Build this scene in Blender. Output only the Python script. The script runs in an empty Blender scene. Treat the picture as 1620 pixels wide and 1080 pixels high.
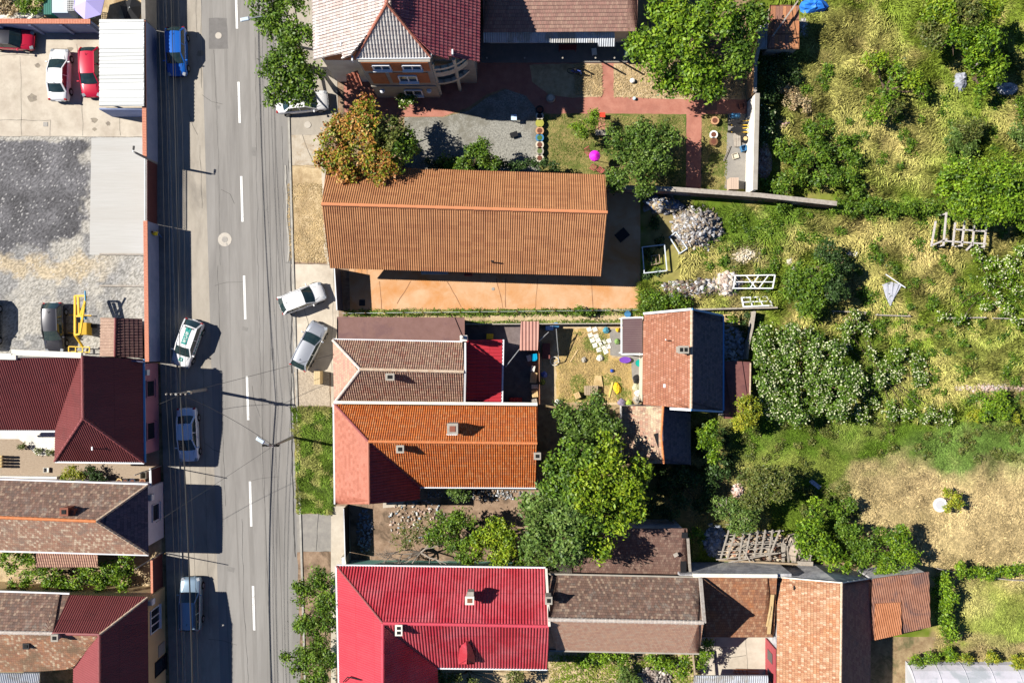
import bpy, math, random
import numpy as np
from mathutils import Vector, Matrix
R=random.Random(7); NR=np.random.default_rng(5)
S=17.42; H=72.3            # pixels per metre on the ground, height of the drone
sc=bpy.context.scene; COL=sc.collection
# ---------------- camera, sky, sun, exposure
cam=bpy.data.cameras.new('camera'); cam.lens=28.0; cam.sensor_width=36; cam.clip_end=2000
co=bpy.data.objects.new('camera',cam); COL.objects.link(co); co.location=(0,0,H); sc.camera=co
SUNV=Vector((1.14,-.22,-1.0)).normalized()
wd=bpy.data.worlds.new('World'); sc.world=wd; wd.use_nodes=True
nt=wd.node_tree; sky=nt.nodes.new('ShaderNodeTexSky'); sky.sky_type='NISHITA'; sky.sun_disc=False
sky.dust_density=0; sky.ozone_density=9; sky.air_density=.7; sky.sun_elevation=math.asin(-SUNV.z); sky.sun_rotation=math.atan2(-SUNV.x,-SUNV.y)
nt.links.new(sky.outputs[0],nt.nodes['Background'].inputs[0]); nt.nodes['Background'].inputs[1].default_value=.05
sl=bpy.data.lights.new('sun','SUN'); sl.energy=5; sl.angle=math.radians(.5); sl.color=(1,.95,.86)
so=bpy.data.objects.new('sun',sl); COL.objects.link(so); so.rotation_euler=SUNV.to_track_quat('-Z','Y').to_euler(); so.location=(-30,10,60)
sc.view_settings.view_transform='Standard'; sc.view_settings.look='None'; sc.view_settings.exposure=.78; sc.view_settings.gamma=1
sc.cycles.max_bounces=5; sc.cycles.diffuse_bounces=1; sc.cycles.transparent_max_bounces=6
# ---------------- helpers
def W(px,py,h=0.):
    k=(1-h/H)/S; return Vector(((px-810)*k,(540-py)*k,h))
def tag(o,label=None,cat=None,group=None,kind=None):
    if label:o['label']=label
    if cat:o['category']=cat
    if group:o['group']=group
    if kind:o['kind']=kind
    return o
def thing(name,loc,label,cat,group=None,rz=0):
    o=bpy.data.objects.new(name,None); COL.objects.link(o); o.location=loc; o.rotation_euler=(0,0,rz); o.empty_display_size=.3
    return tag(o,label,cat,group)
MATS={}
def nodes(name):
    m=bpy.data.materials.new(name); m.use_nodes=True; t=m.node_tree; b=t.nodes['Principled BSDF']; return m,t,b
def _n(t,k,**kw):
    n=t.nodes.new(k)
    for a,v in kw.items(): setattr(n,a,v)
    return n
def rgb(c): return (c[0],c[1],c[2],1)
def ramp(t,fac,stops):
    r=_n(t,'ShaderNodeValToRGB'); e=r.color_ramp.elements
    while len(e)<len(stops): e.new(.5)
    for i,(p,c) in enumerate(stops): e[i].position=p; e[i].color=rgb(c)
    t.links.new(fac,r.inputs[0]); return r.outputs[0]
def noise(t,vec,sc_,det=6,rough=.6,dist=0):
    n=_n(t,'ShaderNodeTexNoise'); n.inputs['Scale'].default_value=sc_; n.inputs['Detail'].default_value=det; n.inputs['Roughness'].default_value=rough; n.inputs['Distortion'].default_value=dist
    if vec is not None: t.links.new(vec,n.inputs['Vector'])
    return n.outputs['Fac']
def mixc(t,f,a,b,mode='MIX'):
    m=_n(t,'ShaderNodeMix',data_type='RGBA',blend_type=mode)
    for s,v in ((m.inputs[0],f),(m.inputs[6],a),(m.inputs[7],b)):
        if isinstance(v,(int,float)): s.default_value=v
        elif isinstance(v,tuple): s.default_value=rgb(v)
        else: t.links.new(v,s)
    return m.outputs[2]
def mth(t,op,a,b=0.):
    m=_n(t,'ShaderNodeMath',operation=op)
    for s,v in ((m.inputs[0],a),(m.inputs[1],b)):
        if isinstance(v,(int,float)): s.default_value=v
        else: t.links.new(v,s)
    return m.outputs[0]
def coords(t,stretch=(1,1,1),world=True):
    if world: g=_n(t,'ShaderNodeNewGeometry'); v=g.outputs['Position']
    else: g=_n(t,'ShaderNodeTexCoord'); v=g.outputs['Object']
    m=_n(t,'ShaderNodeMapping'); m.inputs['Scale'].default_value=stretch; t.links.new(v,m.inputs[0]); return m.outputs[0]
def bumpn(t,b,h,st,dist=.02):
    n=_n(t,'ShaderNodeBump'); n.inputs['Strength'].default_value=st; n.inputs['Distance'].default_value=dist
    t.links.new(h,n.inputs['Height']); t.links.new(n.outputs[0],b.inputs['Normal'])
def mat(name,c,c2=None,s=2.,r=.8,bump=.0,bs=20,metal=0,spec=.3,c3=None,s3=.3,t3=(.5,.6),st=(1,1,1),world=False,lohi=(.35,.65),coat=0,bd=.03):
    if name in MATS: return MATS[name]
    m,t,b=nodes(name); v=coords(t,st,world)
    b.inputs['Roughness'].default_value=r; b.inputs['Metallic'].default_value=metal; b.inputs['Specular IOR Level'].default_value=spec
    b.inputs['Coat Weight'].default_value=coat
    if c2:
        o=ramp(t,noise(t,v,s,8,.7),[(lohi[0],c),(lohi[1],c2)])
        if c3: o=mixc(t,ramp(t,noise(t,v,s3,7,.65,.5),[(t3[0],(0,0,0)),(t3[1],(1,1,1))]),o,c3)
        t.links.new(o,b.inputs['Base Color'])
    else: b.inputs['Base Color'].default_value=rgb(c)
    if bump: bumpn(t,b,noise(t,v,bs,5,.7),bump,bd)
    MATS[name]=m; return m
def tilemat(name,cols,tw=.22,th=.3,r=.75,joint=.45,dirt=None,ds=.35,dt=(.5,.62),row=True,spec=.3,jw=.1,fine=.25):
    m,t,b=nodes(name); uv=_n(t,'ShaderNodeUVMap').outputs[0]
    sp=_n(t,'ShaderNodeSeparateXYZ'); t.links.new(uv,sp.inputs[0])
    v=mth(t,'DIVIDE',sp.outputs[1],th); rw=mth(t,'FLOOR',v)
    u=mth(t,'DIVIDE',sp.outputs[0],tw)
    if row: u=mth(t,'ADD',u,mth(t,'MULTIPLY',rw,.5))
    cb=_n(t,'ShaderNodeCombineXYZ'); t.links.new(mth(t,'FLOOR',u),cb.inputs[0]); t.links.new(rw,cb.inputs[1])
    wn=_n(t,'ShaderNodeTexWhiteNoise',noise_dimensions='2D'); t.links.new(cb.outputs[0],wn.inputs[0])
    k=len(cols); o=ramp(t,wn.outputs[0],[((i+.5)/k,c) for i,c in enumerate(cols)])
    if dirt: o=mixc(t,ramp(t,noise(t,uv,ds,8,.7,.3),[(dt[0],(0,0,0)),(dt[1],(1,1,1))]),o,dirt)
    fn=ramp(t,noise(t,uv,9,6,.7),[(.3,(1-fine,)*3),(.7,(1+fine*.6,)*3)]); o=mixc(t,1.,o,fn,'MULTIPLY')
    if joint<1:
        a=mth(t,'LESS_THAN',mth(t,'FRACT',v),jw); c=mth(t,'LESS_THAN',mth(t,'FRACT',u),jw)
        o=mixc(t,mth(t,'MAXIMUM',a,c),o,mixc(t,1.,o,(joint,)*3,'MULTIPLY'))
    t.links.new(o,b.inputs['Base Color']); b.inputs['Roughness'].default_value=r; b.inputs['Specular IOR Level'].default_value=spec
    bumpn(t,b,noise(t,uv,12,4,.7),.35,.03); MATS[name]=m; return m
def attrmat(name,r=.6,trans=0.,spec=.3):
    m,t,b=nodes(name); a=_n(t,'ShaderNodeAttribute',attribute_name='col'); t.links.new(a.outputs[0],b.inputs['Base Color'])
    b.inputs['Roughness'].default_value=r; b.inputs['Specular IOR Level'].default_value=spec
    if trans:
        tr=_n(t,'ShaderNodeBsdfTranslucent'); t.links.new(a.outputs[0],tr.inputs[0]); mx=_n(t,'ShaderNodeMixShader'); mx.inputs[0].default_value=trans
        t.links.new(b.outputs[0],mx.inputs[1]); t.links.new(tr.outputs[0],mx.inputs[2]); t.links.new(mx.outputs[0],t.nodes['Material Output'].inputs[0])
    MATS[name]=m; return m
def link(name,me,parent=None):
    o=bpy.data.objects.new(name,me); COL.objects.link(o)
    if parent: o.parent=parent
    return o
def wloc(o):
    v=Vector((0,0,0))
    while o: v+=o.location; o=o.parent
    return v
class MB:
    def __init__(s): s.v=[];s.f=[];s.uv={};s.mi=[]
    def add(s,vs,fs,mi=0):
        b=len(s.v); s.v+= [tuple(x) for x in vs]; s.f+=[tuple(b+i for i in f) for f in fs]; s.mi+=[mi]*len(fs); return b
    def box(s,c,d,rz=0,rx=0,ry=0,mi=0,tp=1.):
        M_=Matrix.Rotation(rz,3,'Z')@Matrix.Rotation(ry,3,'Y')@Matrix.Rotation(rx,3,'X'); c=Vector(c)
        vs=[]
        for z in(-.5,.5):
            k=1 if z<0 else tp
            for x,y in((-.5,-.5),(.5,-.5),(.5,.5),(-.5,.5)): vs.append(c+M_@Vector((x*d[0]*k,y*d[1]*k,z*d[2])))
        s.add(vs,[(3,2,1,0),(4,5,6,7),(0,1,5,4),(1,2,6,5),(2,3,7,6),(3,0,4,7)],mi); return s
    def bar(s,a,b,w,h=None,mi=0):
        a=Vector(a);b=Vector(b);h=h or w; d=b-a; L=d.length
        if L<1e-5:return s
        q=d.to_track_quat('Z','Y').to_matrix(); vs=[]
        for e in(0,L):
            for x,y in((-w/2,-h/2),(w/2,-h/2),(w/2,h/2),(-w/2,h/2)): vs.append(a+q@Vector((x,y,e)))
        s.add(vs,[(3,2,1,0),(4,5,6,7),(0,1,5,4),(1,2,6,5),(2,3,7,6),(3,0,4,7)],mi); return s
    def tube(s,pts,r,n=6,mi=0,cap=True):
        pts=[Vector(p) for p in pts]; rs=r if isinstance(r,(list,tuple)) else [r]*len(pts); b=len(s.v); fs=[];vs=[]
        for i,p in enumerate(pts):
            d=(pts[min(i+1,len(pts)-1)]-pts[max(i-1,0)]); q=d.to_track_quat('Z','Y').to_matrix() if d.length>1e-6 else Matrix.Identity(3)
            for k in range(n):
                a=2*math.pi*k/n; vs.append(p+q@Vector((rs[i]*math.cos(a),rs[i]*math.sin(a),0)))
        for i in range(len(pts)-1):
            for k in range(n): fs.append((i*n+k,i*n+(k+1)%n,(i+1)*n+(k+1)%n,(i+1)*n+k))
        if cap: fs.append(tuple(range(n))[::-1]); fs.append(tuple((len(pts)-1)*n+k for k in range(n)))
        s.add(vs,fs,mi); return s
    def lathe(s,c,prof,n=14,mi=0,sx=1,sy=1):
        c=Vector(c);vs=[];fs=[]
        for r,z in prof:
            for k in range(n):
                a=2*math.pi*k/n; vs.append(c+Vector((r*sx*math.cos(a),r*sy*math.sin(a),z)))
        for i in range(len(prof)-1):
            for k in range(n): fs.append((i*n+k,i*n+(k+1)%n,(i+1)*n+(k+1)%n,(i+1)*n+k))
        fs.append(tuple(range(n))[::-1]); fs.append(tuple((len(prof)-1)*n+k for k in range(n))); s.add(vs,fs,mi); return s
    def prism(s,poly,z0,z1,mi=0):
        n=len(poly); a=sum(poly[i][0]*poly[(i+1)%n][1]-poly[(i+1)%n][0]*poly[i][1] for i in range(n))
        if a<0: poly=poly[::-1]
        vs=[(p[0],p[1],z0) for p in poly]+[(p[0],p[1],z1) for p in poly]
        s.add(vs,[tuple(range(n))[::-1],tuple(range(n,2*n))]+[(i,(i+1)%n,n+(i+1)%n,n+i) for i in range(n)],mi); return s
    def build(s,name,m,parent=None,smooth=False,bevel=0,local=False):
        me=bpy.data.meshes.new(name); off=Vector((0,0,0)) if (local or not parent) else wloc(parent)
        me.from_pydata([(v[0]-off[0],v[1]-off[1],v[2]-off[2]) for v in s.v],[],s.f)
        for k in (m if isinstance(m,(list,tuple)) else [m]): me.materials.append(k)
        if isinstance(m,(list,tuple)): me.polygons.foreach_set('material_index',s.mi)
        if s.uv:
            ul=me.uv_layers.new(name='UVMap')
            for p in me.polygons:
                for li in p.loop_indices: ul.data[li].uv=s.uv.get(me.loops[li].vertex_index,(0,0))
        if smooth: me.polygons.foreach_set('use_smooth',[True]*len(me.polygons))
        o=link(name,me,parent)
        if bevel: md=o.modifiers.new('bevel','BEVEL'); md.width=bevel; md.segments=2; md.limit_method='ANGLE'
        return o
def sheet(name,pts,z,m,jit=0,step=18,kind='structure',label=None,h=0,seed=1,rim=None):
    """flat polygon on the ground; raised with real sides when h"""
    rr=random.Random(seed); q=[]
    n=len(pts)
    for i in range(n):
        a=pts[i];b=pts[(i+1)%n]; L=math.hypot(b[0]-a[0],b[1]-a[1]); k=max(1,int(L/step)) if jit else 1
        for j in range(k):
            f=j/k; q.append((a[0]+(b[0]-a[0])*f+rr.uniform(-jit,jit),a[1]+(b[1]-a[1])*f+rr.uniform(-jit,jit)))
    P=[W(*p)[:2] for p in q]; mb=MB()
    if h: mb.prism(P,-.05,h)
    else:
        a=sum(P[i][0]*P[(i+1)%len(P)][1]-P[(i+1)%len(P)][0]*P[i][1] for i in range(len(P)))
        if a<0:P=P[::-1]
        mb.add([(p[0],p[1],z) for p in P],[tuple(range(len(P)))])
    o=mb.build(name,m); tag(o,label,None,None,kind); return o
PROF={'flat':(1.0,[0],0),'wave':(.19,[0,.5,1,.5],.055),'low':(.2,[0,.6,1,.6],.012),'trap':(.3,[0,0,.75,1,.75],.055),'rib':(.25,[0,1,1,0],.07),'fine':(.2,[0,.6,1,.6],.05)}
def roofplane(mb,pts,prof='flat',course=0,cstep=.03,thick=.09,amp=None,pitch=None):
    a,b=pts[0],pts[1]; n=Vector((0,0,0))
    for i in range(len(pts)):
        p,q=pts[i],pts[(i+1)%len(pts)]; n+=Vector(((p.y-q.y)*(p.z+q.z),(p.z-q.z)*(p.x+q.x),(p.x-q.x)*(p.y+q.y)))
    n.normalize()
    if n.z<0:n=-n
    u=(b-a); u.z=0; u.normalize(); u=(u-n*u.dot(n)).normalized(); v=n.cross(u)
    if v.z<0: v=-v; 
    cen=sum(pts,Vector())/len(pts); P=[((p-a).dot(u),(p-a).dot(v)) for p in pts]; d0=(cen-a).dot(n)
    W0=lambda uu,vv,hh:a+u*uu+v*vv+n*(hh+d0)
    um=min(p[0] for p in P);uM=max(p[0] for p in P)
    pt,pf,am=PROF[prof]; am=am if amp is None else amp; pt=pitch or pt
    st=pt/len(pf); N=int((uM-um)/st)+2; flip=u.cross(v).dot(n)<0
    us=[um+(uM-um)*i/(N-1) for i in range(N)]; cols=[]
    vals=[]
    for i,uu in enumerate(us):
        uc=min(max(uu,um+1e-4),uM-1e-4); xs=[]
        for j in range(len(P)):
            p,q=P[j],P[(j+1)%len(P)]
            if (p[0]-uc)*(q[0]-uc)<=0 and abs(p[0]-q[0])>1e-7: xs.append(p[1]+(q[1]-p[1])*(uc-p[0])/(q[0]-p[0]))
        vals.append((min(xs),max(xs)))
    vm=min(x[0] for x in vals);vM=max(x[1] for x in vals)
    if course:
        rows=[]; k=math.floor(vm/course)
        while k*course<vM: rows+=[(k*course,cstep),((k+1)*course-.004,0)]; k+=1
    else: rows=[(vm,0),(vM,0)]
    base=len(mb.v); nr=len(rows)
    for i,uu in enumerate(us):
        hp=am*pf[i%len(pf)]
        for (vv,hh) in rows:
            vc=min(max(vv,vals[i][0]),vals[i][1]); mb.uv[len(mb.v)]=(uu+um*7,vc); mb.v.append(tuple(W0(uu,vc,hp+hh)))
    for i in range(N-1):
        for j in range(nr-1):
            A=base+i*nr+j;B=A+nr
            d1=(Vector(mb.v[A])-Vector(mb.v[A+1])).length+(Vector(mb.v[B])-Vector(mb.v[B+1])).length
            if d1<1e-3: continue
            f=(A,B,B+1,A+1); mb.f.append(f if not flip else f[::-1]); mb.mi.append(0)
    m=len(pts); b2=len(mb.v)
    for k,hh in enumerate((-thick,0)):
        for p in P: mb.uv[len(mb.v)]=p; mb.v.append(tuple(W0(p[0],p[1],hh)))
    mb.f.append(tuple(range(b2,b2+m))[::-1]); mb.mi.append(0)
    for i in range(m): mb.f.append((b2+i,b2+(i+1)%m,b2+m+(i+1)%m,b2+m+i)); mb.mi.append(0)
class Bld:
    """V: name->(px,py,h) as seen from the air; faces: (names eave edge first, material, profile, course)"""
    def __init__(s,name,label,cat,V,faces,wall,oh=.4,wallname='wall',group=None,floor=0,nowall=()):
        s.V={k:W(*v) for k,v in V.items()}; P=list(s.V.values()); c=sum(P,Vector())/len(P); c.z=0
        s.root=thing(name,c,label,cat,group); s.wall=wall
        by={}
        for f in faces: by.setdefault((f[1].name,f[4] if len(f)>4 else 'roof'),[]).append(f)
        for (mn,nm),fs in by.items():
            mb=MB()
            for f in fs: roofplane(mb,[s.V[k] for k in f[0].split()],f[2],f[3])
            mb.build(nm,fs[0][1],s.root)
        E={}
        for f in faces:
            ks=f[0].split()
            for i in range(len(ks)): e=(ks[i],ks[(i+1)%len(ks)]); E[frozenset(e)]=E.get(frozenset(e),[])+[e]
        bd=[v[0] for v in E.values() if len(v)==1]; adj={}
        for a,b in bd: adj.setdefault(a,[]).append(b);adj.setdefault(b,[]).append(a)
        loop=[bd[0][0]];prev=None
        while True:
            nx=[x for x in adj[loop[-1]] if x!=prev]
            if not nx:break
            prev=loop[-1]
            if nx[0]==loop[0]:break
            loop.append(nx[0])
            if len(loop)>60:break
        L=[s.V[k] for k in loop]; n=len(L); ar=sum(L[i].x*L[(i+1)%n].y-L[(i+1)%n].x*L[i].y for i in range(n))
        if ar<0: loop=loop[::-1];L=L[::-1]
        s.I={}
        for i in range(n):
            p,a,b=L[i],L[i-1],L[(i+1)%n]; d1=Vector((p.x-a.x,p.y-a.y)).normalized();d2=Vector((b.x-p.x,b.y-p.y)).normalized()
            n1=Vector((-d1.y,d1.x));n2=Vector((-d2.y,d2.x)); m_=(n1+n2); k=oh/max(.3,1+n1.dot(n2)) 
            s.I[loop[i]]=Vector((p.x+m_.x*k,p.y+m_.y*k,p.z-.14))
        mb=MB()
        for i in range(n):
            if (loop[i],loop[(i+1)%n]) in nowall or (loop[(i+1)%n],loop[i]) in nowall: continue
            a=s.I[loop[i]];b=s.I[loop[(i+1)%n]]; mb.add([(a.x,a.y,floor),(b.x,b.y,floor),b,a],[(0,1,2,3)])
        if wall: mb.build(wallname,wall,s.root)
        s.c=c
    def ridge(s,prs,m,r=.13,seg=.42,nm='ridge_cap'):
        mb=MB()
        for pr in prs:
            a,b=[s.V[k] for k in pr.split()]; a=a+Vector((0,0,.03));b=b+Vector((0,0,.03)); L=(b-a).length; k=max(1,int(L/seg))
            for i in range(k): mb.tube([a+(b-a)*(i/k),a+(b-a)*((i+1)/k)],[r*1.08,r*.86],8)
        return mb.build(nm,m,s.root)
    def gutter(s,prs,m,r=.07,out=.08,dz=-.05):
        for pr in prs:
            a,b=[s.V[k].copy() for k in pr.split()]; d=Vector(((b-a).y,-(b-a).x,0)).normalized()
            if (a-s.c).dot(d)<0:d=-d
            mb=MB(); mb.bar(a+d*out+Vector((0,0,dz)),b+d*out+Vector((0,0,dz)),.14,.12); mb.build('gutter',m,s.root)
    def pt(s,A,B,t,z,out=.03):
        a=s.I[A];b=s.I[B]; p=a+(b-a)*t; d=Vector(((b-a).y,-(b-a).x,0)).normalized()
        if (a-s.c).dot(d)<0:d=-d
        return Vector((p.x,p.y,z))+d*out,d,(Vector((b.x-a.x,b.y-a.y,0))).normalized()
    def panel(s,A,B,t0,t1,z0,z1,m,name='panel',th=.04,parent=None,out=0):
        p,d,u=s.pt(A,B,t0,z0,out);q,_,_=s.pt(A,B,t1,z1,out); w=Vector((q.x-p.x,q.y-p.y,0)).length
        c=(p+q)/2+d*th/2; mb=MB(); mb.box(c,(w,th,abs(z1-z0)),math.atan2(u.y,u.x)); return mb.build(name,m,parent or s.root)
    def window(s,A,B,t0,t1,z0,z1,fm,gm,mull=1,name='window',out=0):
        p,d,u=s.pt(A,B,t0,z0,out);q,_,_=s.pt(A,B,t1,z1,out); w=Vector((q.x-p.x,q.y-p.y,0)).length; rz=math.atan2(u.y,u.x); c=(p+q)/2; mb=MB(); hh=z1-z0
        for z in(z0,z1): mb.box(Vector((c.x,c.y,z))+d*.04,(w+.1,.1,.08),rz)
        for t in [-.5+k/(mull+1) for k in range(mull+2)]: mb.box(c+u*w*t+d*.04,(.08,.08,hh-.08),rz)
        mb.box(Vector((c.x,c.y,z0-.07))+d*.1,(w+.2,.2,.05),rz)
        f=mb.build(name,fm,s.root); g=MB(); g.box(c+d*.015,(w-.02,.03,hh-.02),rz); g.build('pane',gm,f); return f
def chimney(b,px,py,h,w,d,hh,m,flues=1,cap=None,rz=0,along='x'):
    p=W(px,py,h); mb=MB(); mb.box(p+Vector((0,0,-hh/2)),(w,d,hh),rz); mb.box(p+Vector((0,0,.03)),(w+.14,d+.14,.1),rz); o=mb.build('chimney',m,b.root)
    for k in range(flues):
        o_=((k+.5)/flues-.5); q=p+Vector((o_*w if along=='x' else 0,o_*d if along=='y' else 0,.08)); f=MB(); a=.32*w/(flues if along=='x' else 1);c=.32*d/(flues if along=='y' else 1)
        f.box(q+Vector((0,0,.01)),(a*2,c*2,.06),rz); f.build('flue',cap or MATS['flue_dark'],o)
    return o
# ---------------- materials
mat('flue_dark',(.008,.008,.008));  # black for chimney openings, the dark inside put into the colour
M_soil=mat('soil',(.2,.13,.07),(.36,.27,.15),1.6,.95,.8,9,c3=(.12,.11,.05),s3=.5)
M_asph=mat('asphalt',(.235,.222,.208),(.275,.262,.247),1.2,.85,.25,60,c3=(.18,.17,.16),s3=.5,t3=(.44,.68),st=(1,.12,1),bd=.02)
M_shoul=mat('shoulder',(.31,.275,.23),(.39,.35,.295),.9,.9,.3,40,c3=(.2,.18,.155),s3=.35,t3=(.5,.75),st=(1,.35,1),bd=.01)
M_walk=mat('pavement',(.22,.205,.19),(.29,.27,.24),1.5,.9,.3,40,c3=(.16,.15,.14),s3=.5,t3=(.55,.75),bd=.01)
M_conc=mat('concrete',(.42,.36,.29),(.56,.5,.41),.55,.9,.3,30,c3=(.31,.26,.2),s3=.3,t3=(.52,.8),bd=.01)
M_slab=mat('slab',(.42,.41,.385),(.47,.46,.44),9,.85,.2,30,c3=(.41,.39,.36),s3=.3,st=(.05,1.2,1),bd=.01,t3=(.5,.7))
M_slabst=mat('slab_stain',(.36,.35,.325),(.45,.44,.41),1.2,.9)
M_grav=mat('gravel',(.24,.225,.2),(.5,.47,.42),3.5,.95,1,14,c3=(.47,.38,.26),s3=.22,t3=(.46,.62),lohi=(.3,.7))
M_dark=mat('dark_gravel',(.05,.048,.05),(.18,.175,.18),6,.95,.9,12,c3=(.19,.175,.16),s3=.25,t3=(.52,.8),lohi=(.3,.7))
M_grey=mat('grey_gravel',(.14,.135,.12),(.34,.33,.29),7,.95,.9,14,lohi=(.35,.6),c3=(.18,.17,.14),s3=.3)
M_redp=mat('red_paving',(.36,.14,.1),(.45,.2,.145),1.3,.85,.3,20,c3=(.3,.12,.09),s3=.6,t3=(.5,.8))
M_oran=mat('orange_concrete',(.52,.28,.135),(.58,.38,.23),.5,.8,.2,20,c3=(.5,.22,.07),s3=.3,t3=(.46,.66))
M_sand=mat('sandy_soil',(.4,.29,.16),(.56,.44,.27),2.2,.95,.8,10,c3=(.28,.19,.1),s3=.45,t3=(.5,.7))
M_lawn=mat('lawn',(.13,.14,.035),(.3,.22,.09),1.4,.95,.8,14,c3=(.09,.13,.022),s3=.35,t3=(.45,.62))
M_dirt=mat('brown_dirt',(.2,.13,.085),(.34,.24,.165),1.5,.95,.8,8,c3=(.13,.09,.06),s3=.5)
M_brkp=mat('courtyard_pavers',(.29,.22,.16),(.38,.3,.22),4,.9,.5,12,st=(1,3,1))
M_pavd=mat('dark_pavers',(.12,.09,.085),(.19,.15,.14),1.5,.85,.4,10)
M_kerb=mat('kerb_stone',(.3,.28,.25),(.42,.4,.36),2,.9)
M_white=mat('white_paint',(.8,.8,.78),(.66,.65,.62),3,.7)
M_paint=mat('road_paint',(.82,.82,.8),(.7,.69,.67),5,.7,c3=(.42,.4,.38),s3=4,t3=(.6,.66))
M_blue=mat('blue_render',(.2,.25,.4),(.27,.31,.47),.7,.85,.2,20,world=True)
M_mauve=mat('mauve_render',(.42,.19,.25),(.47,.23,.29),.6,.85)
M_lilac=mat('pale_render',(.6,.58,.66),(.5,.48,.55),.7,.85)
M_beige=mat('beige_render',(.52,.38,.2),(.6,.45,.25),.6,.85)
M_cream=mat('cream_render',(.62,.56,.45),(.5,.44,.34),.8,.85)
M_wpl=mat('white_plaster',(.78,.75,.68),(.62,.58,.5),.9,.85,.3,8)
M_gpl=mat('grey_plaster',(.22,.22,.24),(.5,.49,.5),1.6,.9,.6,5,c3=(.55,.54,.52),s3=.4,t3=(.55,.65))
M_cem=mat('cement',(.3,.27,.23),(.38,.35,.3),1.5,.9,.4,12)
M_teal=mat('teal_render',(.16,.4,.34),(.2,.45,.38),1,.8)
M_maroonw=mat('maroon_boards',(.3,.05,.06),(.36,.07,.08),3,.7,st=(1,1,6))
M_gate=mat('maroon_gate',(.10,.035,.04),(.13,.05,.05),2,.6)
M_wood=mat('weathered_wood',(.3,.22,.14),(.42,.33,.23),3,.9,.5,12,st=(1,1,1))
M_timb=mat('timber',(.5,.34,.15),(.6,.45,.24),3,.85)
M_gwood=mat('grey_wood',(.28,.24,.2),(.42,.38,.33),3,.9,.4,10)
M_rust=mat('rusty_metal',(.26,.1,.045),(.38,.17,.08),2,.8,.3,12,c3=(.14,.07,.05),s3=.7)
M_galv=mat('galvanised_metal',(.4,.42,.44),(.5,.52,.54),2,.45,metal=.6)
M_steel=mat('grey_paint',(.35,.37,.4),r=.5); M_blk=mat('black_plastic',(.015,.015,.017),r=.5)
M_glass=mat('window_glass',(.015,.02,.03),r=.08,spec=.6); M_pvc=mat('white_frame',(.75,.77,.8),r=.4)
M_gut=mat('white_gutter',(.68,.69,.72),r=.4); M_bgut=mat('blue_gutter',(.12,.32,.58),r=.4)
M_yel=mat('yellow_paint',(.8,.5,.02),(.7,.42,.02),3,.5); M_brick=tilemat('red_brick',[(.36,.13,.07),(.42,.16,.08),(.3,.1,.06)],.25,.09,joint=.8)
M_ter=mat('terracotta_block',(.46,.17,.07),(.38,.13,.05),3,.85,.4,10)
# roofs
T_mar=tilemat('maroon_sheet',[(.15,.036,.036),(.165,.042,.042)],1.0,2.3,.5,.8,(.12,.035,.035),.4,(.5,.7),row=False,jw=.03,fine=.2)
T_ora=tilemat('orange_sheet',[(.39,.18,.08),(.42,.2,.09),(.35,.155,.07)],1.1,.36,.6,.8,(.3,.13,.06),.25,(.5,.75),row=False,jw=.06,fine=.2)
T_oratile=tilemat('orange_tile',[(.44,.115,.024),(.49,.15,.036),(.37,.09,.02),(.46,.17,.06)],.2,.32,.65,.72,(.36,.11,.04),.4,(.5,.7),spec=.35)
T_pinktile=tilemat('salmon_tile',[(.36,.125,.08),(.41,.15,.1),(.32,.105,.065)],.28,.3,.6,1.6,(.36,.13,.09),.4,(.5,.7),spec=.4)
T_brown=tilemat('brown_tile',[(.3,.19,.13),(.36,.22,.16),(.25,.15,.115),(.4,.27,.19),(.28,.14,.1)],.22,.33,.75,.55)
T_bpink=tilemat('pinkish_tile',[(.44,.26,.19),(.5,.3,.21),(.4,.22,.17)],.24,.3,.75,.7)
T_ras=tilemat('raspberry_sheet',[(.42,.035,.055),(.45,.042,.06),(.4,.036,.05)],1.0,2.3,.5,.75,(.5,.13,.15),.3,(.42,.72),row=False,jw=.025,fine=.16)
T_old=tilemat('old_clay_tile',[(.17,.105,.08),(.25,.155,.12),(.12,.075,.06),(.36,.26,.19),(.2,.11,.08),(.16,.11,.09)],.2,.26,.85,.5,(.3,.27,.23),.8,(.55,.72))
T_oldred=tilemat('weathered_clay_tile',[(.36,.2,.14),(.42,.25,.17),(.3,.17,.12),(.48,.34,.24),(.33,.16,.11),(.58,.45,.33)],.2,.26,.85,.55,(.26,.19,.15),.5,(.5,.65))
T_mott=tilemat('patchy_clay_tile',[(.34,.17,.1),(.4,.2,.11),(.27,.14,.09),(.36,.22,.14),(.3,.13,.08),(.5,.38,.26)],.2,.26,.85,.6,(.2,.13,.08),.35,(.48,.62))
T_brk=tilemat('brick_red_tile',[(.31,.125,.07),(.35,.145,.085),(.27,.1,.058),(.42,.21,.14),(.32,.13,.075)],.2,.26,.8,.5,(.38,.16,.1),.6,(.5,.7),jw=.16)
T_sun=tilemat('pale_orange_tile',[(.4,.215,.12),(.45,.25,.145),(.36,.18,.095),(.54,.37,.25),(.4,.2,.11),(.34,.15,.08)],.18,.26,.85,.55,(.5,.22,.1),.5,(.52,.7),jw=.16)
T_shade=tilemat('shade_dark_tile',[(.1,.09,.12),(.13,.11,.14),(.075,.07,.095)],.22,.28,.8,.6,(.2,.16,.16),.9,(.56,.7))  # slopes turned from the sun: their shade is put into the tile colour
T_shed=tilemat('dark_clay_tile',[(.17,.095,.075),(.22,.13,.1),(.14,.08,.065),(.26,.17,.13)],.18,.26,.85,.5,(.33,.17,.1),.4,(.6,.75))
T_rus=tilemat('rusty_tile',[(.27,.125,.07),(.34,.165,.09),(.22,.1,.06),(.38,.22,.13)],.18,.26,.85,.5,(.42,.17,.07),.4,(.5,.65))
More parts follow.
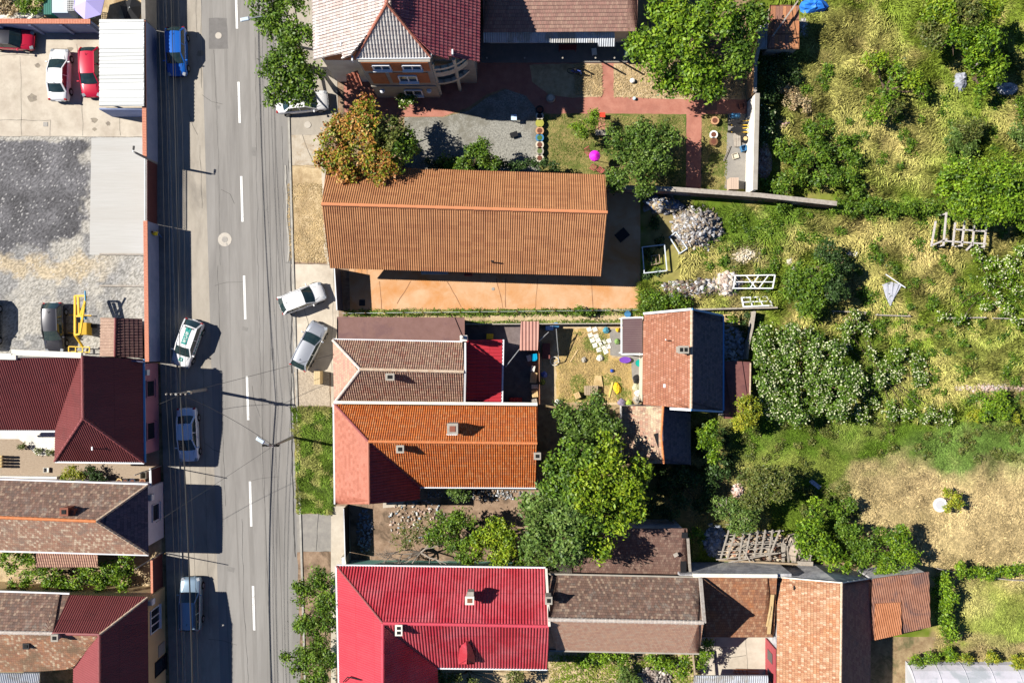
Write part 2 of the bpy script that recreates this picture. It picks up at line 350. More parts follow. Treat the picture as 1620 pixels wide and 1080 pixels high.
T_flat=mat('brown_membrane',(.17,.09,.075),(.2,.11,.095),1.5,.7,.3,6,c3=(.15,.08,.075),s3=.5)
T_red=tilemat('bright_red_sheet',[(.45,.03,.045),(.49,.036,.05)],1.0,1.1,.5,.75,(.38,.04,.05),.5,(.5,.7),row=False,jw=.04,fine=.15)
T_wht=tilemat('white_sheet',[(.56,.57,.56)],.33,-900,.4,.62,row=False,jw=.16,fine=.06)  # ribs lie along the sunlight, so their dark lines are put into colour
T_glare=tilemat('glare_pale_tile',[(.4,.34,.32),(.45,.4,.38),(.37,.28,.25)],.35,.36,.38,.5,(.45,.18,.14),.25,(.55,.75),row=False,spec=.6)  # sun glare on the west slope put into the pale tile colours
T_mtile=tilemat('wine_tile',[(.36,.1,.11),(.4,.13,.14),(.33,.08,.1)],.35,.36,.4,.6,row=False,spec=.5)
T_tin=mat('tin_sheet',(.42,.45,.5),(.55,.57,.6),1.5,.45,metal=.3,c3=(.35,.33,.3),s3=.5)
T_corr=mat('rust_brown_sheet',(.22,.1,.065),(.3,.15,.1),1.2,.8,c3=(.16,.09,.075),s3=.4,spec=.2)
T_corro=mat('rust_orange_sheet',(.33,.13,.06),(.42,.18,.09),1.5,.8,spec=.2)
M_cap=mat('ridge_orange',(.6,.24,.11),r=.6); M_capm=mat('ridge_maroon',(.24,.07,.07),r=.5); M_capo=mat('ridge_old',(.45,.3,.2),(.6,.5,.38),4,.85); M_capw=mat('ridge_mortar',(.6,.55,.5),(.4,.33,.28),5,.9)
M_capr=mat('ridge_raspberry',(.56,.07,.1),r=.45); M_capt=mat('ridge_tile_orange',(.56,.17,.05),(.62,.24,.1),4,.7); M_barge=mat('wood_trim',(.4,.15,.1),r=.6)
# ---------------- ground
def xt(x,y): return x+27/940*y
g=MB(); g.add([(-160,-160,0),(160,-160,0),(160,160,0),(-160,160,0)],[(0,1,2,3)]); tag(g.build('ground',M_soil),kind='structure')
Y0,Y1=-420,1500
def strip(name,xa,xb,z,m,y0=Y0,y1=Y1,h=0):
    return sheet(name,[(xt(xa,y0),y0),(xt(xb,y0),y0),(xt(xb,y1),y1),(xt(xa,y1),y1)],z,m,h=h)
strip('road_shoulder',262,320,.010,M_shoul); strip('road',318,452,.014,M_asph)
strip('pavement',238,261,.0,M_walk,h=.1)
strip('pavement_kerb',261,263.5,.0,M_kerb,h=.115)
strip('kerb',450.5,453.5,.0,M_kerb,h=.12)
strip('verge',453.5,540,.02,M_dirt,h=0)
# road patches, cracks, tyre streaks are worn into the surface
M_patch=mat('road_patch',(.145,.138,.132),(.185,.175,.17),2,.9,.3,50)
sheet('road_patch',[(331,29),(359,29),(361,78),(331,78)],.018,M_patch,.6,8)
M_strk=mat('tyre_streak',(.195,.184,.172),(.25,.237,.222),1.5,.85,st=(1,.1,1))
for k,(xa,w) in enumerate([(333,9),(352,6),(371,8),(392,6),(408,10),(428,7)]):
    pts=[];q=[]
    for y in range(Y0,Y1+1,60):
        dx=3*math.sin(y/170+k); ww=w*(.6+.4*math.sin(y/230+k*2)); pts.append((xt(xa+dx-ww/2,y),y)); q.append((xt(xa+dx+ww/2,y),y))
    sheet('road_wear',pts+q[::-1],.0155+.0004*k,M_strk)
M_crk=mat('crack_sealant',(.05,.048,.045),(.09,.085,.08),4,.8)
def crack(pts,w,seed=0,z=.0205,m=None,nm='road_crack'):
    rr=random.Random(seed); L=[];Q=[];o=0
    P=[W(*p) for p in pts]
    for i in range(len(P)-1):
        d=P[i+1]-P[i]; n=Vector((-d.y,d.x,0)).normalized(); k=max(1,int(d.length/.5))
        for j in range(k+(i==len(P)-2)):
            p=P[i]+d*j/k; o=o*.8+rr.uniform(-.05,.05); ww=w*rr.uniform(.5,1.2)/2; L.append(p+n*(o+ww));Q.append(p+n*(o-ww))
    mb=MB(); a=L+Q[::-1]; n_=len(L); mb.add([(p.x,p.y,z) for p in L]+[(p.x,p.y,z) for p in Q],[(i,i+1,n_+i+1,n_+i) for i in range(n_-1)]); tag(mb.build(nm,m or M_crk),kind='structure')
for k,(a,b) in enumerate([((310,0),(311,60)),((339,80),(347,240)),((318,-60),(318,140)),((347,240),(348,420)),((317,230),(320,330)),((404,60),(409,420)),((409,420),(416,700)),((415,700),(430,1080)),((322,560),(333,1000)),((345,420),(357,800)),((446,200),(452,470)),((383,820),(392,1080))]):
    crack([a,((a[0]+b[0])/2+R.uniform(-1.5,1.5),(a[1]+b[1])/2),b],.022 if k<9 else .03,k)
for k,(y0,y1) in enumerate([(-25,46),(130,195),(279,351),(436,505),(595,664),(761,832),(926,996),(-190,-120),(1090,1160)]):
    x=374.5+ (y0-20)/940*27; x1=374.5+(y1-20)/940*27
    sheet('lane_marking',[(x-1.8,y0),(x+1.8,y0),(x1+1.8,y1),(x1-1.8,y1)],.026,M_paint)
def disc(name,px,py,r,z,m,label=None,cat=None,hole=None,h=.02):
    mb=MB(); c=W(px,py); mb.lathe((c.x,c.y,0),[(r/S,z-.01),(r/S*.98,z+h),(.02,z+h)],20); 
    return tag(mb.build(name,m),label,cat)
M_iron=mat('pale_iron',(.42,.38,.33),(.5,.46,.4),6,.7); M_iron2=mat('grey_iron',(.27,.25,.23),(.33,.31,.28),6,.6)
disc('manhole_cover',346,57,5.2,.02,M_iron,'small pale round manhole cover in the dark road patch','manhole cover')
o=thing('manhole_cover',W(356,379),'large round manhole with a wide concrete collar in the left lane','manhole cover')
mb=MB(); c=W(356,379); mb.lathe((c.x,c.y,0),[(.63,.01),(.62,.03),(.02,.03)],24); mb.build('collar',M_iron,o)
mb=MB(); mb.lathe((c.x,c.y,0),[(.27,.03),(.26,.045),(.02,.045)],18); mb.build('lid',M_iron2,o); mb=MB(); mb.box((c.x+.18,c.y-.42,.033),(.12,.2,.01),.7); mb.build('lifting_notch',M_iron2,o)
disc('manhole_cover',487,198,5.5,.05,M_iron,'pale round manhole cover in the verge below the white saloon','manhole cover')
# east verge
def V(name,x0,x1,y0,y1,z,m,jit=.8): return sheet(name,[(xt(x0,y0),y0),(xt(x1,y0),y0),(xt(x1,y1),y1),(xt(x0,y1),y1)],z,m,jit,10)
V('driveway',453.5,530,-120,214,.034,M_shoul,0); V('verge_soil',453.5,505,214,262,.035,mat('dusty_soil',(.4,.34,.26),(.5,.44,.36),1.5,.95,.6,12,c3=(.33,.25,.17),s3=.5),.8); V('verge_soil',453.5,512,262,414,.037,M_sand,1.2)
V('driveway',449.5,522,418,588,.037,M_conc,.5); V('verge_gravel',449,504,588,642,.039,mat('speckled_gravel',(.26,.21,.16),(.5,.42,.32),9,.95,.8,20),.8)
V('verge_grass',446,506,644,812,.041,M_lawn,1); V('driveway',446,506,812,872,.037,M_walk,.6); V('verge_soil',446,512,872,1200,.037,M_dirt,1)
sheet('footpath',[(509,262),(517,262),(538,420),(531,500),(530,640),(530,800),(552,800),(556,895),(533,895),(531,1100),(524,1100),(524,640),(523,430),(513,400)],.046,M_conc,.3,14)
for a,b in (((527,418),(525,588)),((478,214),(497,262)),((452,415),(530,420)),((505,812),(500,870)),((462,262),(514,268)),((480,480),(500,560))): crack([a,b],.03,int(a[0]),.052)
for a,b in (((452,262),(456,414)),((462,590),(464,640))): crack([a,b],.16,int(a[0]),.053,M_kerb,'kerb_stones')
crack([(458,230),(461,700),(467,880)],.07,3,.05,M_crk)
# west yards

sheet('yard_concrete',[(-250,45),(245,45),(245,217),(-250,215)],.012,M_conc)

sheet('concrete_slab',[(145,218),(238,218),(238,404),(142,403)],.02,M_slab,.4,14)
for a,b in (((0,215),(228,217)),((33,90),(35,215)),((130,120),(132,215)),((80,190),(80,215)),((190,185),(191,215)),((0,88),(60,88)),((122,70),(124,88)),((0,190),(80,190))): crack([a,b],.03,int(a[0]+a[1]),.018)
for k,(px,py,w,h_,a) in enumerate(((402,240,7,14,.1),(388,520,9,6,.3),(352,640,10,12,.0),(430,560,6,18,.05),(365,900,12,7,.2),(420,330,5,9,.4),(345,170,5,5,.3))):
    c_=math.cos(a)/2;s_=math.sin(a)/2; sheet('road_patch',[(px+x*w*c_-y*h_*s_,py+x*w*s_+y*h_*c_) for x,y in((-1,-1),(1,-1),(1,1),(-1,1))],.0192+k*.0002,mat('old_patch',(.19,.18,.17),(.235,.225,.21),2,.9,.3,50),.3,5)
for k,(a,b_) in enumerate((((320,150),(352,166)),((340,452),(384,446)),((322,700),(350,716)),((398,760),(440,752)),((350,300),(372,322)),((330,1010),(375,1020)),((400,610),(412,660)),((300,180),(312,214)))): crack([a,((a[0]+b_[0])/2+R.uniform(-4,4),(a[1]+b_[1])/2+R.uniform(-4,4)),b_],.03,k+60)
M_stain=mat('oil_stain',(.2,.17,.14),(.3,.26,.2),2,.9)
for px,py,rx,ry in ((52,156,9,8),(60,104,5,4),(172,196,5,4),(150,190,7,5),(112,78,6,4),(150,205,4,3),(318,85,8,5)):
    sheet('stain',[(px+rx*math.cos(a)*R.uniform(.6,1.1),py+ry*math.sin(a)*R.uniform(.6,1.1)) for a in [i*.5 for i in range(12)]],.0165+R.random()*.001,M_stain)
mb=MB(); mb.box(W(72.5,197)+Vector((0,0,.02)),(.4,.4,.04)); tag(mb.build('drain_grate',M_iron2),'small square dark drain grate in the pale concrete yard','drain grate')
sheet('neighbour_yard',[(-250,-300),(246,-300),(246,34),(-250,33)],.010,M_sand,0)
sheet('courtyard_paving',[(-250,640),(252,640),(252,775),(-250,775)],.012,M_brkp)
sheet('white_path',[(-250,680),(92,680),(92,720),(58,720),(45,705),(30,694),(-250,694)],.02,M_wpl,0)
sheet('garden_soil',[(-250,840),(256,840),(256,960),(-250,960)],.012,M_sand)
# big house garden
sheet('red_paving',[(540,60),(760,60),(760,100),(1182,100),(1182,190),(870,181),(845,172),(800,140),(770,150),(742,170),(700,185),(612,185),(520,175)],.012,M_redp)
sheet('gravel_circle',[(640,186),(700,186),(742,176),(770,155),(800,141),(832,152),(850,175),(854,200),(852,262),(856,290),(640,290)],.016,M_grey,.5,8)
sheet('garden_lawn',[(855,181),(905,180),(1085,181),(1085,306),(855,290)],.018,M_lawn,.6,10)
sheet('garden_lawn',[(1110,181),(1152,181),(1150,306),(1110,306)],.019,M_lawn,.6,10)
sheet('sandy_bed',[(838,103),(909,101),(952,101),(952,153),(905,155),(868,150),(842,130)],.02,M_sand,.6,8)
sheet('sandy_bed',[(971,101),(1190,101),(1190,158),(1050,157),(971,153)],.021,M_sand,.6,8)
sheet('porch_floor',[(760,40),(1006,40),(1006,100),(760,100)],0,mat('porch_tiles',(.16,.15,.14),(.22,.2,.18),1.5,.7),h=.14)
sheet('concrete_strip',[(1152,180),(1185,180),(1180,308),(1145,308)],.022,M_walk,.8,8)
sheet('red_path',[(941,181),(957,181),(958,209),(942,209)],.024,M_redp)
sheet('red_path',[(1086,178),(1110,178),(1108,306),(1085,306)],.026,M_redp)
sheet('dark_slab',[(1115,161),(1134,161),(1134,175),(1115,175)],.03,mat('brown_slab',(.2,.12,.09)))
# orange yard and middle yards
sheet('orange_yard',[(536,300),(1013,300),(1013,488),(700,490),(541,494)],.012,M_oran,0)
for a,b in (((601,445),(603,488)),((650,445),(628,480)),((708,445),(730,486)),((785,440),(795,488)),((800,440),(801,486)),((850,440),(848,486)),((935,440),(938,486))): crack([a,b],.06,int(a[0]),.018,mat('joint',(.22,.1,.05)),'yard_joint')
sheet('sandy_strip',[(541,495),(1013,488),(1016,516),(541,512)],.015,M_sand,.8,12)
sheet('back_yard_dirt',[(735,512),(1016,512),(1016,640),(735,640)],.013,M_sand,.5,12)
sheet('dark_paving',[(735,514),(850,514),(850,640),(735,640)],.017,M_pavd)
sheet('grassy_dirt',[(880,520),(965,520),(968,566),(1000,568),(1000,636),(880,636)],.019,mat('straw_ground',(.42,.27,.09),(.55,.4,.18),2.5,.95,.8,9,c3=(.22,.2,.05),s3=.5,t3=(.5,.64)),1,10)
sheet('concrete_apron',[(965,520),(1017,520),(1017,600),(1000,600),(998,566),(965,562)],.021,M_walk,.4)
sheet('rubbish_ground',[(552,770),(860,770),(860,895),(552,895)],.014,M_dirt)
sheet('concrete_apron',[(606,788),(640,785),(640,800),(606,803)],.02,M_conc)
sheet('lower_garden_soil',[(868,1030),(1112,1030),(1112,1200),(690,1200),(690,1056),(868,1056)],.014,M_sand,.5)
sheet('beige_paving',[(1105,985),(1235,985),(1235,1200),(1105,1200)],.016,M_conc,0)
for a,b in (((1132,1010),(1132,1070)),((1120,1040),(1180,1036)),((1180,1010),(1181,1068)),((1110,1022),(1150,1022))): crack([a,b],.04,int(a[0]),.02)
# ---------------- buildings
def add_meter(b,A,B,t,z0,z1,w=.03):
    o=b.panel(A,B,t,t+w,z0,z1,M_steel,'air_conditioner',.3); f=b.pt(A,B,t+w/2,(z0+z1)/2,.31)[0]; mb=MB(); mb.box(f,(.05,.5,.5)); mb.build('fan_grille',M_pvc,o)
# maroon hipped house (west)
b=Bld('maroon_roof_house','house with a dark maroon sheet metal roof, hipped toward the street, above a mauve wall','house',
 dict(A=(131,563,7.45),B=(132,661,7.45),C=(87,729,4.1),D=(228,731,4.1),E=(226,568,4.1),G=(90,566,4.5),I=(88,680,4.1),X=(-70,567,7.0),Y=(-70,680,4.1)),
 [('D E A B',T_mar,'low',0),('C D B',T_mar,'wave',0),('C G A B',T_mar,'fine',0,'west_roof')],M_mauve,.5)
b.ridge(['A B','B C','B D'],M_capm,.12,.6); b.gutter(['C D'],M_gut); b.gutter(['D E'],M_bgut)
for t0,t1 in((.19,.37),(.66,.85)): b.window('E','D',t0,t1,1.0,2.5,M_mauve,M_glass,0,out=.02)
add_meter(b,'E','D',.07,2.4,3.0,.05)
mb=MB(); roofplane(mb,[W(-70,680,4.2),W(88,680,4.2),W(130,566,7.25),W(-70,567,7.2)],'wave',0); mb.build('wing_roof',T_mar,b.root)
mb=MB(); q=[W(-70,566,6.9),W(128,566,6.9),W(88,674,4.1),W(-70,674,4.1)]; mb.add([(p.x,p.y,0) for p in q]+q,[(0,1,5,4),(1,2,6,5),(2,3,7,6),(3,0,4,7)]); mb.build('wing_wall',M_wpl,b.root)
mb=MB(); mb.bar(W(20,557,7.3),W(130,562,7.3),.45,.3); mb.bar(W(-70,562,7.3),W(27,564,7.3),.5,.3); mb.build('parapet',M_wpl,b.root)
mb=MB(); mb.bar(W(-70,682,4.1),W(88,682,4.1),.16,.14); mb.build('gutter',M_gut,b.root)
mb=MB(); mb.bar(W(130,563,5.6),W(228,572,4.15),.12,.7); mb.build('parapet',mat('parapet_shade',(.1,.1,.16),r=.6),b.root)  # dark blue of the parapet's shadow side put into the colour
mb=MB(); mb.tube([W(145,709,5.2),W(145,709,6.0)],.05,6);mb.bar(W(145,709,5.95),W(147,709,5.95),.3,.1); mb.build('vent_pipe',M_pvc,b.root)
# old tile house (west, middle)
b=Bld('old_tile_house','old brown clay tile house with a white street wall and a red brick chimney','house',
 dict(A=(-70,757,4.1),B=(234,767,4.1),C=(235,876,4.1),D=(-70,868,4.1),R=(153,824,6.8),Q=(-70,815,6.8)),
 [('A B R Q',T_old,'flat',.26),('C D Q R',T_oldred,'flat',.26,'south_roof'),('B C R',T_shade,'flat',.28,'street_roof')],M_lilac,.45)
b.ridge(['Q R'],M_capt,.14,.45); b.ridge(['R B','R C'],M_capo,.12,.4,'hip_cap'); b.gutter(['C D','A B'],M_gut)
b.window('B','C',.33,.62,1.1,2.4,M_lilac,M_glass,0,out=.02); add_meter(b,'B','C',.12,2.5,3.2,.1)
chimney(b,102,809,6.9,.55,.55,1.4,M_brick); 
mb=MB(); mb.box(W(111,809,6.3),(1.0,.45,.7)); mb.build('chimney_base',M_brick,b.root)
mb=MB(); roofplane(mb,[W(58,896,2.6),W(155,896,2.6),W(155,868,3.2),W(58,868,3.2)],'fine',.3); 
o=thing('tiled_lean_to',W(105,885),'narrow pinkish tiled lean-to roof along the garden side of the old brown tile house','lean-to'); 
me=mb.build('roof',T_bpink,o); 
for x in(62,105,150): mb=MB(); mb.bar(W(x,894,0),W(x,894,2.6),.12); mb.build('post',M_wood,o)
# bottom-left house
b=Bld('maroon_and_tile_house','corner house with a maroon metal street roof and old clay tile roofs, beige wall below','house',
 dict(N1=(-70,934,4.3),N2=(110,940,4.3),E1=(234,944,4.4),E2=(236,1160,4.4),S1=(115,1160,4.4),V1=(117,1053,4.4),P=(158,1003,7.15),P2=(158,1160,7.15),M=(84,1001,6.9),Q=(-70,998,6.9),S3=(-70,1062,4.5),S4=(60,1062,4.5)),
 [('N1 N2 M Q',T_old,'flat',.26,'tile_roof'),('N2 E1 P M',T_mar,'wave',0,'metal_roof'),('E1 E2 P2 P',T_mar,'low',0,'street_roof'),('S1 V1 P P2',T_ras2:=mat('red_sheet',(.2,.045,.05),(.23,.055,.06),1,.5),'fine',0,'inner_roof'),('V1 S4 S3 Q M P',T_mott,'flat',.26,'south_tile_roof')],M_beige,.45)
b.ridge(['M P','P P2'],M_capm,.13,.6); b.ridge(['P E1'],M_capo,.1,.5,'hip_cap'); b.ridge(['Q M'],M_capw,.16,.35,'mortar_ridge'); b.gutter(['N1 N2'],M_gut)
b.window('E1','E2',.12,.31,1.3,3.0,M_pvc,M_glass,2); add_meter(b,'E1','E2',.02,2.6,3.5,.035); b.panel('E1','E2',.46,.56,.3,1.5,M_cem,'vent_grille',.05); b.window('E1','E2',.58,.7,.2,2.2,M_blk,M_glass,0)
chimney(b,87,1008,7.4,.45,.45,1.0,M_cem); chimney(b,42,1021,6.3,.4,.35,.4,M_blk)
mb=MB(); roofplane(mb,[W(-70,1100,3),W(63,1100,3),W(63,1064,3.6),W(-70,1064,3.6)],'wave'); 
tag(mb.build('tin_roof_shed',T_tin),'pale corrugated tin roof at the lower left corner below the tile roof','shed')
# carport and street wall
o=thing('white_roof_carport',W(194,100),'carport with a white ribbed metal roof over the red hatchback','carport')
mb=MB(); roofplane(mb,[W(157.5,168,2.7),W(157.5,31,2.7),W(228,31,2.85),W(228,168,2.85)],'trap',pitch=.33); mb.build('roof',T_wht,o)
for y in(40,100,162): mb=MB(); mb.bar(W(163,y,0),W(163,y,2.6),.12); mb.bar(W(163,y,2.58),W(228,y,2.7),.1); mb.build('post',M_steel,o)
def wall(name,label,pts,h,w,m,capm=None,capw=.4,cat='wall',kind=None,capseg=0,capname='coping'):
    o=thing(name,W(*pts[0]),label,cat); mb=MB(); cb=MB()
    for a,b_ in zip(pts[:-1],pts[1:]):
        A=W(*a);B=W(*b_); mb.bar(A+Vector((0,0,h/2)),B+Vector((0,0,h/2)),h,w) if False else mb.box((A+B)/2+Vector((0,0,h/2)),((B-A).length,w,h),math.atan2(B.y-A.y,B.x-A.x))
        if capm:
            rz=math.atan2(B.y-A.y,B.x-A.x)
            if capseg:
                L=(B-A).length;k=int(L/capseg)
                for i in range(k):
                    c=A+(B-A)*((i+.5)/k); cb.box(c+Vector((0,0,h+.05)),(L/k*.86,capw,.1),rz)
            cb.box((A+B)/2+Vector((0,0,h+.03)),((B-A).length,capw*.96,.06),rz)
    mb.build('wall_body',m,o)
    if capm: cb.build(capname,capm,o)
    return o
M_capb=mat('brick_coping',(.5,.17,.1),(.6,.28,.19),8,.85)
wall('street_wall','blue rendered street wall with a red coping, north of the sliding gate beside the carport',[(247,50),(249,259)],2.4,.22,M_blue,M_capb,.36,capseg=.14)
wall('street_wall','blue rendered street wall with red coping, between sliding gate and maroon roof house',[(250,356),(252.5,571)],2.4,.22,M_blue,M_capb,.36,capseg=.14)
wall('street_wall','plain grey wall at the top left edge of the street above the carport',[(243,-200),(246.5,48)],2.4,.35,M_cem)
o=wall('yard_wall','blue yard wall with brick coping at the top left behind the red car',[(-130,50),(165,51)],2.3,.22,M_blue,M_capb,.42,capseg=.14)
for x in(20,70,118,160): mb=MB(); mb.box(W(x,53.5)+Vector((0,0,1.1)),(.25,.25,2.2)); mb.build('pilaster',M_blue,o)
wall('garage_wall','blue rendered back wall under the white carport roof',[(178,184),(246,184)],2.3,.15,M_blue)
# sliding gate
o=thing('sliding_gate',W(249,305),'dark maroon sliding gate with a lattice top between the two blue street walls','gate')
mb=MB(); A=W(248.5,260);B=W(249.5,355); mb.box((A+B)/2+Vector((0,0,1.05)),(.06,abs(A.y-B.y),1.9)); mb.build('panel',M_gate,o)
mb=MB(); n=24
for i in range(n):
    y0=A.y+(B.y-A.y)*i/n;y1=A.y+(B.y-A.y)*(i+1)/n
    mb.bar((A.x,y0,2.0),(A.x,y1,2.35),.03);mb.bar((A.x,y1,2.0),(A.x,y0,2.35),.03)
mb.bar((A.x,A.y,2.38),(A.x,B.y,2.38),.05); mb.build('lattice',M_galv,o)
# gates between west houses
wall('courtyard_gate','low dark gate closing the courtyard between the maroon roof house and the white walled house',[(253,735),(254,766)],1.9,.12,M_gate,M_pvc,.18)
wall('garden_gate','dark maroon gate beside the vine garden, between the white and the beige street walls',[(256,876),(257,938)],2.0,.12,M_gate,M_capb,.2)
wall('scalloped_edging','white scalloped garden wall along the brick courtyard',[(-60,752),(95,754)],.5,.2,M_wpl)
# brown tiled garden shed in the yard
b=Bld('tiled_shed','small shed with brown corrugated tiles between the yellow lift and the street wall','shed',
 dict(A=(160,502,2.6),B=(159,564,2.6),C=(226,566,2.5),D=(225,504,2.5),R=(183,503,3.6),Q=(182,564,3.6)),
 [('A B Q R',tilemat('lit_brown_tile',[(.33,.22,.17),(.38,.26,.2)],.3,.3,joint=.8),'rib',.3),('C D R Q',tilemat('shaded_brown_tile',[(.14,.07,.07),(.18,.1,.09)],.3,.3,joint=.8),'rib',.36,'east_roof')],M_cem,.2)  # one tile in two tones: west slope lit, east slope shaded by colour
b.ridge(['R Q'],M_capm,.1)
# ---- big unfinished house (top)
b=Bld('brick_villa','large unfinished brick house with glare-pale and wine red tiled roofs at the top','house',
 dict(W1=(490,93,8.3),W0=(489,-260,8.3),R0=(612,-260,12.4),A=(612,6,12.4),H1=(563,91,9.4),H2=(681,90,9.4),E1=(762,97,8.3),E0=(762,-260,8.3),n1=(547,97,9.0),n2=(546,69,9.6),m1=(707,97,9.0),m2=(706,79,9.6)),
 [('W0 W1 n2 n1 H1 A R0',T_glare,'rib',.36,'west_roof'),('E1 E0 R0 A H2 m1 m2',T_mtile,'rib',.36,'east_roof'),('H1 H2 A',tilemat('grey_pink_tile',[(.5,.45,.42),(.6,.56,.52)],.3,.36,.35,.9,row=False,spec=.5),'rib',.36,'front_hip_roof')],None,.4)
b.ridge(['R0 A','A H1','A H2'],M_barge,.13,.6); b.gutter(['H1 H2'],M_gut)
root=b.root
yb=155; bx0,bx1=598,697      # front bay on the ground
def gx(px,py=yb): return W(px,py)
def sbox(x0,x1,y0,y1,z0,z1,m,nm='wall',par=None,mb=None):
    A=W(x0,y0);B=W(x1,y1); q=mb or MB(); q.box(((A.x+B.x)/2,(A.y+B.y)/2,(z0+z1)/2),(abs(B.x-A.x),abs(A.y-B.y),z1-z0)); return q if mb else q.build(nm,m,par or root)
sbox(bx0,bx1,60,yb,0,9.3,M_cem,'bay_wall'); sbox(534,bx0,-200,130,0,8.2,M_wpl,'west_wall'); sbox(bx1,755,-200,132,0,7.7,M_cem,'east_wall')
Y=W(0,yb).y; X0=W(bx0,yb).x;X1=W(bx1,yb).x; mb=MB(); wB=X1-X0
def fp(s0,s1,z0,z1,m,nm,th=.05): q=MB(); q.box((X0+(s0+s1)/2*wB,Y-th/2,(z0+z1)/2),((s1-s0)*wB,th,z1-z0)); return q.build(nm,m,root)
fp(.03,.97,7.3,9.2,M_ter,'brick_infill'); fp(.06,.3,4.1,6.7,M_ter,'brick_infill'); fp(.36,.92,4.3,6.8,M_ter,'brick_infill')
def fw(s0,s1,z0,z1,d=.12):
    q=MB(); cx=X0+(s0+s1)/2*wB; ww=(s1-s0)*wB
    for z in(z0,z1): q.box((cx,Y-d,z),(ww,.12,.1))
    for s in(s0,(s0+s1)/2,s1): q.box((X0+s*wB,Y-d,(z0+z1)/2),(.1,.12,z1-z0-.1))
    q.box((cx,Y-d-.08,z0-.1),(ww+.2,.25,.08)); f=q.build('window',M_pvc,root); g_=MB(); g_.box((cx,Y-d+.03,(z0+z1)/2),(ww-.05,.03,z1-z0-.05)); g_.build('pane',M_glass,f)
fw(.18,.42,7.9,8.8);fw(.6,.86,7.9,8.8);fw(.48,.74,4.9,6.3);fw(.48,.74,1.2,2.5)
fp(.0,.98,3.2,3.5,M_cem,'string_course',.1)
for s,nm in((.14,1),(.86,1)):
    q=MB(); q.lathe((X0+s*wB,Y-.12,2.4),[(.2,-.1),(.22,0),(.15,.1)],12); q.build('wall_lamp',M_pvc,root)
q=MB(); yw=W(0,130.5).y; xa=W(536,0).x; xb=W(597,0).x; q.box(((xa+xb)/2,yw-.03,6.9),(xb-xa-.3,.06,2.1)); q.build('brick_infill',M_ter,root)
q=MB(); roofplane(q,[W(549,143,3.1),W(574,135,3.1),W(566,112,3.9),W(548,119,3.9)],'rib',.36,pitch=.34); q.build('canopy_roof',T_pinktile,root)
# curved balcony
q=MB(); c=W(697,118); pts=[]
for k in range(9):
    a=math.pi*.5*k/8; pts.append((c.x+math.sin(a)*3.2,c.y-math.cos(a)*2.3+.5))
for z0,z1,w in((6.6,7.0,.25),(5.0,6.0,.2),(3.1,3.5,.3)):
    q=MB()
    for p,r_ in zip(pts[:-1],pts[1:]): q.box(((p[0]+r_[0])/2,(p[1]+r_[1])/2,(z0+z1)/2),(math.dist(p,r_)+.1,w,z1-z0),math.atan2(r_[1]-p[1],r_[0]-p[0]))
    q.build('balcony_rail' if z0>3.2 else 'balcony_slab',M_cream,root)
for k in(0,3,6,8): q=MB(); q.tube([(pts[k][0],pts[k][1],0),(pts[k][0],pts[k][1],8.0)],.15,8); q.build('column',M_cream,root)
q=MB(); q.prism([(c.x,c.y)]+pts,3.15,3.3); q.build('balcony_floor',M_cem,root)
for x,y in((558,94),(682,86),(540,71),(716,84)): q=MB(); q.box(W(x,y,9.3),(.12,.4,.5)); q.build('downpipe_bracket',M_gut,root)
# annex with old tiles and tin porch
b=Bld('tiled_annex','long low building with reddish clay tiles and tin porch, right of the brick house','house',
 dict(A=(764,52,4.0),B=(1008,50,4.0),C=(1011,-120,7.4),D=(764,-120,7.4)),
 [('A B C D',tilemat('annex_tile',[(.32,.19,.15),(.4,.25,.19),(.28,.16,.13),(.36,.2,.16)],.2,.3,.8,.55),'flat',.3)],M_cream,.5)
q=MB(); roofplane(q,[W(764,68,2.9),W(946,68,2.9),W(946,51,3.3),W(764,51,3.3)],'wave',pitch=.2); roofplane(q,[W(946,74,2.75),W(973,74,2.75),W(972,51,3.3),W(946,51,3.3)],'wave',pitch=.2); q.build('porch_roof',T_tin,b.root)
for x in(770,830,890,942,972): q=MB(); q.tube([W(x,92,.1),W(x,92,2.7)],.08,6); q.build('porch_post',M_cem,b.root)
# ---- orange hall
b=Bld('orange_metal_hall','long hall with a ribbed orange metal gable roof above the orange concrete yard','house',
 dict(A=(517,262,3.2),B=(957,277,3.2),R2=(961,336,6.2),R1=(509,323,6.2),C=(522,424,3.2),D=(951,437,3.2)),
 [('A B R2 R1',T_ora,'wave',0),('D C R1 R2',T_ora,'wave',0,'south_roof')],M_cream,.9)
b.ridge(['R1 R2'],M_cap,.16,1.5)
q=MB(); q.tube([W(780,416,3.6),W(780,413,4.3)],.06,6); q.box(W(779,413,4.35),(.3,.1,.1)); q.build('flue_pipe',M_blk,b.root)
for s in(.32,.45): b.window('C','D',s,s+.12,.9,2.2,M_pvc,M_glass,2)
wall('yard_gate_wall','dark blue solid gate and wall closing the street end of the orange yard',[(538,426),(542,492)],2.3,.12,mat('navy_sheet',(.05,.055,.09),(.07,.075,.11),2,.6),M_gut,.1)
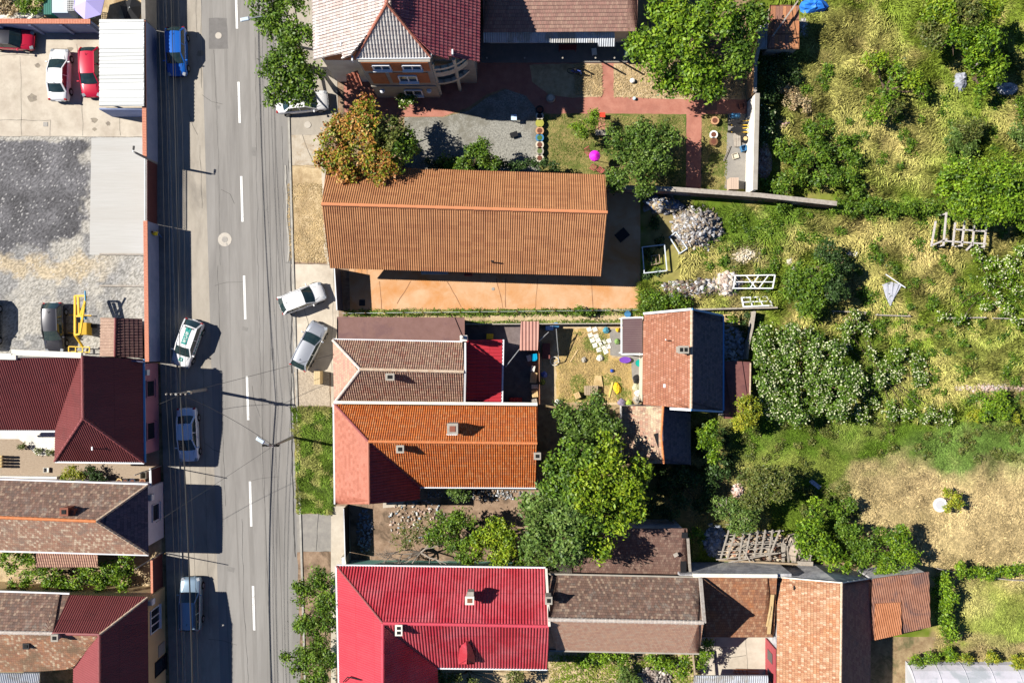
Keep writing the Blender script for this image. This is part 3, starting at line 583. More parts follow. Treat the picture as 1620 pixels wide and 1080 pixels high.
# ---- membrane shed + brown tiled house + red lean-to
b=Bld('flat_roof_annex','low annex with plain brown membrane roof between orange yard and brown tiled house','annex',
 dict(A=(533,501,3.0),B=(735,502,3.0),C=(735,541,3.5),D=(533,539,3.5)),[('A B C D',T_flat,'flat',0)],M_cream,.15)
b=Bld('brown_tile_house','terraced house with a brown two-tone clay tile roof hipped at the street','house',
 dict(A=(527,538,3.9),B=(732,542,3.9),E2=(734,588,6.7),E1=(570,584,6.7),C=(529,637,3.9),D=(732,638,3.9)),
 [('A B E2 E1',T_brown,'wave',.33),('D C E1 E2',T_brown,'wave',.33,'south_roof'),('C A E1',T_bpink,'flat',.3,'hip_roof')],M_cream,.2)
b.ridge(['E1 E2'],M_capo,.14,.4); b.ridge(['A E1','C E1'],M_capw,.13,.4,'hip_cap'); b.gutter(['A B'],M_gut)
chimney(b,617,596,7.1,.6,.45,.9,M_cem)
q=MB(); q.bar(W(736,542,4.0),W(736,588,6.7),.16,.1);q.bar(W(736,588,6.7),W(735,638,4.0),.16,.1); q.build('verge_trim',M_gut,b.root)
q=MB(); q.box(W(734,535,4.6),(.6,.5,1.3)); q.lathe(W(731,533,5.2),[(.16,0),(.16,.5),(.1,.6)],8); o=q.build('white_chimney',M_wpl,b.root)
b=Bld('red_lean_to','lean-to with a bright red ribbed metal roof behind the brown tiled house','annex',
 dict(A=(737,538,3.4),B=(737,634,3.4),C=(793,636,2.9),D=(795,537,2.9)),[('C D A B',T_red,'trap',0)],M_cream,.15)
b.gutter(['C D'],M_gut)
b=Bld('porch_canopy','small porch with a pinkish brown sheet roof in the back yard beside the red lean-to','canopy',
 dict(A=(822,554,2.5),B=(851,554,2.5),C=(853,508,2.8),D=(824,508,2.8)),[('A B C D',mat('pink_sheet',(.4,.2,.16),(.46,.25,.2),1,.6),'trap',0)],M_blue,.15)
# ---- orange L house
b=Bld('orange_tile_house','L-shaped house with a vivid orange tile roof, salmon street slope and three grey chimneys','house',
 dict(A=(529,638,3.6),B=(850,640,3.6),E=(850,701,7.0),P=(583,698,7.1),C=(848,770,3.6),V=(664,769,3.6),Vs=(664,790,3.6),Ps=(584,797,7.1),Ws=(531,797,3.6)),
 [('A B E P',T_oratile,'wave',.32),('C V P E',T_oratile,'wave',.32,'south_roof'),('Ws A P Ps',T_pinktile,'flat',.3,'street_roof'),('V Vs Ps P',T_mtile2:=tilemat('wine_sheet_tile',[(.22,.035,.04),(.25,.045,.05)],.3,.34,.45,.75,row=False,spec=.4),'rib',.34,'inner_roof')],M_cream,.25)
b.ridge(['P E'],M_capt,.13,.4); b.ridge(['A P','P V'],M_capm,.1,.5,'hip_cap'); b.ridge(['P Ps'],M_barge,.11,.6,'wing_ridge'); b.gutter(['C V','V Vs','Ws A'],M_gut)
q=MB(); q.bar(W(529,636,4.3),W(850,639,4.3),.25,.12); q.build('party_wall_coping',M_wpl,b.root)
chimney(b,716,678,7.5,.75,.75,1.6,M_cem,1,M_brick); q=MB(); q.box(W(715,687,6.4),(.9,.12,.15)); q.build('chimney_flashing',M_gut,b.root)
chimney(b,633,710,7.6,.5,.5,1.4,M_cem); chimney(b,850,721,7.0,.45,.45,1.3,M_cem)
# ---- raspberry L house
b=Bld('raspberry_roof_house','L-shaped house with a raspberry red ribbed metal roof and teal side wall at the bottom','house',
 dict(A=(533,895,3.9),B=(863,899,3.9),E=(868,990,7.5),P=(606,985,7.5),C=(866,1057,3.9),V=(691,1055,3.9),S2=(700,1200,3.9),S1=(606,1200,7.5),S0=(540,1200,3.9)),
 [('A B E P',T_ras,'rib',0),('C V P E',T_ras,'rib',0,'south_roof'),('S0 A P S1',T_ras3:=tilemat('raspberry_flat',[(.48,.04,.06),(.5,.045,.065)],.5,2.3,.45,.85,(.4,.06,.075),.35,(.5,.78),row=False,jw=.05,fine=.12),'fine',0,'street_roof'),('V S2 S1 P',T_ras,'fine',0,'inner_roof')],M_teal,.5)
PROF['fine'][2]
b.ridge(['P E','P S1'],M_capr,.14,1.2); b.ridge(['A P','P V'],M_capm,.09,1,'hip_cap'); b.gutter(['A B','C V','S0 A'],M_gut)
q=MB(); q.bar(W(864,899,4.1),W(869,990,7.7),.2,.12); q.build('verge_trim',M_wpl,b.root)
chimney(b,743,949,7.3,.6,.55,1.4,M_wpl,1,M_brick); q=MB(); q.box(W(745,938,6.8),(.5,.5,.8)); q.build('chimney_stack',M_cem,b.root); chimney(b,631,996,7.9,.45,.75,1.3,M_wpl,2,along='y')
q=MB(); roofplane(q,[W(726,1049,4.9),W(726,1022,6.2),W(739,1012,6.6),W(739,1051,5.9)],'flat'); roofplane(q,[W(751,1049,4.9),W(751,1030,5.6),W(739,1012,6.6),W(739,1051,5.9)],'flat'); q.build('roof_dormer',T_ras,b.root)
q=MB(); q.tube([W(543,1078,4.6),W(550,1070,5.2),W(572,1075,6)],.05,5); q.build('roof_cable',M_blk,b.root)
wall('boundary_wall','white end post and low cream wall beside the teal side of the raspberry roof house',[(549,873),(551,893)],1.6,.35,M_cream,M_wpl,.4)
wall('street_fence','dark metal street fence in front of the rubbish strewn yard',[(551,797),(553,872)],1.9,.1,M_blk,M_gut,.08)
# ---- old tile long house
b=Bld('two_tone_tile_house','clay tile house, dark brown upper slope, pinkish lower slope, white mortar ridge','house',
 dict(A=(867,909,4.0),B=(1107,914,4.0),E2=(1113,984,7.6),E1=(867,979,7.6),C=(868,1027,4.0),D=(1106,1032,4.0)),
 [('A B E2 E1',T_old,'flat',.26),('D C E1 E2',T_brown2:=tilemat('pink_brown_tile',[(.42,.25,.18),(.47,.29,.2),(.38,.21,.15),(.44,.3,.22)],.2,.26,.8,.6),'flat',.26,'south_roof')],M_cream,.2)
b.ridge(['E1 E2'],M_capw,.17,.33); b.gutter(['C D','A B'],M_cem)
q=MB(); q.bar(W(1108,914,4.2),W(1114,984,7.7),.3,.1); q.build('verge_mortar',M_capw,b.root)
chimney(b,868,949,7.3,.45,.5,1.2,M_cem)
b=Bld('mono_pitch_tile_shed','single slope rusty brown tile shed between the two-tone house and the tall pale orange roof','shed',
 dict(A=(1108,1007,2.4),B=(1224,1007,2.4),C=(1229,914,3.8),D=(1104,911,3.8)),[('A B C D',T_rus,'flat',.26)],M_gpl,.15)
q=MB(); q.bar(W(1096,909,3.95),W(1229,910,3.95),.3,.25); q.build('parapet',M_wpl,b.root)
q=MB(); q.bar(W(1216,1002,2.65),W(1222,940,3.5),.3,.06); q.bar(W(1213,990,2.8),W(1219,958,3.3),.12,.12); q.build('loose_board',M_timb,b.root)
# ---- tall gable house bottom
b=Bld('tall_gable_house','tall gabled house with pale orange tile slope and dark right slope, at the bottom','house',
 dict(A=(1229,912,3.0),R0=(1331,921,6.3),B=(1377,914,2.7),B2=(1376,1200,2.7),R1=(1328,1200,6.3),A2=(1228,1200,3.0)),
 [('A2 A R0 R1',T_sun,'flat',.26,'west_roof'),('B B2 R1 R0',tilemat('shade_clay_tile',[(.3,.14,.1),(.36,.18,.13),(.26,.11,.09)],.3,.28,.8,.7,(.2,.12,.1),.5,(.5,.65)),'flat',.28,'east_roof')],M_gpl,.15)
b.ridge(['R0 R1'],M_capo,.1,.4); b.ridge(['A R0','R0 B'],M_wpl,.06,1,'verge_mortar')
chimney(b,1258,929,3.9,.2,.25,.1,M_blk)
q=MB(); a=W(1213,1008);c=W(1213,1200); q.box(((a.x+c.x)/2-.1,(a.y+c.y)/2,1.35),(.1,abs(a.y-c.y),2.7)); q.build('maroon_wall',M_maroonw,b.root)
for y in(1028,1058): q=MB(); p=W(1213,y,0); q.box((p.x-.16,p.y,1.4),(.06,.9,1.3)); q.build('window',M_glass,b.root)
b=Bld('corrugated_shed','rusty corrugated shed with one orange patch, right of the tall gable house','shed',
 dict(A=(1377,1013,2.5),M=(1427,1002,2.6),B=(1471,990,2.6),C=(1470,905,3.7),N=(1425,909,3.4),D=(1380,915,3.2)),[('A M N D',T_corr,'wave',0),('M B C N',T_corr,'wave',0,'dark_roof')],M_gpl,.12)
q=MB(); roofplane(q,[W(1384,1012,2.72),W(1426,1002,2.78),W(1425,952,3.1),W(1384,954,3.0)],'wave'); q.build('orange_roof_sheet',T_corro,b.root)
wall('plaster_wall','rough grey plaster wall with a white top, behind the single slope rusty tile shed',[(1062,891),(1229,890)],3.75,.25,M_gpl)
q=MB(); roofplane(q,[W(1095,1110,2.4),W(1215,1110,2.4),W(1215,1068,2.9),W(1098,1068,2.9)],'wave'); tag(q.build('corrugated_canopy',T_tin),'grey corrugated canopy at the bottom edge below the beige paved court','canopy')
# dark shed under the tree
b=Bld('dark_tile_shed','single slope shed of dark brown clay tiles with missing tiles, below the large green tree','shed',
 dict(A=(905,909,2.6),B=(1091,911,2.6),C=(1087,836,4.6),D=(905,836,4.6)),[('A B C D',T_shed,'flat',.26)],M_gpl,.2)
q=MB(); q.box(W(1081,894,3.2),(.5,1.3,.12)); q.box(W(1083,846,4.5),(.5,.5,.12)); q.build('roof_hole',M_blk,b.root)
q=MB(); q.bar(W(1092,910,2.8),W(1088,850,4.3),.22,.1); q.box(W(1069,877,3.9),(.4,.3,.1),.5); q.build('loose_board',M_gwood,b.root)
# ---- mid right house
b=Bld('brick_tile_house','small gabled house with brick red slope, dark slope and blue gutters beside the garden','house',
 dict(A=(1018,497,3.3),R0=(1094,490,6.6),B=(1143,500,3.3),B2=(1143,649,3.3),R1=(1093,646,6.6),A2=(1016,640,3.3)),
 [('A2 A R0 R1',T_brk,'flat',.28,'west_roof'),('B B2 R1 R0',T_shade,'flat',.28,'east_roof')],M_cream,.2)
b.ridge(['R0 R1'],M_capo,.12,.4); b.gutter(['B B2'],M_bgut)
q=MB(); q.bar(W(1018,496,3.45),W(1094,489,6.75),.18,.1); q.bar(W(1060,646,5.1),W(1093,648,6.7),.2,.1); q.build('verge_trim',M_gut,b.root)
q=MB(); q.bar(W(1095,489,6.75),W(1143,499,3.45),.16,.1); q.bar(W(1093,648,6.7),W(1143,651,3.4),.16,.1); q.build('verge_trim',M_bgut,b.root)
chimney(b,1081,553,7.1,.75,.5,1.1,M_cem,2); q=MB(); q.tube([W(1056,539,4.9),W(1053,537,5.8)],.05,6); q.build('flue_pipe',M_galv,b.root); q=MB(); q.box(W(1053,610,4.9),(.4,.3,.05)); q.build('roof_light',M_pvc,b.root)
b=Bld('brown_carport','carport with ribbed dark brown roof in white frame, left of brick red tile roof','carport',
 dict(A=(985,558,2.5),B=(985,504,2.5),C=(1016,503,2.7),D=(1016,558,2.7)),[('A B C D',mat('brown_sheet',(.13,.08,.085),(.15,.1,.1),1,.6),'fine',0)],None,.1)
q=MB()
for a,c in(((983,560,2.5),(983,503,2.5)),((983,503,2.5),(1017,502,2.7)),((983,560,2.5),(1017,560,2.7))): q.bar(W(*a),W(*c),.12,.14)
for x,y in((984,558),(984,504)): q.bar(W(x,y,0)-Vector((.25,0,0)),W(x,y,2.5)-Vector((0,0,0)),.1)
q.build('frame',M_pvc,b.root)
b=Bld('sagging_tile_outbuilding','outbuilding with sagging ridge, one slope of mottled old tiles, other slope dark','outbuilding',
 dict(A=(984,642,2.5),R0=(1049,642,5.2),B=(1092,648,2.5),B2=(1092,735,2.5),R1=(1050,733,5.2),R2=(1046,690,5.0),A2=(985,733,2.5)),
 [('A2 A R0 R2 R1',T_mott2:=tilemat('mottled_tile',[(.34,.22,.16),(.42,.3,.2),(.28,.17,.13),(.5,.4,.28),(.36,.2,.14)],.2,.26,.85,.6,(.48,.4,.27),.5,(.5,.6)),'flat',.26,'west_roof'),('B B2 R1 R2 R0',T_shade,'flat',.26,'east_roof')],M_gpl,.15)
b.ridge(['R0 R2','R2 R1'],M_capt,.1,.35); q=MB(); q.box(W(1041,696,4.8),(.4,1.2,.2),.3); q.build('roof_hole',M_blk,b.root)
b=Bld('rusty_flat_annex','annex with a flat dark maroon sheet roof right of the dark tile slope','annex',
 dict(A=(1145,662,2.4),B=(1187,662,2.4),C=(1187,572,2.6),D=(1145,571,2.6)),[('A B C D',mat('dark_maroon_sheet',(.15,.06,.055),(.19,.08,.07),1.5,.7,c3=(.12,.05,.05),s3=.8),'flat',0)],M_gpl,.12)
q=MB(); q.bar(W(1187,574,2.7),W(1186,640,2.6),.1,.1); q.build('edge_trim',M_capo,b.root)
# NE walls
o=wall('garden_wall','white garden wall with a grey coping on the right side of the paved garden',[(1184,162),(1180.5,309)],2.6,.25,M_wpl,M_cem,.4)
wall('plank_fence','orange brown plank wall continuing upward from the white garden wall',[(1191,60),(1190,80),(1183,112),(1182,160)],2.3,.15,mat('orange_planks',(.42,.24,.12),(.5,.31,.17),3,.85),M_gwood,.3)
o=wall('brick_boundary_wall','long dark brown boundary wall running right from the orange hall below the paved garden',[(957,302),(1060,306),(1190,315),(1310,328)],1.9,.3,mat('dark_wall',(.16,.08,.07),(.24,.14,.12),1.5,.9,.5,8,c3=(.3,.25,.24),s3=.5),M_gwood,.42)
b=Bld('plank_roof_shed','small shed roofed with rusty orange planks at the top beyond the garden wall','shed',
 dict(A=(1214,78,2.4),B=(1264,78,2.4),C=(1264,8,2.9),D=(1218,8,2.9)),[('A B C D',tilemat('plank_roof',[(.4,.17,.08),(.5,.23,.11),(.33,.14,.08),(.28,.14,.1)],.3,1.2,joint=.5,row=False),'flat',0)],M_gwood,.1)
q=MB(); roofplane(q,[W(1198,78,2.2),W(1215,78,2.2),W(1214,38,2.5),W(1199,38,2.5)],'wave'); tag(q.build('tin_canopy',T_tin),'narrow blue grey corrugated sheet beside the rusty plank roof','canopy')
q=MB(); q.bar(W(1222,58,3.2),W(1262,2,3.4),.12); q.build('long_pole',M_gwood,b.root)
# polytunnel
o=thing('polytunnel',W(1520,1100),'pale translucent polytunnel greenhouse at the bottom right corner','greenhouse')
q=MB(); N=14;  L0=W(1432,0).x;L1=W(1680,0).x; yc=W(0,1120).y; rr=4.3; vs=[];fs=[]
for x in(L0,L1):
    for k in range(N+1): a=math.pi*k/N; vs.append((x,yc+rr*math.cos(a),2.6*math.sin(a)))
for k in range(N): fs.append((k,k+1,N+2+k,N+1+k))
fs.append(tuple(range(N+1))); q.add(vs,fs); q.build('film',mat('plastic_film',(.52,.5,.55),(.62,.6,.66),.5,.35,c3=(.4,.42,.45),s3=.4,spec=.5),o,smooth=False)
q=MB()
for k2 in range(7):
    x=L0+(L1-L0)*k2/6; q.tube([(x,yc+(rr+.03)*math.cos(math.pi*k/N),.03+2.6*math.sin(math.pi*k/N)) for k in range(N+1)],.02,5)
q.build('hoops',mat('hoop_white',(.55,.55,.6),r=.6),o)
# ---------------- vegetation
attrmat('leaf',.5,.22,.35); attrmat('grassblade',.7,.1,.15); attrmat('debris',.85,0,.2); attrmat('petal',.7,.1,.2)
M_bark=mat('bark',(.09,.06,.04),(.16,.11,.08),4,.95,.6,20,st=(1,1,.3)); M_barkg=mat('grey_bark',(.22,.19,.16),(.32,.28,.24),4,.95)
def npmesh(name,V_,F_,C_,m,parent=None,nv=4):
    off=np.array(wloc(parent)) if parent else np.zeros(3); me=bpy.data.meshes.new(name); n=len(V_); f=len(F_)
    me.vertices.add(n); me.vertices.foreach_set('co',(V_-off).astype(np.float32).ravel()); me.loops.add(f*nv); me.loops.foreach_set('vertex_index',F_.astype(np.int32).ravel())
    me.polygons.add(f); me.polygons.foreach_set('loop_start',np.arange(0,f*nv,nv,dtype=np.int32)); 
    a=me.attributes.new('col','FLOAT_COLOR','POINT'); c=np.ones((n,4),np.float32); c[:,:3]=C_; a.data.foreach_set('color',c.ravel())
    me.materials.append(m); me.update(calc_edges=True); me.validate(); return link(name,me,parent)
def unit(a): return a/np.maximum(np.linalg.norm(a,axis=1,keepdims=True),1e-6)
def leaves(name,P,N,sz,C,parent,asp=.5,m='leaf'):
    n=len(P); r=NR.normal(size=(n,3)); T=unit(np.cross(N,r)); B=np.cross(N,T); s=sz[:,None]
    T=unit(T-np.array([0,0,.35]))
    Q=np.stack([P-T*s*.5,P+B*s*asp*.5-T*s*.05,P+T*s*.5,P-B*s*asp*.5-T*s*.05],1).reshape(-1,3)
    return npmesh(name,Q,np.arange(4*n).reshape(n,4),np.repeat(C,4,0),MATS[m],parent)
PAL=dict(
 green=[(.1,.185,.014),(.16,.26,.02),(.06,.12,.012)], bright=[(.2,.3,.012),(.28,.37,.02),(.1,.18,.01)],
 deep=[(.045,.09,.02),(.07,.13,.03),(.03,.06,.015)], grey=[(.12,.2,.035),(.17,.25,.055),(.07,.13,.022)],
 photinia=[(.46,.22,.04),(.4,.16,.05),(.28,.28,.02),(.12,.16,.012),(.5,.3,.07),(.2,.26,.015)], yellow=[(.3,.32,.02),(.36,.36,.03),(.18,.24,.02)],
 olive=[(.13,.16,.03),(.19,.2,.05),(.08,.11,.02)], apple=[(.085,.16,.02),(.12,.2,.03),(.035,.07,.01),(.16,.25,.04)],
 vine=[(.14,.25,.012),(.22,.34,.018),(.07,.14,.01)], elder=[(.1,.19,.02),(.15,.25,.025),(.06,.12,.012)], straw=[(.5,.38,.2),(.42,.3,.15),(.56,.45,.26)])
def crownpts(lobes,dens=1.,leaf=.3,low=-.25,seed=0):
    """lobes: world (x,y,z,r,zr)"""
    g=np.random.default_rng(seed+11); PP=[];NN=[];CL=[]
    for (x,y,z,r,zr) in lobes:
        k=max(4,int(9+r*3)); d=unit(g.normal(size=(k,3))*[1,1,.8]); d[:,2]=np.abs(d[:,2])*.9-.05; sc_=d*r*g.uniform(.45,.68,(k,1)); sr=r*g.uniform(.25,.5,k)
        nc=max(12,int(r*r*27*dens/(leaf/.3)**1.2)); j=g.integers(0,k,nc); dd=unit(g.normal(size=(nc,3))); dd[:,2]=np.where(dd[:,2]<-.3,-dd[:,2],dd[:,2])
        cc=sc_[j]+dd*sr[j][:,None]*g.uniform(.6,1.05,(nc,1)); cc[:,2]*=zr; keep=cc[:,2]>low*r; cc=cc[keep];dd=dd[keep]
        nl=15; base=np.repeat(cc,nl,0); nn=np.repeat(dd,nl,0); cl=np.repeat(g.uniform(0,1,len(cc)),nl)
        p=base+g.normal(size=base.shape)*leaf*.68*[1,1,.6]; PP.append(p+[x,y,z]); NN.append(unit(nn*.7+g.normal(size=nn.shape)*.55+[0,0,.55])); CL.append(cl)
    return np.concatenate(PP),np.concatenate(NN),np.concatenate(CL)
def palcol(pal,cl,g,jit=.22,mix=.25):
    A=np.array(PAL[pal]); k=len(A); i=np.clip((cl*k).astype(int),0,k-1); sw=g.random(len(cl))<mix; i=np.where(sw,g.integers(0,k,len(cl)),i)
    c=A[i]*g.uniform(1-jit,1+jit,(len(cl),1)); return np.clip(c*g.uniform(.93,1.07,(len(cl),3)),0,1)
NT=[0]
def tree(name,label,lobes,pal='green',h=5,dens=1.,leaf=.3,cat='tree',group=None,zr=.8,trunk=.16,blossom=0,pals=None,cr='crown',bare=0):
    """lobes: (px,py,r_px[,top height]) as seen from above"""
    NT[0]+=1; g=np.random.default_rng(NT[0]*13); L=[]
    for l in lobes:
        ht=l[3] if len(l)>3 else h; r=l[2]/S*(1-ht/H); p=W(l[0],l[1],max(ht-r*zr*.6,.3)); L.append((p.x,p.y,max(ht-r*zr*1.0,.12),r,zr))
    ws=sum(l[3]**2 for l in L); bx=sum(l[0]*l[3]**2 for l in L)/ws; by=sum(l[1]*l[3]**2 for l in L)/ws
    o=thing(name,(bx,by,0),label,cat,group); P,N,cl=crownpts(L,dens,leaf,seed=NT[0]); P[:,2]=np.maximum(P[:,2],.05)
    if pals:
        C=np.zeros((len(P),3)); D=np.array([[(P[:,0]-l[0])**2+(P[:,1]-l[1])**2-(l[3]*1.0)**2*0] for l in L])[:,0,:]; w=np.argmin(D,0)
        for i,pp in enumerate(pals): s_=w==i; C[s_]=palcol(pp,cl[s_],g)
    else: C=palcol(pal,cl,g)
    leaves(cr,P,N,leaf*g.uniform(.6,1.25,len(P)),C,o)
    mb=MB(); zt=max(l[2] for l in L)
    for l in L:
        s_=max(.02,trunk*.55); mid=Vector(((bx+l[0])/2,(by+l[1])/2,l[2]*.55)); mb.tube([(bx,by,-.1),(bx+(l[0]-bx)*.1,by+(l[1]-by)*.1,l[2]*.35),mid,(l[0],l[1],l[2]+l[3]*.3)],[trunk,trunk*.8,s_,.02],6)
        if trunk>.1:
            for k in range(7):
                a=k*.9+l[0]; e=Vector((l[0]+math.cos(a)*l[3]*.75,l[1]+math.sin(a)*l[3]*.75,l[2]+l[3]*.2)); mb.tube([(l[0],l[1],l[2]-l[3]*.1),(Vector((l[0],l[1],l[2]))+e)/2+Vector((0,0,.15)),e],[s_*.6,s_*.4,.01],5)
    mb.build('trunk' if cat=='tree' else 'stems',M_barkg if pal in('grey','dead') else M_bark,o)
    if blossom:
        k=np.where(N[:,2]>.2)[0]; k=g.choice(k,min(blossom,len(k)),replace=False); Q=P[k]+N[k]*.12; q=leaves('blossoms',Q,unit(N[k]*.3+[0,0,1.]),g.uniform(.1,.19,len(k)),np.clip(np.array([[.66,.68,.42]])*g.uniform(.7,1.15,(len(k),1)),0,1),o,.9,'petal')
    return o
def blobs(cx,cy,rx,ry,n,r0,r1,seed=0,h0=None,h1=None):
    rr=random.Random(seed); L=[]
    for i in range(n):
        a=rr.uniform(0,6.283);q=math.sqrt(rr.uniform(0,1)); t=(cx+math.cos(a)*q*(rx-r0*.6),cy+math.sin(a)*q*(ry-r0*.6),rr.uniform(r0,r1)); L.append(t if h0 is None else t+(rr.uniform(h0,h1)-(h1-h0)*.5*q,))
    return L
# street and garden trees
tree('street_tree','tall leafy green street tree over the white saloon at the top of the street',[(425,8,34,7),(462,-15,36,7.5),(440,40,30,7),(470,55,32,7.5),(455,90,36,7),(480,112,30,6.5),(432,108,24,6),(450,135,30,6),(475,145,24,5.5),(432,155,15,5)],'green',7,1.15,.34)
tree('photinia_tree','large orange and green leaved tree beside the left end of the orange hall',[(530,215,36,6),(575,200,42,7),(620,220,42,6.5),(545,255,38,5.8),(600,255,36,6),(640,235,24,5.5),(515,250,22,5.2),(575,170,20,5.5),(555,280,18,5)],'photinia',6.5,1.5,.3,pals=['photinia','photinia','olive','photinia','photinia','green','photinia','photinia','photinia'])
tree('walnut_tree','big bright green tree overhanging the tin porch at the top of the garden',[(1035,80,44,6),(1085,50,48,7),(1140,25,46,7),(1180,45,36,6),(1110,110,42,5.6),(1160,95,36,5.5),(1060,125,26,4.8),(1090,140,20,4.5),(1130,140,22,4.6),(1005,65,20,4.6),(1195,15,26,6),(1060,10,36,6)],'vine',7,1.1,.36,pals=['vine','vine','vine','green','vine','green','vine','vine','vine','vine','green','vine'])
tree('apple_tree','round dark green fruit tree on the lawn beside the red garden path',[(985,222,34,4.4),(1025,215,34,4.8),(1055,215,26,4.4),(1000,262,36,4.6),(1035,255,34,4.8),(975,280,24,3.8),(1020,290,22,4)],'apple',4.6,1.25,.27)
tree('fig_bush','bright green bush leaning over the upper eave of the orange hall',[(757,243,26,3.9),(738,258,16,3.4),(775,258,16,3.4),(706,259,15,2.8),(725,262,14,2.8),(765,228,12,3.4)],'green',3.6,1.3,.24,'bush')
tree('clipped_hedge','low dark hedge running along the top edge of the orange hall',[(x,259+R.uniform(-2,2),9,2.2) for x in range(680,880,13)],'deep',2.2,1,.22,'hedge',trunk=.05)
tree('flowering_shrub','small shrub with pale blossoms against the front wall of the brick villa',[(640,156,15,1.6),(652,158,10,1.4)],'green',1.6,1.5,.2,'bush',trunk=.05,blossom=40)
tree('young_willow','feathery light green young tree on the lawn between flower pots and apple tree',[(920,205,15,2.4),(936,190,15,2.6),(908,200,9,2),(944,178,9,2.2),(925,215,8,2)],'vine',2.5,1.3,.17,trunk=.05)
# street trees bottom
tree('street_tree','bushy green street tree against the raspberry roof, upper one of the two',[(510,915,26,3.6),(480,940,22,3.4),(520,950,28,4),(492,980,28,3.8),(518,985,20,3.8),(470,928,12,3),(500,1010,18,3.4),(474,990,12,3)],'green',4,1.25,.24,pals=None)
tree('street_tree','bushy green street tree at the bottom edge beside the raspberry roof',[(475,1045,28,3.6),(510,1050,26,3.8),(495,1080,30,3.6),(452,1040,12,2.8),(500,1030,16,3.4)],'green',4,1.25,.24)
# yard trees
tree('leafy_garden_tree','dense dark leaved tree between the orange tile roof and the sagging outbuilding',[(905,665,28,5),(940,650,34,5.6),(962,680,30,5.4),(925,700,34,5.6),(890,650,18,4.4),(955,715,24,5),(900,712,18,4.6)],'apple',5.5,1.3,.27)
tree('giant_walnut','very large spreading tree, yellow green right half, sage green left half, behind orange tile house',
 [(950,740,42,9),(985,775,42,9),(930,790,50,10),(885,745,30,8),(1005,800,28,8),(975,820,30,8.5),(880,800,44,9),(860,840,42,8.5),(905,860,46,9),(945,860,32,8),(845,800,24,7.5),(850,870,32,7.5),(965,700,24,7),(915,720,30,8),(1010,745,24,7.5),(905,825,34,9),(885,775,34,8.5),(930,835,30,8.5),(915,760,34,9)],
 'bright',9,1.25,.36,pals=['bright','bright','bright','green','bright','bright','grey','grey','grey','bright','grey','grey','bright','green','bright','grey','green','green','bright'],trunk=.32)
tree('sumac_tree','bright yellow green feathery tree in front of the raspberry roof, left of the giant tree',[(785,835,26,5),(765,855,24,4.6),(800,860,24,4.8),(790,880,20,4.2),(755,880,14,3.6)],'bright',5,1.3,.28)
tree('plum_tree','mid green tree between the half bare branches and the yellow green tree',[(705,830,28,4.4),(735,820,22,4.4),(725,855,26,4.2),(690,850,18,3.6),(735,880,16,3.6)],'green',4.4,1.2,.25)
tree('elder_bush','green bush at the foot of the raspberry roof beside the giant tree',[(820,885,16,3),(845,890,14,3),(870,893,14,3.2),(740,892,12,2.6),(830,870,12,3)],'green',3,1.2,.24,'bush',trunk=.06)
tree('walled_shrub','small dusty green shrub under the lower eave of the orange tile house',[(722,780,14,2.6),(735,785,12,2.4),(712,775,9,2.2)],'grey',2.6,1,.2,'bush',trunk=.05)
tree('lilac_bush','lime green bush right of the sagging outbuilding, over the dark maroon roof corner',[(1183,640,20,4),(1180,665,18,3.6),(1170,672,16,3),(1192,655,14,3.4)],'yellow',4,1.4,.22,'bush',trunk=.07)
tree('pear_sapling','slim light green tree beside the dark slope of the sagging outbuilding',[(1120,685,18,3.4),(1128,705,16,3),(1115,700,14,3),(1130,722,12,2.4),(1125,672,10,3)],'vine',3.4,1.2,.24,trunk=.07)
tree('small_bush','small bright green bush at the corner of the dark shed with missing tiles',[(1098,842,12,2.4),(1108,850,9,2)],'vine',2.4,1.2,.22,'bush',trunk=.04)
tree('silver_green_tree','grey green olive toned tree above the collapsed roof frame, larger of two',[(1210,765,34,4.6),(1235,775,26,4.4),(1195,790,24,4.2),(1245,755,18,4),(1180,755,16,3.6)],'olive',4.6,1.3,.22)
tree('silver_green_tree','blue grey leaved small tree at the left corner of the collapsed roof frame',[(1150,805,22,3.8),(1180,820,26,4),(1160,830,18,3.6),(1190,805,16,3.6),(1140,795,12,3)],'grey',4,1.3,.22)
tree('thicket','bright green thicket behind the rough plaster wall, right of the collapsed roof',[(1285,820,22,3.6),(1275,845,26,3.8),(1300,860,24,3.6),(1310,880,26,3.4),(1275,865,18,3.2),(1330,890,18,2.8),(1290,800,14,3)],'vine',3.6,1.2,.28,'bush',trunk=.08)
tree('thicket','darker green thicket running up to the mown field above the grey plaster wall',[(1350,850,26,2.8),(1375,870,26,2.8),(1335,830,20,2.4),(1395,850,16,2.2),(1360,890,18,2.6),(1320,810,16,2.2),(1345,800,14,2),(1400,885,14,2.4)],'green',2.8,1.2,.24,'bush',trunk=.05)
tree('thicket','mid green rounded thicket at the lower edge of the mown field by the corrugated shed',[(1425,860,26,3.4),(1410,890,22,3),(1438,885,20,3.2),(1395,900,14,2.4),(1430,842,14,3)],'vine',3.4,1.3,.24,'bush',trunk=.06)
tree('climber_column','upright bright green climbing shrub to the right of the rusty corrugated shed',[(1495,920,16,2.4),(1500,945,18,2.4),(1490,965,18,2.2),(1500,990,16,2.2),(1505,1005,14,2),(1480,935,10,2),(1520,905,14,2)],'vine',2.4,1.3,.26,'bush',trunk=.05)
tree('low_hedge','low leafy hedge line at the lower side of the mown field',[(1535+i*11,905+R.uniform(-5,4),10,1.3) for i in range(9)],'vine',1.3,1.2,.22,'hedge',trunk=.03)
tree('lone_sapling','lone yellow green sapling beside a white tub on the mown field',[(1508,790,13,1.9),(1498,780,8,1.6),(1518,798,9,1.6),(1500,803,8,1.4)],'yellow',1.9,1.4,.2,trunk=.04)
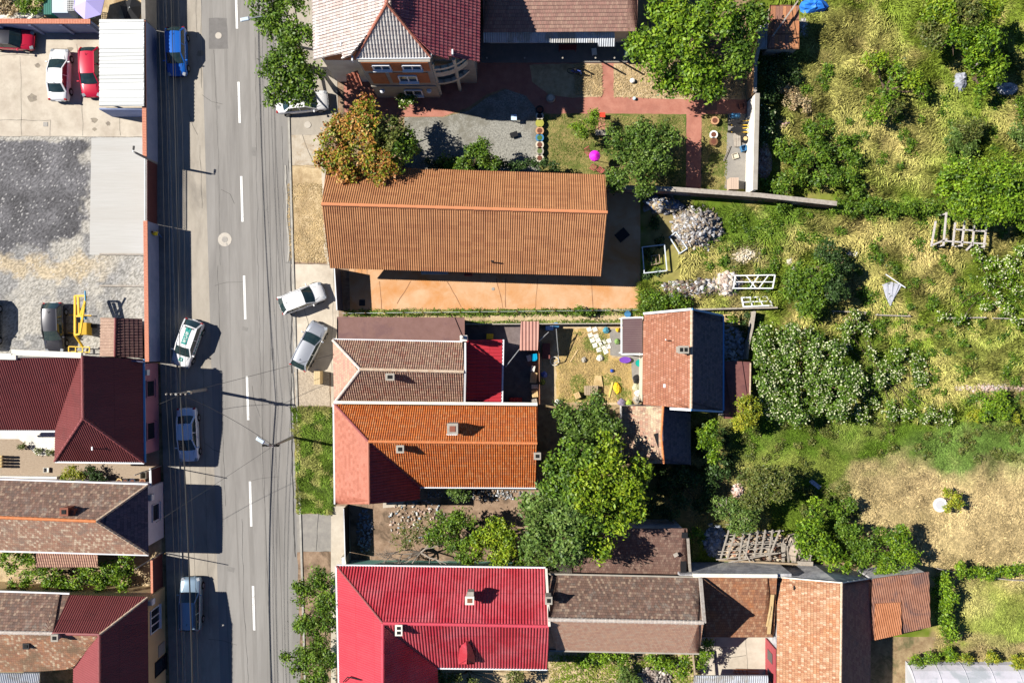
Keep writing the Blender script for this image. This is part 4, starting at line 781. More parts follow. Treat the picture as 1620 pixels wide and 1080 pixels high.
# right field trees
tree('spreading_tree','large yellow green tree at the top right, beside a long leaning pole',[(1485,25,38,5),(1530,20,44,5.6),(1560,60,34,5),(1510,60,36,5),(1475,55,20,4),(1545,85,24,4.4),(1565,15,26,4.6)],'bright',5.4,1.2,.28,pals=['bright','olive','vine','vine','olive','vine','bright'])
tree('spreading_tree','smaller green tree just below the leaning pole at the top right',[(1560,105,24,3.6),(1580,95,18,3.4),(1555,135,16,3),(1575,118,18,3.2)],'vine',3.6,1.2,.26)
tree('field_tree','big bright green tree over the pale timber frame at the right edge',[(1520,275,34,5),(1560,290,44,5.6),(1600,280,40,5.4),(1540,315,34,5),(1580,330,34,5),(1610,320,30,5),(1500,300,24,4),(1515,325,22,4),(1620,350,16,4),(1550,340,20,4.4)],'vine',5.4,1.2,.3)
tree('field_tree','dark green tree in the middle of the field left of the grey plank pile',[(1270,445,34,3.6),(1300,430,34,4),(1320,455,28,3.6),(1285,475,30,3.4),(1310,400,22,3),(1250,455,22,3),(1330,420,18,3)],'deep',4,1.3,.25,pals=['green','green','deep','green','deep','green','deep'])
tree('thin_field_tree','sparse tree with visible branches in the upper middle of the field',[(1390,95,26,3),(1420,110,20,2.8),(1405,150,22,2.8),(1450,130,22,2.8),(1390,175,20,2.6),(1415,170,16,2.6),(1460,145,14,2.4)],'olive',3,.8,.24,pals=['bright','vine','vine','bright','vine','olive','vine'])
tree('dome_bush','rounded grey green bush below the dark plastic heap at the right',[(1530,215,28,2.4),(1510,225,18,2),(1545,200,18,2.2),(1535,235,16,1.8)],'grey',2.4,1.3,.2,'bush',trunk=.05,pals=['olive','grey','olive','grey'])
tree('dome_bush','rounded green bush cut by the right edge beside the field',[(1612,205,18,1.8),(1622,222,14,1.6)],'grey',1.8,1.2,.2,'bush',trunk=.05)
tree('bramble_mass','broad bramble thicket beside the brick heap under the garden wall',[(x,y,R.uniform(16,24),R.uniform(1.4,2.4)) for x,y in ((1245,235),(1270,250),(1300,240),(1330,230),(1350,250),(1260,280),(1290,285),(1320,280),(1345,280),(1240,290),(1290,215),(1310,262),(1360,300),(1215,300))],'green',2.4,1.0,.26,'bush',trunk=.05)
tree('elder_thicket','huge elder thicket covered in small white blossoms, right of the rusty flat annex', [(1215+R.uniform(-8,8)+dx,530+dy,R.uniform(20,28),R.uniform(2.6,3.6)) for dx,dy in ((5,5),(35,0),(70,10),(100,25),(0,30),(30,30),(65,40),(100,55),(130,60),(-5,60),(25,65),(60,70),(95,85),(130,90),(0,90),(30,100),(70,105),(105,115),(10,115),(140,80),(45,125))],'elder',3.4,1.15,.24,'bush',trunk=.08,blossom=2600,pals=None)
tree('elder_bush','low elder bushes with white blossoms in the field beside the huge thicket',[(x,y,R.uniform(12,19),R.uniform(1.2,1.9)) for x,y in ((1375,560),(1400,575),(1425,560),(1450,570),(1390,600),(1420,590),(1380,640),(1410,650),(1440,655),(1470,655),(1500,660),(1360,655),(1455,595),(1350,500),(1370,520),(1340,520),(1335,545))],'green',1.9,1.0,.22,'bush',trunk=.04,blossom=900)
tree('elder_bush','scattered elder bushes with white flowers at the right edge of the field',[(x,y,R.uniform(11,18),R.uniform(1.0,1.7)) for x,y in ((1570,420),(1590,440),(1560,445),(1600,420),(1610,460),(1580,470),(1560,480),(1595,490),(1615,400),(1545,400),(1520,505),(1490,500),(1605,510))],'vine',1.7,.9,.22,'bush',trunk=.04,blossom=500)
tree('round_bush','bright green round bush near the right edge above the green meadow',[(1572,640,20,1.8),(1590,650,16,1.6),(1560,652,14,1.5),(1585,630,14,1.6)],'vine',1.8,1.3,.22,'bush',trunk=.05)
tree('round_bush','small yellow flowering bush left of the bright round bush',[(1550,658,12,1.1),(1538,656,9,1),(1610,662,9,1)],'yellow',1.1,1.2,.18,'bush',trunk=.03)
tree('shade_bush','dark bushes in the deep shade between the giant tree and the silver trees',[(x,y,R.uniform(14,22),R.uniform(1.8,2.8)) for x,y in ((1050,770),(1080,790),(1060,810),(1095,760),(1110,800),(1040,800),(1120,770),(1075,750),(1140,745))],'deep',2.6,1,.26,'bush',trunk=.05)
tree('bank_shrub','green shrubs on the heap edge between the orange yard and the garden house',[(1030,470,16,1.8),(1050,478,16,1.8),(1070,472,14,1.6),(1020,485,13,1.6),(1085,478,11,1.4),(1040,490,12,1.6)],'green',1.8,1.3,.24,'bush',trunk=.04)
tree('yard_shrub','small green shrub on the fence line of the orange yard',[(920,492,9,1.2),(935,494,8,1),(915,490,7,1)],'green',1.2,1.3,.2,'bush',trunk=.03)
tree('garden_shrub','green shrub next to the wooden frames behind the dark tiled slope',[(1160,505,9,1),(1250,325,12,1.2)][:1],'vine',1,1.3,.2,'bush',trunk=.03)
tree('wall_shrub','little green shrub at the foot of the long dark boundary wall',[(1235,328,12,1),(1245,325,9,.9)],'green',1,1.2,.2,'bush',trunk=.03)
tree('hedge_row','overgrown hedge row continuing from the dark boundary wall across the field',[(1325+i*13,325+math.sin(i)*5+i*.5,R.uniform(10,15),R.uniform(1.2,1.9)) for i in range(13)],'green',1.8,1.0,.24,'hedge',trunk=.04)
tree('white_flower_bush','dark bush dotted with white flowers just right of the white garden wall',[(1210,180,16,1.8),(1212,205,16,1.8),(1205,225,12,1.4)],'deep',1.8,1.2,.24,'bush',trunk=.04,blossom=40)
tree('wall_thicket','deep green thicket in the shade right of the plank wall',[(1215,105,18,2),(1225,130,18,2),(1215,150,14,1.8),(1240,95,14,1.6),(1250,120,16,1.4)],'deep',2,1.1,.26,'bush',trunk=.05)
tree('dry_bush','pale dead twiggy bush right of the white garden wall',[(1250,155,22,1.5),(1270,165,18,1.3),(1240,140,14,1.2)],'straw',1.5,.7,.2,'bush',trunk=.04)
# lower gardens
tree('garden_bush','bright green bushes under the eave of the two-tone tile house',[(920,1045,14,1.6),(940,1040,12,1.5),(960,1042,13,1.6),(985,1040,13,1.6),(1035,1040,14,1.6),(1045,1050,12,1.5),(1060,1055,14,1.6)],'vine',1.6,1.2,.24,'bush',trunk=.04)
tree('climbing_vine','bright vine on a wooden post between the lower garden and the beige court',[(1118,1030,12,2.6),(1110,1050,11,2.4),(1078,1060,15,2.4),(1085,1045,11,2),(1120,1015,9,2.6)],'vine',2.6,1.3,.24,'bush',trunk=.05)
tree('grey_shrub','grey leaved shrub at the bottom edge of the lower garden',[(985,1070,20,1.8),(1005,1080,14,1.6)],'grey',1.8,1.3,.2,'bush',trunk=.05)
tree('juniper_bush','olive green bushes at the bottom edge below the raspberry roof',[(670,1072,14,3),(690,1068,14,3.2),(705,1078,14,3),(815,1072,16,2.4),(800,1085,12,2.2),(750,1085,14,2.2),(720,1070,10,2.8)],'olive',3,1.3,.22,'bush',trunk=.05)
for q,(px,py) in enumerate(((1448,1045),(1470,1040),(1500,1035),(1525,1040),(1568,1040),(1610,1048))): tree('weed_clump',['leafy clump at the left end of the polytunnel roof','low clump second from the left along the polytunnel','clump above the middle of the polytunnel arch','bright yellow clump beside the polytunnel','tiny clump at the right part of the polytunnel edge','clump at the far right end of the polytunnel'][q],[(px,py,9+q%3*2,1.4),(px+8,py+3,7,1.2)],'yellow' if q>2 else 'vine',1.4,1.3,.2,'bush','clumps along the polytunnel',trunk=.02)
# vine garden west
tree('grape_vine','leafy grape vine spread over the garden between the two clay tile houses',[(x,y,R.uniform(10,16),R.uniform(2.0,2.6)) for x,y in ((5,885),(20,900),(35,880),(50,890),(45,910),(20,925),(40,925),(10,870),(65,905),(125,905),(140,885),(145,905),(160,915),(170,900),(185,905),(200,905),(195,925),(155,925),(120,925),(85,915),(100,925),(178,920),(75,925),(198,880))],'vine',2.4,1.1,.24,'vine',trunk=.04)
tree('courtyard_bush','bright green round bush in the brick courtyard under the maroon roof house',[(112,749,14,1.5),(125,752,9,1.3),(102,755,7,1.1)],'yellow',1.5,1.5,.18,'bush',trunk=.04)
tree('courtyard_bush','dark purple green bush beside the bright round courtyard bush',[(145,750,13,1.3),(160,755,9,1.1),(152,757,8,1)],'deep',1.3,1.2,.2,'bush',trunk=.04)
tree('neighbour_bush','green bush at the top left edge behind the brick coping',[(38,8,16,1.6),(55,12,12,1.4),(60,0,12,1.5)],'vine',1.6,1.4,.2,'bush',trunk=.03)
tree('dry_heap_bush','pale brown dry bush in the top left corner',[(5,8,16,1.3),(20,15,12,1.2),(-15,0,18,1.4)],'straw',1.4,1,.22,'bush',trunk=.03)
# half bare tree
o=thing('half_bare_tree',W(640,880),'half bare grey tree with twisted branches and sparse leaves in front of the raspberry roof','tree')
mb=MB()
def twig(p,d,L,r,k):
    q=p+d*L; m_=(p+q)/2+Vector((R.uniform(-.1,.1),R.uniform(-.1,.1),.08))*L; mb.tube([p,m_,q],[r,r*.8,r*.55],5)
    if k>0:
        for i in range(3): dd=(d+Vector((R.uniform(-.8,.8),R.uniform(-.8,.8),R.uniform(-.2,.35)))).normalized(); twig(q if i else m_,dd,L*R.uniform(.55,.8),r*.55,k-1)
b0=W(668,868,0); mb.tube([b0,b0+Vector((0,0,1.2))],[.16,.12],7)
for dx,dy in ((-1,-.35),(-.8,.2),(-.5,-.6),(.7,-.2),(.4,.5),(-1,0)): twig(b0+Vector((0,0,1.2)),Vector((dx,dy,.35)).normalized(),1.7,.08,3)
mb.build('trunk',M_barkg,o); P,N,cl=crownpts([(W(640,850,2.2).x,W(640,850,2.2).y,2.,1.4,.6),(W(670,840,2.2).x,W(670,840,2.2).y,2.2,1.6,.6)],.4,.2,seed=3); g_=np.random.default_rng(2); leaves('crown',P,N,.2*g_.uniform(.6,1.2,len(P)),palcol('olive',cl,g_),o)
# ---------------- field: height-less cover colour shared by the soil sheet and the blades growing from it
def vn(x,y,s,seed):
    g=np.random.default_rng(seed).random((128,128)); X=np.mod(x/s,127.);Y=np.mod(y/s,127.); i=X.astype(int);j=Y.astype(int); fx=X-i;fy=Y-j; fx=fx*fx*(3-2*fx);fy=fy*fy*(3-2*fy); i2=(i+1)%128;j2=(j+1)%128
    return (g[i,j]*(1-fx)+g[i2,j]*fx)*(1-fy)+(g[i,j2]*(1-fx)+g[i2,j2]*fx)*fy
STRAW=np.array([.5,.4,.15]);GREEN=np.array([.17,.23,.025]);LUSH=np.array([.1,.19,.018]);SOIL=np.array([.38,.27,.15]);MOWN=np.array([.6,.45,.23]);PALE=np.array([.4,.42,.1]);BLUEG=np.array([.16,.25,.08])
FB=[ # (px,py,rx,ry,colour,strength)
 (1250,90,70,60,'P',.4),(1340,60,80,50,'S',.5),(1300,170,120,80,'S',.45),(1210,150,40,110,'L',.8),(1420,220,70,60,'S',.6),(1480,240,60,90,'P',.7),(1400,270,60,40,'P',.5),
 (1600,180,40,60,'S',.5),(1200,360,120,30,'L',.6),(1330,330,250,16,'L',.8),(1100,430,60,60,'S',.6),(1330,370,90,30,'S',.8),(1450,380,120,40,'S',.8),(1370,460,40,60,'S',.6),(1480,440,50,50,'S',.6),
 (1440,520,260,10,'S',.5),(1560,560,90,50,'P',.8),(1480,600,90,40,'S',.7),(1580,620,60,25,'D',.5),(1380,590,60,50,'L',.5),
 (1400,700,270,42,'L',1.2),(1540,715,130,50,'B',.9),(1230,735,110,30,'P',.8),(1200,700,60,40,'L',.8),(1300,790,80,60,'L',.6),(1490,835,150,90,'M',3),(1420,770,95,50,'M',3),(1600,820,90,100,'M',3),(1600,700,40,30,'L',.6),
 (1560,960,90,60,'P',1.5),(1590,985,60,40,'L',1),(1535,950,40,30,'M',1),(1560,1020,100,14,'D',1.2),(1160,580,40,100,'D',.8),(1100,760,100,90,'D',.8),(1060,350,50,60,'D',.8),(1180,400,40,25,'D',.5)]
CM=dict(S=STRAW,L=LUSH,P=PALE,D=SOIL,M=MOWN,B=BLUEG)
def fieldcol(x,y):
    px=810+x*S;py=540-y*S; n1=vn(x+90,y+90,1.3,1)*.5+vn(x+90,y+90,.6,2)*.3+vn(x+90,y+90,3.2,3)*.4
    wS=(np.clip((n1-.62)*3.2,0,1)*.78)[:,None]; C=GREEN*(1-wS)+STRAW*wS; tot=np.ones((len(x),1)); acc=C.copy()
    jx=(vn(x+50,y+50,.9,7)-.5)*30; jy=(vn(x+50,y+50,.9,8)-.5)*30
    for (bx,by,rx,ry,k,s) in FB:
        d=((px-bx+jx)/rx)**2+((py-by+jy)/ry)**2; w=(s*2.2*np.clip(1.25-d,0,1))[:,None]; w=np.where(w>0,w*(w>.0),0); acc+=CM[k]*w; tot+=w
    C=acc/tot; return C*(.74+.46*vn(x+10,y+10,.35,9))[:,None]
xs=np.arange(W(1012,0).x,W(1990,0).x,.2); ys=np.arange(W(0,1240).y,W(0,-180).y,.2); X,Y=np.meshgrid(xs,ys,indexing='ij')
nx,ny=X.shape; v=np.stack([X.ravel(),Y.ravel(),.006+.0*X.ravel()+.05*vn(X.ravel()+80,Y.ravel()+80,1.4,4)],1)
edge=np.clip((v[:,0]-xs[0])/1.5,0,1); v[:,2]=.006+(v[:,2]-.006)*edge
I=np.arange(nx*ny).reshape(nx,ny); F=np.stack([I[:-1,:-1],I[1:,:-1],I[1:,1:],I[:-1,1:]],-1).reshape(-1,4)
inH=((v[F[:,0],0]<W(1190,0).x)&(v[F[:,0],1]>W(0,300).y))|((v[F[:,0],0]<W(1380,0).x)&(v[F[:,0],1]<W(0,890).y))|((v[F[:,0],0]<W(1480,0).x)&(v[F[:,0],1]<W(0,1010).y)); F=F[~inH]
f=npmesh('field_ground',v,F,fieldcol(v[:,0],v[:,1])*.75,attrmat('field_soil',.95,0,.1)); tag(f,kind='structure')
xs=np.arange(W(-260,0).x,W(252,0).x,.11); ys=np.arange(W(0,572).y,W(0,200).y,.11); X,Y=np.meshgrid(xs,ys,indexing='ij'); nx,ny=X.shape; x=X.ravel()+80;y=Y.ravel()+80; px=810+X.ravel()*S;py=540-Y.ravel()*S
e=(vn(x,y,1.1,41)-.5)*26+(vn(x,y,.3,42)-.5)*16+(vn(x,y,3.5,43)-.5)*24
m=np.clip((np.minimum(406-py-np.clip(px-80,0,99)*.45,147-px)+e)/14,0,1)*np.clip((py-222+e*.3)/4,0,1)
bl=np.clip((vn(x,y,1.9,44)*.6+vn(x,y,.6,45)*.4-.43)*5,0,1)*np.clip((230-px)/60,0,1)*.9; tn=np.clip(1-((py-415+e)/22)**2,0,1)*np.clip((190-px)/60,0,1)
g_=np.random.default_rng(4); C=np.array([.43,.405,.36])*(1-bl[:,None])+np.array([.27,.265,.26])*bl[:,None]; C=C*(1-tn[:,None]*.7)+np.array([.56,.44,.27])*tn[:,None]*.7
C=C*(1-m[:,None])+(np.array([.125,.122,.128])*(.75+.8*vn(x,y,1.6,46)[:,None]))*m[:,None]; C*=.86*g_.uniform(.55,1.4,(len(C),1)); sp=g_.random(len(C))<.03; C[sp]=C[sp]*.3+np.array([.38,.37,.36])
I=np.arange(nx*ny).reshape(nx,ny); F=np.stack([I[:-1,:-1],I[1:,:-1],I[1:,1:],I[:-1,1:]],-1).reshape(-1,4); tag(npmesh('yard_gravel',np.stack([X.ravel(),Y.ravel(),.008+.03*g_.random(len(x))*.12],1),F,np.clip(C,0,1),attrmat('gravel_colour',.95,0,.1)),kind='structure')
# blockers: no grass where things stand (px rectangles)
BLK=[(1016,495,1150,655),(985,640,1095,735),(1143,560,1190,665),(900,830,1092,912),(1095,885,1480,1100),(1010,300,1320,326),(1425,1050,1700,1200),(1208,0,1268,80),(1012,300,1075,450)]
def inpoly(px,py,poly):
    c=np.zeros(len(px),bool); n=len(poly)
    for i in range(n):
        x0,y0=poly[i];x1,y1=poly[(i+1)%n]; t=((y0>py)!=(y1>py))&(px<(x1-x0)*(py-y0)/((y1-y0) or 1e-9)+x0); c^=t
    return c
def grass(name,label,poly,n,L0,L1,wd,colf,lift=.25,seed=1,flow=1.,jit=.2,z0=0.02,cat='grass'):
    g=np.random.default_rng(seed); P=np.array([W(*p)[:2] for p in poly]); mn=P.min(0);mx=P.max(0); x=g.uniform(mn[0],mx[0],n);y=g.uniform(mn[1],mx[1],n)
    px=810+x*S;py=540-y*S; k=inpoly(px,py,poly)
    for (a,b_,c,d) in BLK: k&=~((px>a)&(px<c)&(py>b_)&(py<d))
    x=x[k];y=y[k];n=len(x); a=(vn(x+40,y+40,3.2,21)*9+vn(x+40,y+40,1.1,22)*2.6)*flow+g.normal(size=n)*.75+(0 if flow else g.uniform(0,6.28,n))
    L=g.uniform(L0,L1,n)*(.6+.8*vn(x+5,y+5,.8,23)); d=np.stack([np.cos(a),np.sin(a)],1); s=np.stack([-d[:,1],d[:,0]],1)*(wd*g.uniform(.6,1.3,n))[:,None]/2; li=lift*g.uniform(.5,1.4,n)*(.5+vn(x+9,y+9,1.1,24))
    b=np.stack([x,y],1); V_=np.zeros((n,6,3)); 
    V_[:,0,:2]=b-s;V_[:,1,:2]=b+s;V_[:,0,2]=V_[:,1,2]=z0; m_=b+d*(L*.45)[:,None]; V_[:,2,:2]=m_+s;V_[:,3,:2]=m_-s;V_[:,2,2]=li*1.0;V_[:,3,2]=li*.85
    t=b+d*L[:,None]; V_[:,4,:2]=t+s*.3;V_[:,5,:2]=t-s*.3;V_[:,4,2]=V_[:,5,2]=li*.7
    F=(np.arange(n)[:,None,None]*6+np.array([[0,1,2,3],[3,2,4,5]])[None]).reshape(-1,4)
    C=colf(x,y)*g.uniform(1-jit,1+jit*1.3,(n,1)); o=npmesh(name,V_.reshape(-1,3),F,np.clip(np.repeat(C,6,0),0,1),MATS['grassblade']); return tag(o,label,cat,None,'stuff')
NM=[(1190,-60),(1700,-60),(1700,660),(1190,660),(1190,500),(1012,500),(1012,330),(1190,330)]
grass('wild_grass','long wind combed yellow and green grass covering the wild field',NM,230000,.3,.75,.055,fieldcol,.26,1,jit=.4)
grass('meadow_grass','lush green meadow grass in the band above the mown field',[(1090,655),(1700,655),(1700,1045),(1480,1045),(1480,900),(1090,900)],150000,.18,.42,.045,fieldcol,.12,2,.5,jit=.45)
lawnc=lambda x,y:(np.array([.12,.15,.03])*(1-(vn(x+60,y+60,.9,31)>.5)[:,None]*.8)+STRAW*.75*(vn(x+60,y+60,.9,31)>.5)[:,None]*.8)
BLK=[]
grass('lawn_grass','short patchy lawn grass in the paved garden',[(858,183),(1083,183),(1083,304),(856,288)],9000,.1,.2,.04,lawnc,.06,3,0); 
grass('lawn_grass','short patchy grass strip between the red path and the white garden wall',[(1111,183),(1150,183),(1149,304),(1111,304)],2500,.1,.2,.04,lawnc,.06,4,0)
vg=lambda x,y:np.array([.1,.16,.018])*(.6+.9*vn(x+70,y+70,.5,33))[:,None]+np.array([.2,.15,.07])*(vn(x+70,y+70,.7,34)>.62)[:,None]
grass('verge_grass','rough green grass on the street verge beside the salmon tile slope',[(464,646),(528,646),(530,790),(524,812),(472,812)],14000,.15,.4,.05,vg,.2,5,1.,jit=.45)
sg=lambda x,y:np.array([.45,.33,.17])*(.7+.6*vn(x+70,y+70,.5,35))[:,None]
grass('dry_verge_grass','dry straw coloured grass on the sandy street verge',[(456,290),(510,290),(522,414),(458,414)],5000,.1,.3,.04,sg,.06,6,1.)
grass('fence_weeds','thin line of green weeds along the fence of the orange yard',[(545,491),(1010,489),(1012,497),(545,500)],3500,.15,.35,.06,vg,.15,8,0); grass('fence_weeds','sparse weeds along the top of the dark back yard',[(735,508),(1012,506),(1012,512),(735,514)],1500,.1,.25,.05,vg,.1,9,0)
grass('yard_grass','yellow green grass on the sandy ground of the middle back yard',[(885,525),(960,525),(962,570),(998,575),(998,634),(885,634)],6500,.1,.28,.04,lambda x,y:np.array([.46,.33,.14])*(vn(x+60,y+60,1.2,51)<.58)[:,None]+np.array([.2,.22,.05])*(vn(x+60,y+60,1.2,51)>=.58)[:,None],.07,10,0)
grass('lower_grass','green and straw grass of the lower garden under the two-tone tile house',[(870,1035),(1108,1035),(1108,1120),(870,1120)],5000,.15,.35,.06,lambda x,y:fieldcol(x,y),.12,11,0)
grass('bed_grass','dry tufts on the sandy beds beside the porch',[(909,103),(952,103),(952,151),(909,151)],1500,.1,.25,.05,sg,.08,12,0); grass('bed_grass','dry tufts on the wider sandy bed under the big walnut tree',[(972,103),(1180,103),(1180,155),(972,155)],4000,.1,.25,.05,sg,.08,13,0)
# low weeds and undergrowth among the grass
def weeds(name,label,cells,pal,hh,leaf=.2,dens=1.):
    g=np.random.default_rng(len(label)); L=[]
    for (px,py,r) in cells: p=W(px,py); L.append((p.x,p.y,.05,r/S,hh/(r/S)))
    P,N,cl=crownpts(L,dens,leaf,-.0,seed=len(label)); P[:,2]=np.maximum(P[:,2],.04); return tag(leaves(name,P,N,leaf*g.uniform(.6,1.3,len(P)),palcol(pal,cl,g),None),label,'weeds',None,'stuff')
def scat(poly,n,r0,r1,seed):
    rr=random.Random(seed); a=min(p[0] for p in poly);b=max(p[0] for p in poly);c=min(p[1] for p in poly);d=max(p[1] for p in poly); L=[]
    while len(L)<n:
        x=rr.uniform(a,b);y=rr.uniform(c,d)
        if inpoly(np.array([x]),np.array([y]),poly)[0]: L.append((x,y,rr.uniform(r0,r1)))
    return L
weeds('field_weeds','patches of leafy green weeds among the wild grass',scat([(1200,90),(1300,100),(1640,170),(1640,270),(1480,260),(1380,310),(1240,230)],70,5,14,1)+scat([(1150,335),(1640,345),(1640,520),(1330,510),(1180,420)],95,5,14,2)+scat([(1350,500),(1640,510),(1640,640),(1380,640)],60,5,13,3),'green',.55,.2,1.1)
weeds('meadow_weeds','darker tufts scattered through the lush green meadow band',scat([(1180,665),(1640,665),(1640,735),(1350,720),(1250,760),(1170,740)],60,5,12,4)+scat([(1255,770),(1340,760),(1360,830),(1280,830)],24,5,12,5),'olive',.3,.18,.8)
weeds('rubble_weeds','weeds growing between the rubble heaps right of the orange yard',scat([(1080,395),(1180,335),(1230,340),(1240,400),(1100,440)],26,5,12,6)+[(x,455+R.uniform(-4,4),8) for x in range(1040,1230,24)],'green',.5,.2,1.1)
weeds('shade_weeds','dark weeds on the shaded ground behind the outbuildings',scat([(1020,340),(1060,345),(1050,450),(1020,440)],8,5,10,7)+scat([(1095,665),(1160,690),(1160,760),(1040,780),(1020,745)],26,7,14,8)+scat([(1150,490),(1200,500),(1200,560),(1190,560)],8,5,9,9),'deep',.5,.22,1)
# ---------------- cars
def paint(n,c,met=.3,r=.28): 
    m=mat(n,c,r=r,metal=met,coat=.7,spec=.5); return m
M_cglass=mat('car_glass',(.012,.03,.035),(.03,.05,.05),2.5,.06,spec=.9); M_tyre=mat('tyre',(.012,.012,.012),r=.8); M_rim=mat('rim',(.55,.56,.58),r=.3,metal=.8)
M_head=mat('headlight_glass',(.3,.32,.35),r=.08,spec=.8); M_tail=mat('tail_glass',(.35,.01,.01),r=.15,spec=.6); M_trim=mat('black_trim',(.02,.02,.022),r=.5)
def car(label,px,py,dx,dy,style,pm,cat='car',L=4.1,name='parked_car',roofm=None,deco=None,Wd=1.74,hh=1.46,rails=False):
    a=math.atan2(-dy,dx); L*=1.07;Wd*=1.05;p=W(px,py,.45); p.z=0.02; o=thing(name,p,label,cat,None,a); h=L/2; w0=Wd/2
    if style=='hatch': rb,rr_,rf,bf,zt,deck=-h+.12,-h+.62,.28,1.02,.92,.95
    elif style=='suv': rb,rr_,rf,bf,zt,deck=-h+.1,-h+.42,.3,.95,1.02,1.05
    else: rb,rr_,rf,bf,zt,deck=-h+.72,-h+1.38,.3,1.12,.9,.95
    rf*=L/4.1; bf*=L/4.1
    st=[(-h,.76,.6,.45),(-h+.04,.86,.8,.42),(-h+.1,.91,deck-.07,.34),(-h+.2,.94,deck-.03,.3),(-h+.4,.96,deck,.24),(-h+.9,.99,deck,.22),(-.4,1,zt+.02,.2),(.4,1,zt,.2),(bf,.985,zt-.02,.2),(h-.7,.98,zt-.09,.22),(h-.42,.97,zt-.15,.24),(h-.24,.93,zt-.21,.28),(h-.12,.88,zt-.28,.32),(h-.04,.8,.58,.4),(h,.7,.5,.42)]
    prof=[(.0,0,1),(.55,0,1),(.86,-.02,1),(.965,-.09,1),(1.0,-.25,1),(1.0,0,0),(.93,-.0,-1)]
    mb=MB(); vs=[];n=0
    for (x,k,t,b) in st:
        row=[]
        for q,(fw_,dz,tp) in enumerate(prof):
            z=t+dz+.03*(1-fw_) if tp==1 else (b+.18 if tp==0 else b)
            z=max(z,b+.0); row.append((x,fw_*w0*k,z))
        full=row[::-1]+[(a_,-b_,c_) for a_,b_,c_ in row[1:]]; n=len(full); vs+=full
    fs=[(i*n+j,i*n+j+1,(i+1)*n+j+1,(i+1)*n+j) for i in range(len(st)-1) for j in range(n-1)]
    fs=[f[::-1] for f in fs]; fs+=[(i*n+n-1,i*n,(i+1)*n,(i+1)*n+n-1) for i in range(len(st)-1)]; fs+=[tuple(range(n)),tuple(range((len(st)-1)*n,len(st)*n))[::-1]]
    mb.add(vs,fs); body=mb.build('body',pm,o,smooth=True,local=True)
    zr=hh; wb=w0*.9; wr=w0*.72; zb=zt-.03
    # roof
    mb=MB(); nx=6;ny=5; vs=[]
    for i in range(nx+1):
        for j in range(ny+1):
            u=i/nx;v=j/ny*2-1; x=rr_+(rf-rr_)*u; e=(2*u-1)
            vs.append((x+(.05 if i==nx else -.05 if i==0 else 0)*(1-v*v)*1.5,v*wr*(1-.06*abs(e)**3),zr-.045*v*v-.035*e*e))
    fs=[(i*(ny+1)+j,(i+1)*(ny+1)+j,(i+1)*(ny+1)+j+1,i*(ny+1)+j+1) for i in range(nx) for j in range(ny)]
    mb.add(vs,fs); b2=[(x,y,z-.04) for x,y,z in vs]; mb.add(b2,[f[::-1] for f in fs]); mb.build('roof',roofm or pm,o,smooth=True,local=True)
    def patch(q,nm,mt,n=4,bul=.04):
        m2=MB(); q=[Vector(x) for x in q]; V_=[]
        nn=(q[1]-q[0]).cross(q[3]-q[0]).normalized()
        for i in range(n+1):
            for j in range(n+1):
                u=i/n;v=j/n; P_=(q[0]*(1-u)+q[1]*u)*(1-v)+(q[3]*(1-u)+q[2]*u)*v; V_.append(P_+nn*bul*(4*u*(1-u))**.7)
        m2.add(V_,[(i*(n+1)+j,(i+1)*(n+1)+j,(i+1)*(n+1)+j+1,i*(n+1)+j+1) for i in range(n) for j in range(n)]); return m2.build(nm,mt,o,smooth=True,local=True)
    ze=zr-.08
    patch([(bf,-wb*.93,zb),(bf,wb*.93,zb),(rf,wr*.93,ze),(rf,-wr*.93,ze)],'windshield',M_cglass,bul=.1)
    patch([(rb,wb*.9,deck-.03),(rb,-wb*.9,deck-.03),(rr_,-wr*.92,ze),(rr_,wr*.92,ze)],'rear_window',M_cglass,bul=.08)
    for s in(1,-1):
        q=[(bf-.12,s*wb,zb),(rb+.1,s*wb,deck-.02),(rr_,s*(wr+.01),ze+.0),(rf,s*(wr+.01),ze+.0)]
        patch(q if s>0 else [q[1],q[0],q[3],q[2]],'side_window',M_cglass,bul=.02)
    for s in(1,-1):
        mb=MB(); mb.bar((bf-.02,s*wb*.97,zb-.02),(rf,s*wr*.98,ze+.03),.09,.07); mb.bar((rb+.02,s*wb*.96,deck-.04),(rr_,s*wr*.98,ze+.03),.14,.08)
        mb.bar((rf,s*(wr+.01),ze+.03),(rr_,s*(wr+.01),ze+.03),.08,.07); xm=(rf+rr_)/2+.15; mb.bar((xm,s*(wb+.01),zb),(xm-.05,s*(wr+.02),ze),.07,.05); mb.build('pillars',roofm or pm,o,local=True)
    wx=h*.64
    for sx in(wx,-wx+.08):
        for s in(1,-1):
            e=bpy.data.objects.new('wheel',None); COL.objects.link(e); e.parent=o; e.location=(sx,s*(w0-.1),.31)
            t_=MB(); t_.tube([(0,-.11*s,0),(0,.135*s,0)],.31,18); t_.build('tyre',M_tyre,e,local=True); t_=MB(); t_.tube([(0,.1*s,0),(0,.145*s,0)],.19,14); t_.build('rim',M_rim,e,local=True)
            t_=MB(); t_.tube([(0,.0,0),(0,.105*s,0)],.355,18); t_.build('wheel_arch',M_trim,e,local=True)
    for s in(1,-1):
        m2=MB(); m2.box((h-.2,s*w0*.72,zt-.27),(.3,.3,.12),-s*.35,0,.3); m2.build('headlight',M_head,o,local=True,bevel=.03)
        m2=MB(); m2.box((-h+.1,s*w0*.78,deck-.14),(.16,.22,.2),s*.3); m2.build('tail_light',M_tail,o,local=True,bevel=.03)
        m2=MB(); m2.box((bf-.22,s*(w0+.09),zb+.06),(.12,.2,.12)); m2.bar((bf-.2,s*(w0-.1),zb+.0),(bf-.22,s*(w0+.05),zb+.04),.05); m2.build('wing_mirror',pm,o,local=True,bevel=.02)
